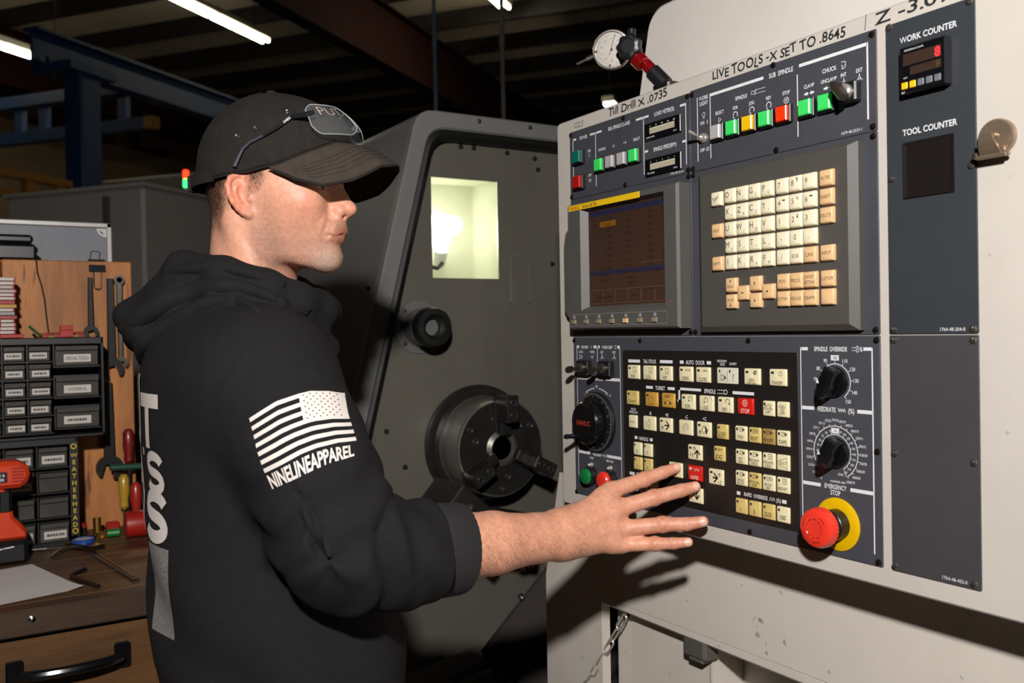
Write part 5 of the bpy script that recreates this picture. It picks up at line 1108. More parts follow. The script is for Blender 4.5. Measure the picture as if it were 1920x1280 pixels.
t = thing('steel_scriber', 'thin steel scriber lying against the lower parts cabinet', 'scriber', (-2.15, .165, 1.0))
b = MB(); b.cyl((-2.17, .13, 1.004), (-2.16, .165, 1.004), .004, n=8); b.build('grip', M_CHV, t); b = MB(); b.cyl((-2.16, .165, 1.004), (-2.15, .205, 1.003), .002, .001, 6); b.build('needle', M_CHV, t)
# ================================================================== the person (implicit surfaces, meshed with surface nets)
# own frame: x = the way he faces, y = to his left, z up, origin between the feet
PXA = np.array([sin(TH), cos(TH), 0]); PYA = np.array([-cos(TH), sin(TH), 0]); PO = PXA*-.37+PYA*1.40
def TPers(v): v = np.asarray(v, float); return PO+v[:, :1]*PXA+v[:, 1:2]*PYA+v[:, 2:3]*np.array([0, 0, 1.])
def smin(a, b, k): h = np.clip(.5+.5*(b-a)/k, 0, 1); return b*(1-h)+a*h-k*h*(1-h)
def smax(a, b, k): return -smin(-a, -b, k)
def cap(p, a, b, ra, rb):
    a = np.array(a, float); b = np.array(b, float); d = b-a; t = np.clip(((p-a)@d)/(d@d), 0, 1); return np.linalg.norm(p-a-t[:, None]*d, axis=1)-(ra+t*(rb-ra))
def ell(p, c, r, M=None):
    q = p-np.array(c); q = q@M if M is not None else q; r = np.array(r); k0 = np.linalg.norm(q/r, axis=1); k1 = np.linalg.norm(q/(r*r), axis=1)+1e-9; return k0*(k0-1)/k1
def chain(p, pts, rs, k=.006):
    d = None
    for i in range(len(pts)-1): e = cap(p, pts[i], pts[i+1], rs[i], rs[i+1]); d = e if d is None else smin(d, e, k)
    return d
def nets(f, lo, hi, h):
    """surface nets on a sparse set of blocks"""
    lo = np.array(lo, float); B = 6; nb = np.ceil((np.array(hi)-lo)/(h*B)).astype(int); N = nb*B+1
    g = np.stack(np.meshgrid(*[np.arange(n) for n in nb], indexing='ij'), -1).reshape(-1, 3)
    d = f(lo+(g+.5)*B*h); keep = np.abs(d) < B*h*1.3; F = np.full(N, 1., np.float32); 
    for gi, di in zip(g[~keep], d[~keep]):
        if di < 0: i, j, k = gi*B; F[i:i+B+1, j:j+B+1, k:k+B+1] = -1
    o = np.stack(np.meshgrid(*[np.arange(B+1)]*3, indexing='ij'), -1).reshape(-1, 3); K = g[keep]
    for s in range(0, len(K), 500):
        idx = (K[s:s+500, None, :]*B+o[None]).reshape(-1, 3); F[idx[:, 0], idx[:, 1], idx[:, 2]] = f(lo+idx*h)
    S = F < 0; cnt = np.zeros(np.array(N)-1, np.int8)
    for a in (0, 1):
        for b in (0, 1):
            for c in (0, 1): cnt += S[a:N[0]-1+a, b:N[1]-1+b, c:N[2]-1+c]
    ci = np.argwhere((cnt > 0) & (cnt < 8)); vid = np.full(np.array(N)-1, -1, np.int64); vid[tuple(ci.T)] = np.arange(len(ci))
    acc = np.zeros((len(ci), 3)); num = np.zeros(len(ci)); cs = [np.array(q) for q in ((0,0,0),(0,0,1),(0,1,0),(0,1,1),(1,0,0),(1,0,1),(1,1,0),(1,1,1))]
    for i in range(8):
        for ax in range(3):
            if cs[i][ax]: continue
            e = np.zeros(3, int); e[ax] = 1; p0 = ci+cs[i]; p1 = p0+e; f0 = F[tuple(p0.T)]; f1 = F[tuple(p1.T)]; m = (f0 < 0) != (f1 < 0)
            t = np.where(m, f0/(f0-f1+1e-12), 0); acc += m[:, None]*(cs[i]+t[:, None]*e); num += m
    V = lo+(ci+acc/num[:, None])*h; Q = []
    for ax in range(3):
        e = np.zeros(3, int); e[ax] = 1; u = np.zeros(3, int); u[(ax+1) % 3] = 1; w = np.zeros(3, int); w[(ax+2) % 3] = 1
        A = S; sl0 = [slice(0, N[q]-1) if q == ax else slice(1, N[q]-1) for q in range(3)]; sl1 = [slice(1, N[q]) if q == ax else slice(1, N[q]-1) for q in range(3)]
        a0 = S[tuple(sl0)]; a1 = S[tuple(sl1)]; E = np.argwhere(a0 != a1); off = np.array([0 if q == ax else 1 for q in range(3)]); flip = a0[tuple(E.T)]; E = E+off
        q = np.stack([vid[tuple((E-u-w).T)], vid[tuple((E-w).T)], vid[tuple(E.T)], vid[tuple((E-u).T)]], 1); q = np.where(flip[:, None], q, q[:, ::-1]); Q.append(q[(q >= 0).all(1)])
    return V, np.concatenate(Q)
def relax(V, Q, it=1, lam=.5):
    for _ in range(it):
        s = np.zeros_like(V); c = np.zeros(len(V))
        for i in range(4): np.add.at(s, Q[:, i], V[Q[:, (i+1) % 4]]); np.add.at(c, Q[:, i], 1); np.add.at(s, Q[:, i], V[Q[:, i-1]]); np.add.at(c, Q[:, i], 1)
        V = V+lam*(s/np.maximum(c, 1)[:, None]-V)
    return V
def skinmesh(name, parts, m, parent, color=None, T=TPers):
    V = np.concatenate([p[0] for p in parts]); o = 0; Q = []
    for v, q in parts: Q.append(q+o); o += len(v)
    Q = np.concatenate(Q); W = T(V); org = np.array([W[:, 0].mean(), W[:, 1].mean(), W[:, 2].min()])
    me = bpy.data.meshes.new(name); me.from_pydata((W-org).tolist(), [], Q.tolist()); me.materials.append(m); me.polygons.foreach_set('use_smooth', [True]*len(me.polygons))
    if color is not None:
        ca = me.color_attributes.new('tint', 'FLOAT_COLOR', 'POINT'); ca.data.foreach_set('color', np.concatenate([color, np.ones((len(V), 1))], 1).astype(np.float32).ravel())
    me.update(); return place(name, me, org, parent)

# ---------------------------------------------------------------- head
HYAW = radians(-8)
hx = np.array([cos(HYAW), sin(HYAW), 0]); hz0 = np.array([-.018*0, 0, 1.]); hz = np.array([-.018, .012, 1.]); hz /= np.linalg.norm(hz); hx = hx-hz*(hx@hz); hx /= np.linalg.norm(hx); hy = np.cross(hz, hx)
HO = np.array([.006, -.058, 1.641]); HM = np.stack([hx, hy, hz], 1)   # columns = head axes
def toH(p): return (p-HO)@HM
def fromH(q): return HO+np.asarray(q, float)@HM.T
ZS = [-.115, -.104, -.095, -.08, -.065, -.055, -.04, -.02, .0, .01, .03, .045, .07, .1]
XF = [.085, .098, .108, .113, .1105, .113, .115, .108, .104, .104, .112, .118, .114, .1]
XB = [.05, .045, .028, .008, -.002, -.010, -.022, -.035, -.055, -.06, -.065, -.07, -.075, -.07]
WW = [.030, .037, .044, .052, .0575, .0605, .064, .0672, .0695, .0705, .072, .073, .072, .066]
def earframe():
    a = radians(24); t = radians(12); fa = np.array([cos(a), sin(a), 0]); out = np.array([sin(a), -cos(a), 0]); up = np.array([0, 0, 1.]); f2 = fa*cos(t)+up*sin(t); u2 = -fa*sin(t)+up*cos(t); return f2, u2, out
EC = np.array([.0015, -.0752, .0025]); EF, EU, EOUT = earframe()
EARP = [(.008, .0, -.004), (.0145, .014, -.003), (.0125, .027, -.001), (.002, .0345, .002), (-.0105, .031, .005), (-.0175, .020, .0075), (-.0185, .006, .0075), (-.016, -.007, .006), (-.011, -.018, .003), (-.004, -.026, .0), (.003, -.0305, -.002), (.0085, -.026, -.004)]
def ear(q, side):
    m = q.copy(); m[:, 1] *= side   # side=1: right ear (y<0)
    e = m-EC; rad = np.linalg.norm(e, axis=1); out = np.maximum(rad-.042, .012); near = rad < .058
    if near.any(): out[near] = ear_in(e[near])
    return out
def ear_in(e):
    L = np.stack([e@EF, e@EU, e@EOUT], 1)/.88
    d = chain(L, [np.array(p) for p in EARP], [.0035, .0042, .0044, .0044, .0044, .0046, .0046, .0044, .0042, .0050, .0060, .0050], .003)
    plate = ell(L, (-.002, .002, -.001), (.0165, .031, .0055)); plate = smax(plate, -ell(L, (.001, -.001, .0075), (.0115, .019, .0085)), .003)
    d = smin(d, plate, .004)
    d = smin(d, chain(L, [np.array(p) for p in ((.004, .024, .001), (-.006, .017, .0035), (-.0095, .004, .0045), (-.006, -.010, .003), (.001, -.016, .001))], [.0025, .003, .0034, .0032, .0028], .002), .003)
    d = smin(d, cap(L, (.013, -.004, -.001), (.0095, -.009, .0025), .0045, .004), .004)   # tragus
    return smin(d, cap(L, (.006, .018, -.012), (.004, -.018, -.012), .010, .009), .006)*.88
def headf(p):
    q = toH(p); x, y, z = q[:, 0], q[:, 1], q[:, 2]; ay = np.abs(y)
    zc = np.clip(z, -.115, .1); xf = np.interp(zc, ZS, XF); xb = np.interp(zc, ZS, XB); w = np.interp(zc, ZS, WW); xm = .022+0*z
    s = np.where(x > xm, (x-xm)/(xf-xm), (xm-x)/(xm-xb)); n = 2.15
    f = ((np.abs(y/w)**n+np.abs(s)**n)**(1/n)-1)*.055
    f = smax(f, z-.075, .03); f = smax(f, -(z+.104-.30*np.clip(.098-x, 0, .2)), .012)
    f = smin(f, ell(q, (.014, 0, .052), (.100, .0745, .085)), .02)
    sy = np.stack([x, ay, z], 1)
    f = smin(f, ell(sy, (.070, .045, -.003), (.030, .019, .022)), .032)            # cheekbone
    f = smin(f, chain(sy, [np.array((.109, 0, .036)), np.array((.105, .022, .038)), np.array((.088, .045, .034))], [.0125, .0125, .010], .01), .012)   # brow
    f = smax(f, -ell(sy, (.116, .034, .018), (.0145, .016, .0115)), .014)         # eye socket
    lid = np.linalg.norm(sy-np.array((.0925, .0325, .0165)), axis=1)-.0142; slot = np.maximum(np.maximum(np.abs(z-.0160)-.0030, .098-x), np.abs(ay-.0325)-.0125)
    f = smin(f, smax(lid, -slot, .0015), .004)
    f = smin(f, cap(q, (.110, 0, .026), (.1285, 0, -.0105), .0085, .0105), .010)  # nose
    f = smin(f, cap(q, (.100, 0, .022), (.112, 0, -.012), .013, .0175), .010)
    f = smin(f, ell(q, (.1305, 0, -.0125), (.0120, .0105, .0105)), .005)
    f = smin(f, ell(sy, (.1165, .0135, -.0165), (.0125, .0075, .0085)), .005)
    f = smin(f, cap(q, (.128, 0, -.0185), (.114, 0, -.0265), .0045, .005), .005)
    f = smax(f, -ell(sy, (.1225, .0068, -.0248), (.0068, .0036, .0042)), .002)
    f = smin(f, ell(q, (.106, 0, -.041), (.0185, .030, .018)), .014)               # muzzle
    f = smin(f, chain(sy, [np.array((.1205, 0, -.0448)), np.array((.1165, .012, -.0458)), np.array((.1075, .0245, -.0505))], [.0048, .0042, .0022], .004), .004)
    f = smin(f, chain(sy, [np.array((.1150, 0, -.0560)), np.array((.1115, .012, -.0555)), np.array((.1055, .023, -.0520))], [.0054, .0048, .0022], .004), .004)
    f = smax(f, -chain(sy, [np.array((.126, 0, -.0502)), np.array((.119, .013, -.0504)), np.array((.1075, .0270, -.0522))], [.0015, .0014, .001], .002), .0025)
    f = smax(f, -chain(sy, [np.array((.1085, .0270, -.0520)), np.array((.1035, .0325, -.060)), np.array((.0995, .0355, -.068))], [.0013, .0012, .0006], .002), .004)
    f = smin(f, ell(q, (.0960, 0, -.083), (.0182, .024, .0180)), .014)            # chin
    f = smax(f, -chain(sy, [np.array((.1145, .0205, -.018)), np.array((.1095, .030, -.036)), np.array((.1045, .034, -.052))], [.0012, .0016, .001], .003), .009)
    neck = smin(cap(q, (-.014, 0, -.02), (-.026, 0, -.22), .060, .068), cap(sy, (-.020, .056, -.03), (.030, .020, -.20), .015, .016), .02)
    f = smin(f, neck, .022)
    f = smin(f, ear(q, 1), .004); f = smin(f, ear(q, -1), .004)
    return f

t_head = nets(headf, (-.14, -.19, 1.40), (.19, .075, 1.81), .0024)

# ---------------------------------------------------------------- arm and hand
ARM = dict(S=(.077, -.235, 1.425), E=(.165, -.285, 1.172), W=(.432, -.075, 1.149))
FING = {  # knuckle, middle joint, end joint, tip (own frame) and radii
    'index': ([(.5165, -.020, 1.203), (.571, .000, 1.2165), (.6015, .0075, 1.2255), (.6225, .0125, 1.2315)], [.0130, .0112, .0098, .0082]),
    'middle': ([(.5265, -.040, 1.180), (.580, -.034, 1.1945), (.6215, -.030, 1.2035), (.6440, -.0275, 1.2085)], [.0132, .0116, .0102, .0084]),
    'ring': ([(.5270, -.045, 1.1505), (.589, -.056, 1.1585), (.6225, -.064, 1.1600), (.6465, -.069, 1.1645)], [.0128, .0112, .0098, .0082]),
    'pinky': ([(.5270, -.046, 1.1275), (.5775, -.0575, 1.1300), (.6030, -.0645, 1.1320), (.6240, -.069, 1.1345)], [.0116, .0097, .0085, .0072])}
THUMB = ([(.452, -.040, 1.165), (.497, .010, 1.180), (.530, .030, 1.178), (.556, .038, 1.172)], [.017, .0135, .0115, .009])
def hand_f(p, fing, thumb, W, E, extra=True):
    W = np.array(W); d = None
    for nme, (pts, rs) in fing.items():
        K = np.array(pts[0]); palm = cap(p, W+(K-W)*.12, K, .021, rs[0]+.001); d = palm if d is None else smin(d, palm, .016)
    d = smin(d, chain(p, [np.array(q) for q in thumb[0]], thumb[1], .008), .014)
    ks = [np.array(v[0][0]) for v in fing.values()]
    for a, b in zip(ks[:-1], ks[1:]): d = smin(d, cap(p, a*.86+W*.14, b*.86+W*.14, .0125, .0125), .012)
    for nme, (pts, rs) in fing.items():
        P = [np.array(q) for q in pts]; f = chain(p, P, rs, .003)
        f = smin(f, np.linalg.norm(p-P[1], axis=1)-rs[1]*1.07, .004)
        d = smin(d, f, .007)
    if extra:
        bk = np.array([-.1, -.97, .2])
        for (pts, rs) in fing.values(): K = np.array(pts[0]); d = smin(d, cap(p, W+(K-W)*.42+bk*.0195, K+bk*(rs[0]-.0035), .0035, .0048), .008)
    fa = chain(p, [W+(np.array(E)-W)*t for t in (-.10, .0, .12, .35, .62, 1.0)], [.027, .0310, .0345, .0425, .047, .046], .008)
    return smin(d, fa, .034)
f_hand = lambda p: hand_f(p, FING, THUMB, ARM['W'], ARM['E'])
t_hand = nets(f_hand, (.25, -.29, 1.075), (.675, .07, 1.275), .0015)
def armcap(p):   # upper part of the forearm, coarse, overlaps the fine one under the skin edge
    return f_hand(p)
V, Q = nets(f_hand, (.12, -.36, 1.05), (.27, -.03, 1.27), .004); t_fore = (V, Q)
# torso, legs and left arm under the clothes
def body_under(p):
    d = cap(p, (-.03, -.055, 1.38), (.0, -.05, 1.0), .09, .10); d = smin(d, cap(p, (-.03, -.15, 1.39), (-.03, .06, 1.39), .06, .06), .06)
    d = smin(d, chain(p, [np.array(q) for q in ((.03, -.19, 1.385), (.10, -.255, 1.29), ARM['E'])], [.048, .046, .042], .02), .03)
    d = smin(d, chain(p, [np.array(q) for q in ((-.03, .13, 1.41), (-.02, .16, 1.16), (.05, .17, .93))], [.055, .045, .03], .03), .03)
    d = smin(d, cap(p, (-.02, -.058, 1.5), (-.02, -.055, 1.38), .06, .07), .03)
    for s in (-1, 1): d = smin(d, chain(p, [np.array(q) for q in ((.0, -.05+s*.09, .92), (.01, -.05+s*.1, .5), (-.01, -.05+s*.1, .1))], [.085, .06, .045], .04), .05)
    return d
t_under = nets(body_under, (-.2, -.36, .03), (.24, .28, 1.53), .014)
LF = {n: ([(.10+.004*i, .165+.018*(i-1.5)*.3, .845-.0) for _ in (0,)]+[(.115, .165+.016*(i-1.5), .80), (.12, .165+.017*(i-1.5), .77), (.115, .165+.017*(i-1.5), .75)], [.011, .0095, .0085, .007]) for i, n in enumerate(('index', 'middle', 'ring', 'pinky'))}
LT = ([(.09, .15, .88), (.125, .14, .84), (.14, .14, .815), (.148, .142, .795)], [.016, .013, .011, .009])
t_lhand = nets(lambda p: hand_f(p, LF, LT, (.07, .168, .905), (.0, .165, 1.12), False), (.0, .08, .72), (.19, .25, 1.0), .004)

# skin tint per vertex (the colour the skin itself has: stubble, hair roots, lips, nails; the knuckle lines also hold crease shade)
def nz3(p, s, seed=0):
    q = p*s+seed*17.3; return (np.sin(q[:, 0]*1.7+2*np.sin(q[:, 1]*1.3+seed))+np.sin(q[:, 1]*2.1+2*np.sin(q[:, 2]*1.1))+np.sin(q[:, 2]*1.9+2*np.sin(q[:, 0]*1.5)))/3
def sm(a, b, x): t = np.clip((x-a)/(b-a), 0, 1); return t*t*(3-2*t)
V = t_head[0]; q = toH(V); x, y, z = q.T; base = np.array(lin('d69b80')); col = np.tile(base, (len(V), 1)); col *= (1+.05*nz3(V, 90))[:, None]
def mixc(col, c, w): w = np.clip(w, 0, 1)[:, None]; return col*(1-w)+np.array(lin(c))*w
col = mixc(col, 'd98c70', .5*sm(.02, .0, np.abs(np.hypot(x-.135, z+.012)))+.0*x)                      # nose
col = mixc(col, 'd88a70', .45*np.exp(-((x-.085)**2+(z+.01)**2)/.0006))                               # cheek
earm = sm(-.071, -.080, -np.abs(y)*1.0)*sm(.03, .018, np.hypot(x+.002, (z-.004)*.6)); col = mixc(col, 'd88468', .75*earm)
beard = sm(-.012, -.062, z+.22*np.clip(x-.03, 0, .06))*sm(-.004, .03, x)*sm(-.125, -.098, z)+.5*sm(.012, -.02, z)*sm(.034, .008, np.abs(x-.026))*sm(.03, .05, np.abs(y))
must = sm(-.027, -.031, z)*sm(-.048, -.043, z)*sm(.098, .104, x)*(np.abs(y) < .03)
col = mixc(col, '9c7664', np.clip(.55*beard*(1+.35*nz3(V, 900, 2)), 0, .8)); col = mixc(col, 'a07a64', .5*must)
col = mixc(col, 'b9a89a', np.clip(.55*np.exp(-((x-.105)**2+(z+.09)**2)/.0004)*(1+.6*nz3(V, 1200, 5)), 0, .7))   # grey chin stubble
lips = sm(-.0400, -.0425, z)*sm(-.0635, -.0605, z)*sm(.106, .110, x)*(np.abs(y) < .026)*sm(.030, .020, np.abs(y)+.0); col = mixc(col, 'bd7566', .75*lips)
hair = np.maximum(sm(.034, .022, x)*sm(-.012, .012, z-.0)*(x > -.2)*sm(-.02, -.032, -np.abs(y)*1.0)*(x < .034)*((x > .012)*sm(-.016, .0, z)), sm(-.022, -.034, x)*sm(-.065, -.03, z))
side = sm(.050, .020, x+.75*np.clip(.034-z, 0, .05)+.004*nz3(V, 160, 8))*sm(-.020, .012, z)*sm(.004, .012, x); hair = np.maximum(sm(-.014, -.046, x-.25*np.clip(z, -.05, .05)+.004*nz3(V, 140, 9))*sm(-.062, .006, z+.006*nz3(V, 150, 7)), side); hair *= 1-earm
col = mixc(col, '3d2c22', np.clip(.78*hair*(1+.3*nz3(V, 700, 3)), 0, .9)); HCOL = col
brow = sm(.009, .005, np.abs(z-.036))*sm(.012, .018, np.abs(y))*(x > .085); HCOL = mixc(HCOL, '4a3526', .8*brow)
V = t_hand[0]; ac = np.tile(np.array(lin('da9c80')), (len(V), 1)); ac *= (1+.06*nz3(V, 120)+.035*nz3(V, 420, 4))[:, None]
for nme, (pts, rs) in FING.items():
    P = [np.array(a) for a in pts]; ac = mixc(ac, 'd58d70', .55*sm(.020, .006, np.linalg.norm(V-P[1], axis=1))); ac = mixc(ac, 'd68f74', .5*sm(.03, .008, np.linalg.norm(V-P[3], axis=1))); ac = mixc(ac, 'd89478', .4*sm(.02, .006, np.linalg.norm(V-P[0], axis=1)))
    for J_, am in ((P[1], .55), (P[2], .4)): dd_ = P[2]-P[1]; dd_ /= np.linalg.norm(dd_); tt = (V-J_)@dd_; ac = mixc(ac, 'a8634a', am*np.exp(-(tt/.0055)**2)*sm(.2, .9, np.cos(tt*2*pi/.0036+nz3(V, 300, 6)))*((V-J_)@np.array([-.1, -.97, .2]) > .002))  # knuckle creases as dark lines: part skin colour, part painted crease shade
V2 = t_fore[0]; a2 = np.tile(np.array(lin('da9c80')), (len(V2), 1)); other = lambda t: np.tile(np.array(lin('da9c80')), (len(t[0]), 1))
M_SKIN = mat('skin', 'd69b80', .46, bump=(420, .12), sss=.08, spec=.4)
nt = M_SKIN.node_tree; at = nt.nodes.new('ShaderNodeVertexColor'); at.layer_name = 'tint'
nv = nt.nodes.new('ShaderNodeTexNoise'); nv.inputs['Scale'].default_value = 160; nv.inputs['Detail'].default_value = 5; rp = nt.nodes.new('ShaderNodeMapRange'); rp.inputs[1].default_value = .3; rp.inputs[2].default_value = .7; rp.inputs[3].default_value = .88; rp.inputs[4].default_value = 1.08
tcn = nt.nodes.new('ShaderNodeTexCoord'); nt.links.new(tcn.outputs['Object'], nv.inputs['Vector']); nt.links.new(nv.outputs['Fac'], rp.inputs[0])
mu = nt.nodes.new('ShaderNodeMix'); mu.data_type = 'RGBA'; mu.blend_type = 'MULTIPLY'; mu.inputs[0].default_value = 1; nt.links.new(at.outputs['Color'], mu.inputs[6]); nt.links.new(rp.outputs[0], mu.inputs[7]); nt.links.new(mu.outputs[2], nt.nodes['Principled BSDF'].inputs['Base Color'])
pers = thing('person', 'man in black cap and black hoodie reaching to the control panel keys', 'person', tuple(PO))
skinmesh('body', [t_head, t_hand, t_fore, t_under, t_lhand], M_SKIN, pers, np.concatenate([HCOL, ac, a2, other(t_under), other(t_lhand)]))
# eyes
M_EYE = mat('eye_white', 'd8cfc8', .2, var=(200, .05)); M_IRIS = mat('iris', '3a4a50', .15, var=(400, .2))
def THd(v): return TPers(fromH(np.asarray(v, float)))
for s in (-1, 1):
    b = MB(); b.lathe([(0, -.0124), (.006, -.0109), (.0107, -.0062), (.0124, 0), (.0107, .0062), (.006, .0109), (.0, .0124)], (.0925, s*.0325, .0165), (1, 0, 0), 20); e = b.build('eye', M_EYE, pers, THd)
    b = MB(); b.lathe([(.0056, .0111), (.004, .0119), (0, .0126)], (.0925, s*.0325, .0165), (1, 0, 0), 16); b.build('iris', M_IRIS, e, THd)
# nails
M_NAIL = mat('finger_nail', 'e6b9a4', .3, var=(100, .06), coat=.2)
for nme, (pts, rs) in FING.items():
    P = [np.array(a) for a in pts]; d = P[3]-P[2]; d /= np.linalg.norm(d); back = np.array([-.18, -.93, .30]) if nme in ('index', 'middle') else np.array([-.1, -.97, .2]); n = back-d*(back@d); n /= np.linalg.norm(n); sd = np.cross(n, d); b = MB(); v = []; f = []; NX, NY = 8, 7
    for i in range(NX+1):
        for j in range(NY+1):
            t = i/NX; a = (j/NY-.5)*2; w = rs[3]*.92*(1-abs(2*t-1)**4*.45)**.5; ang = a*.92
            v.append(P[3]+d*(-.0058+.0108*t)+sd*(w*sin(ang)*1.05)+n*(rs[3]*.985*cos(ang)+.0006-.0028*max(0, t-.5)**1.5-.0012*(1-t)*0))
    f = [(i*(NY+1)+j, i*(NY+1)+j+1, (i+1)*(NY+1)+j+1, (i+1)*(NY+1)+j) for i in range(NX) for j in range(NY)]
    b.add(v, f); b.build('finger_nail', M_NAIL, pers, TPers, auto=180)
# ---------------------------------------------------------------- hoodie
def segt(p, pts):   # distance along a polyline and nearest distance
    best = np.full(len(p), 9.); S = np.zeros(len(p)); acc = 0
    for a, b in zip(pts[:-1], pts[1:]):
        a = np.array(a); b = np.array(b); d = b-a; L = np.linalg.norm(d); t = np.clip(((p-a)@d)/(L*L), 0, 1); e = np.linalg.norm(p-a-t[:, None]*d, axis=1); m = e < best; best = np.where(m, e, best); S = np.where(m, acc+t*L, S); acc += L
    return best, S
TZ = [.80, .86, .93, 1.0, 1.08, 1.157, 1.236, 1.315, 1.394, 1.44, 1.48, 1.52]
TE = [.160, .168, .178, .184, .178, .170, .165, .162, .155, .140, .115, .085]
TC = [.022, .022, .020, .016, .004, -.008, -.018, -.028, -.036, -.038, -.036, -.034]
TBW = [.205, .215, .225, .228, .226, .224, .226, .230, .222, .190, .140, .09]
BA = radians(24)
SLR = [(.045, -.212, 1.400), (.102, -.262, 1.310), (.158, -.282, 1.185), (.226, -.237, 1.165), (.300, -.180, 1.158)]
SLL = [(-.05, .135, 1.42), (-.045, .175, 1.28), (-.02, .185, 1.13), (.03, .178, 1.0), (.06, .17, .93)]
COLR = [(-.025, -.152, 1.533), (.03, -.142, 1.515), (.068, -.115, 1.497), (.088, -.07, 1.483), (.088, -.04, 1.483), (.068, .0, 1.497), (.03, .035, 1.515), (-.03, .05, 1.535), (-.095, .02, 1.545), (-.118, -.055, 1.545), (-.09, -.12, 1.545)]
ROLLB = [(.055, -.165, 1.492), (-.002, -.166, 1.512), (-.063, -.142, 1.506), (-.125, -.104, 1.482), (-.172, -.07, 1.455), (-.180, -.055, 1.45)]
ROLLC = [(.045, -.175, 1.480), (-.001, -.180, 1.493), (-.061, -.160, 1.480), (-.111, -.130, 1.456), (-.150, -.095, 1.432), (-.160, -.06, 1.424)]
ROLLA = [(-.115, -.06, 1.550), (-.076, -.115, 1.541), (-.023, -.150, 1.532), (.03, -.150, 1.518)]
def hoodie_f(p):
    x, y, z = p.T; zc = np.clip(z, .8, 1.52); e = np.interp(zc, TZ, TE); c = np.interp(zc, TZ, TC); B = np.interp(zc, TZ, TBW); A = np.sqrt(np.maximum(e*e-(B*sin(BA))**2, .002))/cos(BA)
    u = cos(BA)*(x-c)+sin(BA)*(y+.055); v = -sin(BA)*(x-c)+cos(BA)*(y+.055); n = 2.25
    f = ((np.abs(u/A)**n+np.abs(v/B)**n)**(1/n)-1)*np.minimum(A, B)*.9
    f = smax(f, z-1.525, .03); f = smax(f, .845-z, .01)
    # hanging folds of the body
    ang = np.arctan2(v/B, u/A); f = f+.0035*np.sin(z*26+3*ang+1.5*np.sin(z*11+2*ang))*sm(1.36, 1.1, z)+.003*np.sin(ang*9+z*7)*sm(1.2, .95, z)
    d, s = segt(p, SLR); r = np.interp(s, [0, .13, .26, .31, .355, .42], [.083, .084, .077, .072, .068, .062]); sl = d-r
    el = np.exp(-((s-.255)/.10)**2); a2 = np.arctan2(z-np.interp(s, [0, .126, .26, .35, .45], [1.435, 1.315, 1.185, 1.16, 1.15]), x-np.interp(s, [0, .126, .26, .35, .45], [.06, .098, .158, .225, .30]))
    sl = sl+el*(.0050*np.sin(s*95+2.2*np.sin(a2*1.5+.6)+1.2*np.sin(y*60))+.003*np.sin(s*52+a2*2.5))+.0022*np.sin(s*70+a2*3+y*30)*sm(.30, .36, s)
    sl = smax(sl, s-.378, .006)
    f = smin(f, sl, .032+.03*np.exp(-(s/.07)**2))
    d2, s2 = segt(p, SLL); f = smin(f, d2-np.interp(s2, [0, .25, .5], [.08, .068, .052]), .03)
    # hood bunched behind the neck
    Mt = np.array([[cos(.5), 0, -sin(.5)], [0, 1, 0], [sin(.5), 0, cos(.5)]])
    h = ell(p, (-.090, -.052, 1.492), (.080, .125, .062)); h = smin(h, ell(p, (-.134, -.048, 1.456), (.080, .116, .043), Mt.T), .022)
    w1 = (z-1.452)+.42*(x+.12)+.10*(y+.05); w2 = (z-1.49)-.30*(x+.10)+.05*y
    h = h+.004*np.exp(-(w2/.006)**2)*sm(-.16, -.10, x)+.003*np.sin((z-x)*60+y*22)
    col = chain(p, [np.array(q) for q in COLR+COLR[:1]], [.026]*12, .01); h = smin(h, col, .02); f = smin(f, h, .012)
    my = np.stack([x, np.where(y > -.055, -.11-y, y), z], 1)
    f = smin(f, chain(my, [np.array(q) for q in ROLLB], [.012, .016, .021, .024, .024, .024], .012), .003)
    f = smin(f, chain(my, [np.array(q) for q in ROLLC], [.008, .012, .016, .019, .018, .014], .012), .003)
    f = smin(f, chain(my, [np.array(q) for q in ROLLA], [.014, .014, .013, .010], .012), .003)
    f = smin(f, chain(p, [np.array(q) for q in ((-.03, -.17, 1.505), (.055, -.135, 1.475), (.10, -.06, 1.43))], [.016, .018, .016], .01), .015)
    q = toH(p); nk = smin(cap(q, (-.014, 0, .1), (-.022, 0, -.20), .069, .073), cap(q, (.03, 0, -.08), (.03, 0, -.3), .05, .04), .02); f = smax(f, -smax(nk, 1.47-z, .01), .008)
    return f
M_HOOD = mat('black_fleece', '1c1b1d', .9, var=(60, .15), bump=(900, .3), spec=.2)
tH = nets(hoodie_f, (-.27, -.40, .82), (.36, .30, 1.60), .0042); VH = relax(*tH, 1, .4); hoodie = skinmesh('hoodie', [(VH, tH[1])], M_HOOD, pers)
bvh = BVHTree.FromPolygons([Vector(v) for v in VH], [tuple(int(i) for i in q) for q in tH[1]])
# folds of the bunched hood, lying on it
def fold(path, rs, sink):
    P = []
    for (x, z), r in zip(path, rs):
        h = bvh.ray_cast(Vector((x, -.6, z)), Vector((0, 1, 0))); q = h[0] if h[0] is not None else bvh.find_nearest(Vector((x, -.12, z)))[0]; n_ = h[1] if h[0] is not None else Vector((0, -1, 0)); P.append(np.array(q)-np.array(n_ if n_.y < 0 else -n_)*(r*sink))
    F = [P[0]]
    for i in range(len(P)-1):
        p0, p1, p2, p3 = P[max(i-1, 0)], P[i], P[i+1], P[min(i+2, len(P)-1)]
        for t in (.25, .5, .75, 1): F.append(.5*((2*p1)+(-p0+p2)*t+(2*p0-5*p1+4*p2-p3)*t*t+(-p0+3*p1-3*p2+p3)*t**3))
    R_ = np.interp(np.linspace(0, len(rs)-1, len(F)), range(len(rs)), rs); b = MB(); b.tube(F, list(R_), 14); return b.build('hood_fold', M_HOOD, hoodie, TPers, auto=180)
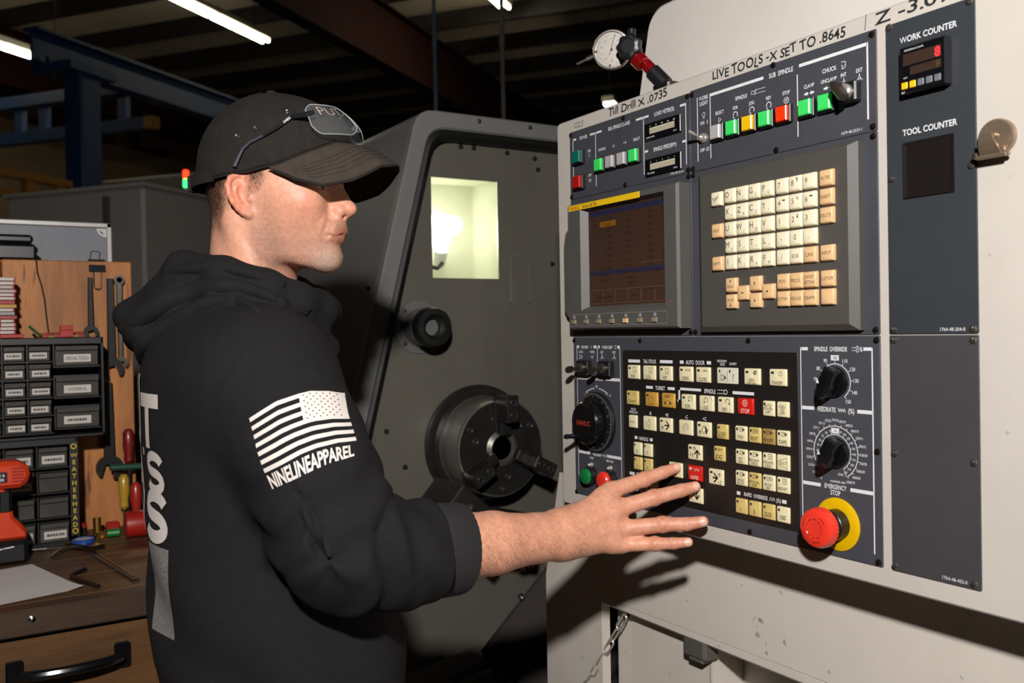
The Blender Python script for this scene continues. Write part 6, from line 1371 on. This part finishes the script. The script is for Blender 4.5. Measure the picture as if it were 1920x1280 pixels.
fold([(.055, 1.497), (.02, 1.513), (-.02, 1.519), (-.063, 1.511), (-.105, 1.497), (-.145, 1.478), (-.175, 1.461)], [.006, .010, .013, .015, .016, .016, .010], .45)
fold([(.05, 1.478), (.01, 1.496), (-.035, 1.495), (-.075, 1.480), (-.11, 1.460), (-.14, 1.438), (-.158, 1.415)], [.005, .009, .011, .013, .014, .013, .007], .45)
fold([(.06, 1.517), (.03, 1.532), (-.01, 1.543), (-.05, 1.545), (-.085, 1.543), (-.115, 1.538)], [.005, .008, .010, .010, .009, .004], .5)
# rib cuff
M_RIB = mat('black_rib_knit', '1f1e20', .9, var=(80, .1), bump=(700, .3))
c = np.array((.3005, -.1785, 1.1585)); d = np.array(ARM['W'])-np.array(ARM['E']); d /= np.linalg.norm(d); c0 = c-d*.07; t = np.cross(d, (0, 0, 1.)); t /= np.linalg.norm(t); u = np.cross(t, d); v = []; f = []; n = 72
prof_ = [(.052, .0), (.0555, .006), (.0550, .03), (.0542, .058), (.0525, .064), (.0500, .062), (.0490, .03)]
for (r, h) in prof_:
    for i in range(n): g = 2*pi*i/n; rr = r*(1+(.010 if i % 2 else -.006)); v.append(c0+d*h+t*(rr*cos(g)*.93)+u*(rr*sin(g)*1.12))
f = [(j*n+i, j*n+(i+1) % n, (j+1)*n+(i+1) % n, (j+1)*n+i) for j in range(len(prof_)-1) for i in range(n)]
b = MB(); b.add(v, f); b.build('cuff', M_RIB, hoodie, TPers, auto=60)
b = MB(); b.tube([c0+d*.001+t*(.0545*cos(g)*.95)+u*(.0545*sin(g)*1.13) for g in np.linspace(0, 2*pi, 49)[:-1]], .0014, 5, closed=True); b.build('cuff_seam', M_HOOD, hoodie, TPers)
# ---- prints, laid on the cloth
M_PRN = mat('cracked_white_print', 'dcd3cc', .7, var=(500, .05), spots=(1300, .70, '6a6462'))
M_PRN2 = mat('distressed_grey_print', '8a8785', .8, var=(900, .5), spots=(700, .56, '2a292b'))
def drape(pts, dirv, off):
    out = []; dv = Vector(dirv).normalized()
    for p in pts:
        h = bvh.ray_cast(Vector(p)-dv*.5, dv)
        if h[0] is None or h[0].y > -.235: h = bvh.find_nearest(Vector((p[0]-.004, -.30, p[2])))
        out.append(np.array(h[0])-np.array(dv)*off)
    return np.array(out)
# sleeve flag: u along the stripes, v down; edges of the print in the arm's side plane (x,z)
TOPE = [(0, 0.0568, 1.3521), (0.31, 0.0886, 1.3716), (0.55, 0.1132, 1.3795), (0.67, 0.1255, 1.3822), (0.86, 0.1445, 1.3806), (1, 0.1590, 1.3761)]
BOTE = [(0, 0.0786, 1.2890), (0.21, 0.0998, 1.2990), (0.43, 0.1221, 1.3108), (0.6, 0.1389, 1.3169), (0.82, 0.1612, 1.3208), (1, 0.1797, 1.3206)]
TXT0 = [(0, 0.0803, 1.2862), (0.25, 0.1043, 1.2979), (0.5, 0.1288, 1.3097), (0.72, 0.1501, 1.3158), (1, 0.1771, 1.3169)]
TXT1 = [(0, 0.0866, 1.2706), (0.25, 0.1099, 1.2806), (0.48, 0.1311, 1.2907), (0.72, 0.1534, 1.2996), (1, 0.1793, 1.3046)]
def edge(E, u): return np.interp(u, [e[0] for e in E], [e[1] for e in E]), np.interp(u, [e[0] for e in E], [e[2] for e in E])
def warp(u, v, E0, E1):
    a = edge(E0, u); c = edge(E1, u); X = a[0]+(c[0]-a[0])*v; Z = a[1]+(c[1]-a[1])*v; return np.stack([X, np.full_like(X, -.2), Z], -1)
FD = (0, 1, 0)
def patch(b, u0, u1, v0, v1, nu, nv, off=.0012):
    uu, vv = np.meshgrid(np.linspace(u0, u1, nu+1), np.linspace(v0, v1, nv+1), indexing='ij'); P = warp(uu.ravel(), vv.ravel(), TOPE, BOTE); b.add(drape(P, FD, off), [(i*(nv+1)+j, i*(nv+1)+j+1, (i+1)*(nv+1)+j+1, (i+1)*(nv+1)+j) for i in range(nu) for j in range(nv)])
for i in range(7):
    v0 = i*2/13; b = MB()
    if i < 4: patch(b, 0, .575 if i < 3 else 1, v0+.004, v0+1/13, 18 if i < 3 else 28, 2)
    else: patch(b, 0, 1, v0, v0+1/13, 28, 2)
    b.build('flag_stripe', M_PRN, hoodie, TPers, auto=180)
b = MB(); patch(b, .55, 1, .004, 6.6/13, 16, 14); b.build('flag_canton', M_PRN, hoodie, TPers, auto=180)
b = MB(); M_STAR = M_HOOD
for r in range(9):
    for k in range(6 if r % 2 == 0 else 5):
        cu = .595+(k+(0 if r % 2 == 0 else .5))*.068; cv = .045+r*.0515; s5 = []
        for q in range(10): rr = .011 if q % 2 == 0 else .0045; an = pi/2+q*pi/5; s5.append((cu+rr*cos(an), cv-rr*1.5*sin(an)))
        s5 = np.array(s5); P = drape(warp(s5[:, 0], s5[:, 1], TOPE, BOTE), FD, .0020); b.add(P, [tuple(range(10))])
so = b.build('flag_stars', M_STAR, hoodie, TPers, smooth=False); so['kind'] = 'stuff'
b = MB(); m = MB(); m.text('NINELINEAPPAREL', 0, 0, 1, 0, 'l', 1, .03); allv = np.concatenate(m.v); x0, x1 = allv[:, 0].min(), allv[:, 0].max(); o = 0
P = drape(warp((allv[:, 0]-x0)/(x1-x0), .5-allv[:, 1]/1.0, TXT0, TXT1), FD, .0014); b.add(P, m.f); b.build('sleeve_lettering', M_PRN, hoodie, TPers, smooth=False)
# back print: heavy condensed letters drawn as strokes, wrapped round the back (angle, height)
ARC = lambda cx, cy, rx, ry, a0, a1, n=9: [(cx+rx*cos(radians(a0+(a1-a0)*i/n)), cy+ry*sin(radians(a0+(a1-a0)*i/n))) for i in range(n+1)]
GLY = {'T': [[(0, .91), (1, .91)], [(.5, .91), (.5, 0)]], 'U': [[(.15, 1), (.15, .25)]+ARC(.5, .25, .35, .16, 180, 360)+[(.85, .25), (.85, 1)]],
       'S': [ARC(.5, .72, .34, .19, 10, 180)+ARC(.5, .69, .34, .18, 180, 265, 4)+ARC(.5, .30, .34, .20, 85, 0, 4)+ARC(.5, .28, .34, .19, 0, -170)], "'": [[(.5, 1), (.5, .72)]],
       'N': [[(.12, 0), (.12, 1)], [(.12, 1), (.88, 0)], [(.88, 0), (.88, 1)]], 'A': [[(.1, 0), (.5, 1)], [(.5, 1), (.9, 0)], [(.25, .3), (.75, .3)]]}
def onback(A_, z_, off=.0014):
    dr_ = Vector((-cos(radians(A_)), -sin(radians(A_)), 0)); c_ = Vector((-.03, -.055, z_)); h = bvh.ray_cast(c_-dr_*.6, dr_)
    return np.array(h[0])-np.array(dr_)*off
def backletter(g, a0, a1, z0, z1, w=.24):
    b = MB(); asp = radians(a1-a0)*.17/(z1-z0)
    for st in GLY[g]:
        fine = []
        for p, q in zip(st[:-1], st[1:]):
            k = max(1, int(np.hypot((q[0]-p[0])*asp, q[1]-p[1])/.08)); fine += [(p[0]+(q[0]-p[0])*i/k, p[1]+(q[1]-p[1])*i/k) for i in range(k)]
        fine.append(st[-1]); F = np.array(fine)*np.array([asp, 1]); d = np.gradient(F, axis=0); d /= np.linalg.norm(d, axis=1)[:, None]+1e-9; nn = np.stack([-d[:, 1], d[:, 0]], 1)*w*min(1, asp*1.15)/2
        L_, R_ = F+nn, F-nn; vv = [onback(a0+(a1-a0)*np.clip(q[0]/asp, -.02, 1.02), z0+(z1-z0)*q[1]) for q in np.concatenate([L_, R_])]; m = len(F)
        b.add(vv, [(i, i+1, m+i+1, m+i) for i in range(m-1)])
    return b.build('back_lettering', M_PRN, hoodie, TPers, smooth=False)
# angles: 180 = straight back, 270 = his right side
backletter('U', 196, 219, 1.30, 1.40); backletter('T', 222, 250, 1.302, 1.372, .27)
backletter('A', 198, 220, 1.235, 1.298); backletter("'", 219, 230, 1.262, 1.300, .3); backletter('S', 231, 254, 1.243, 1.298)
backletter('N', 196, 222, 1.185, 1.24); backletter('S', 227, 256, 1.180, 1.246, .26)
b = MB(); vv = []; NA, NZ = 6, 16
for i in range(NA+1):
    for j in range(NZ+1):
        A_ = 231+24*i/NA; z_ = 1.055+.12*j/NZ; dr_ = Vector((-cos(radians(A_)), -sin(radians(A_)), 0)); h = bvh.ray_cast(Vector((-.03, -.055, z_))-dr_*.6, dr_); vv.append(np.array(h[0])-np.array(dr_)*.0012)
b.add(vv, [(i*(NZ+1)+j, i*(NZ+1)+j+1, (i+1)*(NZ+1)+j+1, (i+1)*(NZ+1)+j) for i in range(NA) for j in range(NZ)]); b.build('back_print_block', M_PRN2, hoodie, TPers, auto=180)
# shoulder seam
b = MB(); pts = []
for t in np.linspace(0, 1, 26):
    P = np.array([-.02+.115*sin(pi*t*.62), -.5, 1.20+.29*t]) if False else np.array([.005-.045*sin(pi*t)+.085*t, -.5, 1.22+.265*t]); h = bvh.ray_cast(Vector(P), Vector((0, 1, 0)))
    if h[0]: pts.append(np.array(h[0])+np.array([0, .0004, 0]))
b.tube(pts, .0011, 5); b.build('sleeve_seam', M_HOOD, hoodie, TPers)
# ---------------------------------------------------------------- trousers and shoes
def trous_f(p):
    d = cap(p, (.01, -.10, .93), (.01, -.0, .93), .125, .125)
    for s in (-1, 1): d = smin(d, chain(p, [np.array(q) for q in ((.01, -.05+s*.085, .86), (.02, -.05+s*.1, .5), (.0, -.05+s*.105, .08))], [.115, .085, .072], .03), .03)
    return smax(d, .05-p[:, 2], .01)
tT = nets(trous_f, (-.17, -.32, .0), (.2, .22, 1.0), .012); skinmesh('trousers', [tT], mat('dark_denim', '22252c', .8, var=(30, .2), bump=(500, .2)), pers)
for s in (-1, 1):
    b = MB(); c = -.05+s*.105; out = [(-.085, -.03), (-.08, .03), (.06, .042), (.13, .045), (.175, .025), (.185, 0), (.175, -.025), (.13, -.042), (.06, -.04)]
    b.prism([(x, c+y) for x, y in out][::-1], .0, .028, .004); so = b.build('shoe', M_BLK, pers, TPers)
    b = MB(); b.prism([(x*.96, c+y*.92) for x, y in out][::-1], .028, .085, .03); b.build('upper', mat('black_leather', '1a1817', .5, var=(40, .1)), so, TPers)
# ---------------------------------------------------------------- cap
M_CAP = mat('faded_black_cotton', '25211e', .9, var=(45, .25), bump=(800, .3), spec=.25)
RIMZ = ([0, 25, 50, 70, 90, 130, 180], [.083, .078, .060, .0435, .0345, .029, .0275])
def crown(ph, t, off=0.):
    c = cos(ph); zr = np.interp(abs(np.degrees(ph)), *RIMZ); k = (1+c)/2; e1 = 2.5+(2.0-2.5)*k; e2 = .5+.12*k; rho = max(0, 1-t**e1)**e2
    return ((.0185+(.1165+off)*rho*c), (.0845+off)*rho*sin(ph), zr+(.1646+off-zr)*t)
b = MB(); v = []; NP, NT = 72, 26
for j in range(NT+1):
    t = (j/NT)**.9 if j < NT else 1
    for i in range(NP): ph = -pi+2*pi*i/NP; p = np.array(crown(ph, t)); v.append(p+.0012*sin(ph*7+p[2]*80)*np.array([cos(ph), sin(ph), 0])*sm(.6, .1, np.array([t]))[0])
ri = [np.array(crown(-pi+2*pi*i/NP, .0))*np.array([.975, .965, 1])+np.array([0, 0, .012]) for i in range(NP)]
b.add(v+ri, [(j*NP+i, j*NP+(i+1) % NP, (j+1)*NP+(i+1) % NP, (j+1)*NP+i) for j in range(NT) for i in range(NP)]+[((NT+1)*NP+i, (NT+1)*NP+(i+1) % NP, (i+1) % NP, i) for i in range(NP)])
capo = b.build('cap', M_CAP, pers, THd, auto=180)
for ph in (0, 52, 118, 180, -118, -52):
    for o in (-.022, .022):
        b = MB(); b.tube([crown(radians(ph)+o*(1-t), t, .0006) for t in np.linspace(0.02, .985, 18)], .0006, 5); b.build('panel_seam', M_CAP, capo, THd)
b = MB(); b.tube([crown(radians(a), .0, .0008) for a in np.linspace(-180, 180, 73)[:-1]], .0014, 6, closed=True); b.build('rim_binding', M_CAP, capo, THd)
b = MB(); b.lathe([(.008, -.001), (.0075, .002), (.004, .0038), (0, .0042)], (.0185, 0, .1646), (0, 0, 1), 16); b.build('top_button', M_CAP, capo, THd)
for ph, t in ((-86, .457), (-100, .40), (-60, .6), (86, .457)):
    p = np.array(crown(radians(ph), t, .0005)); q = np.array(crown(radians(ph), t+.03, .0005)); r_ = np.array(crown(radians(ph+4), t, .0005)); n = np.cross(r_-p, q-p); n /= np.linalg.norm(n)
    b = MB(); b.lathe([(.0022, .0), (.0036, .0), (.0036, .001), (.003, .0016), (.0022, .001), (.0022, -.001)], p, n, 16); b.build('eyelet', M_SCRL, capo, THd)
# visor, its cloth coloured lighter than the crown
b = MB(); NS, NV = 40, 10; top = []; bot = []
for i in range(NS+1):
    s = -1+2*i/NS; a = s*radians(78); ph = a; r0 = np.array(crown(ph, .0, .0005)); ext = .070*max(0, cos(s*radians(88)))**.62
    e = np.array([r0[0]+ext*1.0, r0[1]*(1+.12*max(0, cos(s*radians(88)))), np.interp(abs(s), [0, .3, .55, .75, .9, 1], [.0485, .0410, .0195, .0120, .0220, .0365])])
    for j in range(NV+1):
        t = j/NV; p = r0*(1-t)+e*t+np.array([0, 0, .007*sin(pi*t)*(1-abs(s)**2)]); top.append(p); bot.append(p-np.array([.0005*t, 0, .0034]))
k = len(top); fc = [(i*(NV+1)+j, (i+1)*(NV+1)+j, (i+1)*(NV+1)+j+1, i*(NV+1)+j+1) for i in range(NS) for j in range(NV)]
sidef = [(i*(NV+1)+NV, (i+1)*(NV+1)+NV, k+(i+1)*(NV+1)+NV, k+i*(NV+1)+NV) for i in range(NS)]
b.add(top+bot, [q[::-1] for q in fc]+[tuple(k+w for w in q) for q in fc]+[q for q in sidef]); b.build('visor', mat('lighter_visor_cotton', '3e362f', .9, var=(60, .25), bump=(800, .3), spec=.25), capo, THd, auto=60)
T_ = np.array(top).reshape(NS+1, NV+1, 3)
for j in (4, 5, 6, 7, 8):
    b = MB(); b.tube([T_[i, j]+np.array([0, 0, .0002]) for i in range(4, NS-3)], .00045, 4); b.build('visor_stitching', mat('stitch_thread_%d' % j, '171412', .9, var=(100, .1)), capo, THd)
b = MB(); b.tube([T_[i, NV]-np.array([.0002, 0, .0016]) for i in range(NS+1)], .0022, 6); b.build('visor_edge', M_CAP, capo, THd)
# back strap
b = MB(); v = []
for a in np.linspace(118, 242, 17):
    for dz, o in ((-.002, .002), (.016, .002), (.016, .004), (-.002, .004)): p = np.array(crown(radians(a if a <= 180 else a-360), .06, o)); v.append(np.array([p[0]-.002, p[1], .0275+dz]))
b.add(v, [(i*4+q, i*4+(q+1) % 4, (i+1)*4+(q+1) % 4, (i+1)*4+q) for i in range(16) for q in range(4)]); b.build('back_strap', M_CAP, capo, THd)
b = MB(); b.box((-.103, -.030, .022), (-.094, -.012, .046), .002); b.build('strap_tab', M_CAP, capo, THd)
# ---------------------------------------------------------------- safety glasses on the cap
gl = thing('safety_glasses', 'clear safety glasses with black temples pushed up onto the black cap', 'glasses', tuple(TPers(np.array([fromH((.12, 0, .085))]))[0]))
M_LENS = mat('clear_lens', 'eef2f4', .03, alpha=.07, spec=1., coat=1.); M_TEM = mat('black_temple', '1b1c20', .35, var=(40, .1)); M_TEMG = mat('slate_temple_tip', '3a3d47', .4, var=(40, .1))
def onfront(ph, zz, off): # point in front of the crown at height zz
    zr = np.interp(abs(np.degrees(ph)), *RIMZ); t = np.clip((zz-zr)/(.1646-zr), 0, .99); p = np.array(crown(ph, t, off)); p[2] = zz; return p
for s in (-1, 1):
    b = MB(); v = []; NU, NV2 = 16, 10
    for i in range(NU+1):
        u = i/NU; ph = radians(5+43*u)*s; hi = .1335-.004*u-.010*max(0, u-.8)**2/.04-.008*max(0, .2-u)**2/.04; lo = .0905-.008*u+.012*max(0, .3-u)**2/.09+.012*max(0, u-.8)**2/.04
        for j in range(NV2+1):
            w = j/NV2; zz = lo+(hi-lo)*w; base = onfront(ph, max(zz-.006, .088), .006); out = np.array([cos(ph), sin(ph), 0]); v.append(base+np.array([0, 0, zz-base[2]])+out*(.007+.005*(1-w)))
    b.add(v, [(i*(NV2+1)+j, i*(NV2+1)+j+1, (i+1)*(NV2+1)+j+1, (i+1)*(NV2+1)+j) for i in range(NU) for j in range(NV2)]); ln = b.build('lens', M_LENS, gl, THd, auto=180)
    G = np.array(v).reshape(NU+1, NV2+1, 3); per = [G[i, 0] for i in range(NU+1)]+[G[NU, j] for j in range(NV2+1)]+[G[i, NV2] for i in range(NU, -1, -1)]+[G[0, j] for j in range(NV2, -1, -1)]
    b = MB(); b.tube(per[:-1], .0007, 5, closed=True); b.build('lens_edge', mat('lens_edge_%d' % s, 'c8d0d2', .1, alpha=.45), gl, THd)
    if s < 0:
        m = MB(); m.text('PUT', 0, 0, 1, 0, 'l', 1.1, -.01, .8); V = np.concatenate(m.v); X0, X1 = V[:, 0].min(), V[:, 0].max(); uu = .78-.52*(V[:, 0]-X0)/(X1-X0); ww = .62+.28*(V[:, 1]+.5); iu = np.clip(uu*NU, 0, NU-1e-6); jw = np.clip(ww*NV2, 0, NV2-1e-6); i0 = iu.astype(int); j0 = jw.astype(int); fu = (iu-i0)[:, None]; fw = (jw-j0)[:, None]
        P = G[i0, j0]*(1-fu)*(1-fw)+G[i0+1, j0]*fu*(1-fw)+G[i0, j0+1]*(1-fu)*fw+G[i0+1, j0+1]*fu*fw; P = P+np.stack([.0006+0*uu, -.0008+0*uu, 0*uu], 1); b = MB(); b.add(P, m.f); b.build('lens_writing', mat('pale_marker', 'b59c94', .6, var=(200, .1)), gl, THd, smooth=False)
    # temple: hinge pad, arm, tip
    h0 = G[NU, 7]; arm = [h0, onfront(radians(58)*s, .111, .006), onfront(radians(70)*s, .0945, .005), onfront(radians(80)*s, .083, .0045)]
    b = MB(); b.tube([h0+np.array([.010, 0, .004]), h0, arm[1]], [.002, .0045, .0034], 8); b.build('hinge_pad', M_TEM, gl, THd)
    b = MB(); b.tube(arm[1:], [.0032, .0026, .0022], 8); b.build('temple', M_TEM, gl, THd)
    b = MB(); b.tube([arm[3], onfront(radians(89)*s, .0745, .0045), onfront(radians(94)*s, .066, .0045), onfront(radians(97)*s, .054, .0045), onfront(radians(100)*s, .042, .0045)], [.0022, .002, .0022, .0025, .003], 8); b.build('temple_tip', M_TEMG, gl, THd)
    if s < 0:
        m = MB(); m.text('UVEX', 0, 0, .0036, 0, 'c', 1, .02); V = np.concatenate(m.v); c_ = arm[2]*.35+arm[1]*.65; d_ = arm[1]-arm[2]; d_ /= np.linalg.norm(d_); up_ = np.array([0, 0, 1.])-d_*d_[2]; up_ /= np.linalg.norm(up_); n_ = np.cross(d_, up_); n_ = n_ if n_[1] < 0 else -n_; b = MB(); b.add(c_+n_*.0036+V[:, :1]*d_+V[:, 1:2]*up_, m.f); b.build('temple_print', M_LEG, gl, THd, smooth=False)
b = MB(); b.tube([onfront(radians(-6), .102, .016), onfront(0, .106, .018), onfront(radians(6), .102, .016)], .003, 8); b.build('nose_bridge', M_LENS, gl, THd)
# ---------------------------------------------------------------- hair, stubble and arm hair: uncountable
def strands(name, P, N, L, w, dirf, m, lean=.6, seed=1):
    rng = np.random.default_rng(seed); n = len(P); D = dirf+rng.normal(0, .25, (n, 3)); D = D*lean+N*(1-lean); D /= np.linalg.norm(D, axis=1)[:, None]; Ls = L*rng.uniform(.6, 1.2, n)[:, None]
    S = np.cross(D, N+.01); S /= np.linalg.norm(S, axis=1)[:, None]+1e-9; B0 = P-N*.0006; v = np.stack([B0-S*w, B0+S*w, B0+D*Ls], 1).reshape(-1, 3); b = MB(); b.add(v, [(3*i, 3*i+1, 3*i+2) for i in range(n)]); o = b.build(name, m, pers, TPers, smooth=False); o['kind'] = 'stuff'; return o
def vnorm(V, Q):
    n = np.cross(V[Q[:, 2]]-V[Q[:, 0]], V[Q[:, 3]]-V[Q[:, 1]]); N = np.zeros_like(V); [np.add.at(N, Q[:, i], n) for i in range(4)]; return N/(np.linalg.norm(N, axis=1)[:, None]+1e-12)
rng = np.random.default_rng(4); V, Q = t_head; Nn = vnorm(V, Q); q = toH(V)
rim = np.interp(np.abs(np.degrees(np.arctan2(q[:, 1]/.0845, (q[:, 0]-.0185)/.1165))), *RIMZ)
idx = np.where((hair > .12) & (q[:, 2] < rim+.012) & (rng.random(len(V)) < .95*hair))[0]; idx = np.concatenate([idx]*3); J = V[idx]+rng.normal(0, .0013, (len(idx), 3))
strands('hair', J, Nn[idx], .0065, .00016, np.tile(-hz*1.0-hx*.35, (len(idx), 1)), mat('brown_hair', '2e2119', .5, var=(300, .3)), .8)
idx = np.where((beard*.8+must > .2) & (rng.random(len(V)) < .65*np.clip(beard+must, 0, 1)))[0]; J = V[idx]+rng.normal(0, .0014, (len(idx), 3)); strands('stubble', J, Nn[idx], .0015, .00013, np.tile(-hz, (len(idx), 1)), mat('dark_stubble', '4a382e', .6, var=(300, .3)), .6, 2)
g = np.exp(-((q[:, 0]-.105)**2+(q[:, 2]+.088)**2)/.0005); idx = np.where((g > .25) & (q[:, 2] > -.099) & (rng.random(len(V)) < .7))[0]; J = V[idx]+rng.normal(0, .0014, (len(idx), 3)); strands('stubble', J, Nn[idx], .0016, .00016, np.tile(-hz, (len(idx), 1)), mat('grey_stubble', 'b8aa9c', .6, var=(300, .2)), .6, 3)
V, Q = t_hand; Nn = vnorm(V, Q); W_ = np.array(ARM['W']); al = (V-W_)@((np.array(ARM['E'])-W_)/np.linalg.norm(np.array(ARM['E'])-W_)); idx = np.where((al > -.02) & (rng.random(len(V)) < .075))[0]
strands('arm_hair', V[idx], Nn[idx], .011, .00011, np.tile(np.array([.55, .1, -.8]), (len(idx), 1)), mat('arm_hair', '5a3a26', .6, var=(300, .3)), .86, 5)
# ================================================================== dial indicator on its stand, magnetic clip
di = thing('dial_indicator', 'round dial gauge on a red jointed arm standing on the control cabinet', 'dial gauge', (-1.13, 1.0, 1.832))
c = np.array((-1.216, .962, 1.922)); n = np.array((.62, -.72, -.10)); n /= np.linalg.norm(n)
b = MB(); b.lathe([(.022, -.026), (.024, -.022), (.024, -.012), (.031, -.010), (.033, -.004), (.033, .004), (.0315, .007), (.029, .0075), (.0285, .004)], c, n, 40); b.build('gauge_case', mat('satin_steel_case', 'a9a39b', .35, metal=.6, var=(60, .08)), di)
b = MB(); b.lathe([(.0286, .0038), (0, .004)], c, n, 40); df = b.build('gauge_face', mat('white_dial', 'dcdde0', .5, var=(60, .03)), di)
t_ = np.cross(n, (0, 0, 1.)); t_ /= np.linalg.norm(t_); t_ = -t_; u_ = np.cross(n, t_); u_ = u_ if u_[2] > 0 else -u_; t_ = np.cross(u_, n)
TD = lambda v: c+v[:, :1]*t_+v[:, 1:2]*u_+v[:, 2:3]*n
b = MB()
for i in range(50): a = 2*pi*i/50; r0 = .0235 if i % 5 else .0215; b.line([(r0*cos(a), r0*sin(a)), (.0262*cos(a), .0262*sin(a))], .0005 if i % 5 else .0008, .0045)
for i in range(10): a = pi/2-2*pi*i/10; b.text(str(i*10), .0178*cos(a), .0178*sin(a), .0034, .0045)
b.arc((.009, .004), .0042, .0047, 0, 360, .0045, 16); tag(b.build('dial_scale', mat('grey_scale_print', '8d8d92', .6, var=(100, .05)), df, TD, smooth=False), kind='stuff')
b = MB(); b.line([(-.004, -.008), (.0065, .0235)], .0009, .0052); b.arc((0, 0), 0, .0022, 0, 360, .0053, 14); b.arc((.009, .004), 0, .0015, 0, 360, .0053, 12); b.build('pointer', M_LEGK, df, TD, smooth=False)
for a in (182, 262): a = radians(a); b = MB(); b.line([(.0255*cos(a), .0255*sin(a)), (.029*cos(a), .029*sin(a))], .003, .0055); b.build('limit_mark', M_LEGK, df, TD, smooth=False)
b = MB(); b.cyl(c-t_*.03-u_*.006, c-t_*.045-u_*.011, .004, n=10); b.cyl(c-t_*.045-u_*.011, c-t_*.062-u_*.017, .0022, n=8); b.build('plunger', M_SCRL, di)
k = np.array((-1.170, .962, 1.914)); b = MB(); v = []; N = 48; kn_ = np.array((.55, -.83, -.05)); kn_ /= np.linalg.norm(kn_); e1 = np.cross(kn_, (0, 0, 1.)); e1 /= np.linalg.norm(e1); e2 = np.cross(kn_, e1)
for h, sc in ((-.012, .8), (-.010, .95), (.004, 1), (.009, .86), (.0105, .6), (.009, .55), (.009, .0)):
    for i in range(N): a = 2*pi*i/N; r = .0205*sc*(1+.075*cos(7*a)*(sc > .7)); v.append(k+kn_*h+e1*r*cos(a)+e2*r*sin(a))
b.add(v, [(j*N+i, j*N+(i+1) % N, (j+1)*N+(i+1) % N, (j+1)*N+i) for j in range(6) for i in range(N)]); b.build('clamp_knob', M_BLK, di)
b = MB(); b.cyl(k+kn_*-.01+np.array((0, 0, .016)), k+kn_*-.012+np.array((.001, 0, .032)), .0075, n=14, bev=.001); b.build('clamp_nut', M_BLK, di)
M_ARM = mat('red_anodised', '9c1016', .25, metal=.5, var=(40, .1), coat=.4)
b = MB(); b.cyl((-1.174, .978, 1.905), (-1.146, .994, 1.870), .0105, n=20, bev=.002); b.cyl((-1.168, .974, 1.898), (-1.157, .98, 1.884), .0135, n=20, bev=.002); b.build('red_arm', M_ARM, di)
b = MB(); b.cyl((-1.150, .992, 1.874), (-1.128, 1.004, 1.846), .0135, n=20, bev=.002); b.build('ferrule', M_BLK, di)
b = MB(); b.box((-1.148, .99, 1.8325), (-1.108, 1.03, 1.850), .003); b.build('magnet_base', M_BLK, di)
cl = thing('magnet_clip', 'shiny steel bulldog clip on a round magnet at the right cabinet edge', 'clip', pw(793, -172, 0))
u0, v0 = 792, -158
M_NI = mat('nickel_plate', 'a8927c', .3, metal=.7, var=(60, .1))
b = MB(); b.lathe([(20, -2), (20, 4), (18.5, 6), (0, 6)], (u0, v0, 0), n=36); b.build('magnet_disc', M_NI, cl, TP)
b = MB(); b.lathe([(4, 6), (4, 9), (3, 10), (0, 10)], (u0-1, v0+2, 0), n=14); b.build('rivet', M_NI, cl, TP)
b = MB()
pts = [(-9, -8), (9, -8), (15, -17), (17, -21), (-17, -21), (-15, -17)]
b.prism([(u0+x, v0+y) for x, y in pts][::-1], 6, 8); b.build('clip_back', M_NI, cl, TP)
b = MB(); b.tube([(u0-17, v0-20, 8), (u0+17, v0-20, 8)], 2.4, 10); b.tube([(u0-16, v0-21, 13), (u0+16, v0-21, 13)], 2.2, 10); b.build('jaw_lip', M_NI, cl, TP)
b = MB(); v = []
for i in range(9):
    a = i/8; x0 = 12-5*a; v += [(u0-x0, v0-20+22*a, 13+10*sin(pi*.5*a)), (u0+x0, v0-20+22*a, 13+10*sin(pi*.5*a)), (u0+x0, v0-20+22*a, 14.2+10*sin(pi*.5*a)), (u0-x0, v0-20+22*a, 14.2+10*sin(pi*.5*a))]
b.add(v, [(i*4+q, i*4+(q+1) % 4, (i+1)*4+(q+1) % 4, (i+1)*4+q) for i in range(8) for q in range(4)]+[(0, 1, 2, 3), (35, 34, 33, 32)]); b.build('clip_lever', M_NI, cl, TP)
b = MB(); b.tube([(u0-8, v0-12, 16), (u0+8, v0-12, 16)], 3.2, 12); b.build('spring_coil', M_NI, cl, TP)
b = MB(); b.lathe([(3, 0), (4, 2), (3.4, 5), (0, 6)], (u0-18, v0-18, 8), (-.5, 0, 1), 12); b.build('end_knob', M_SCRL, cl, TP)
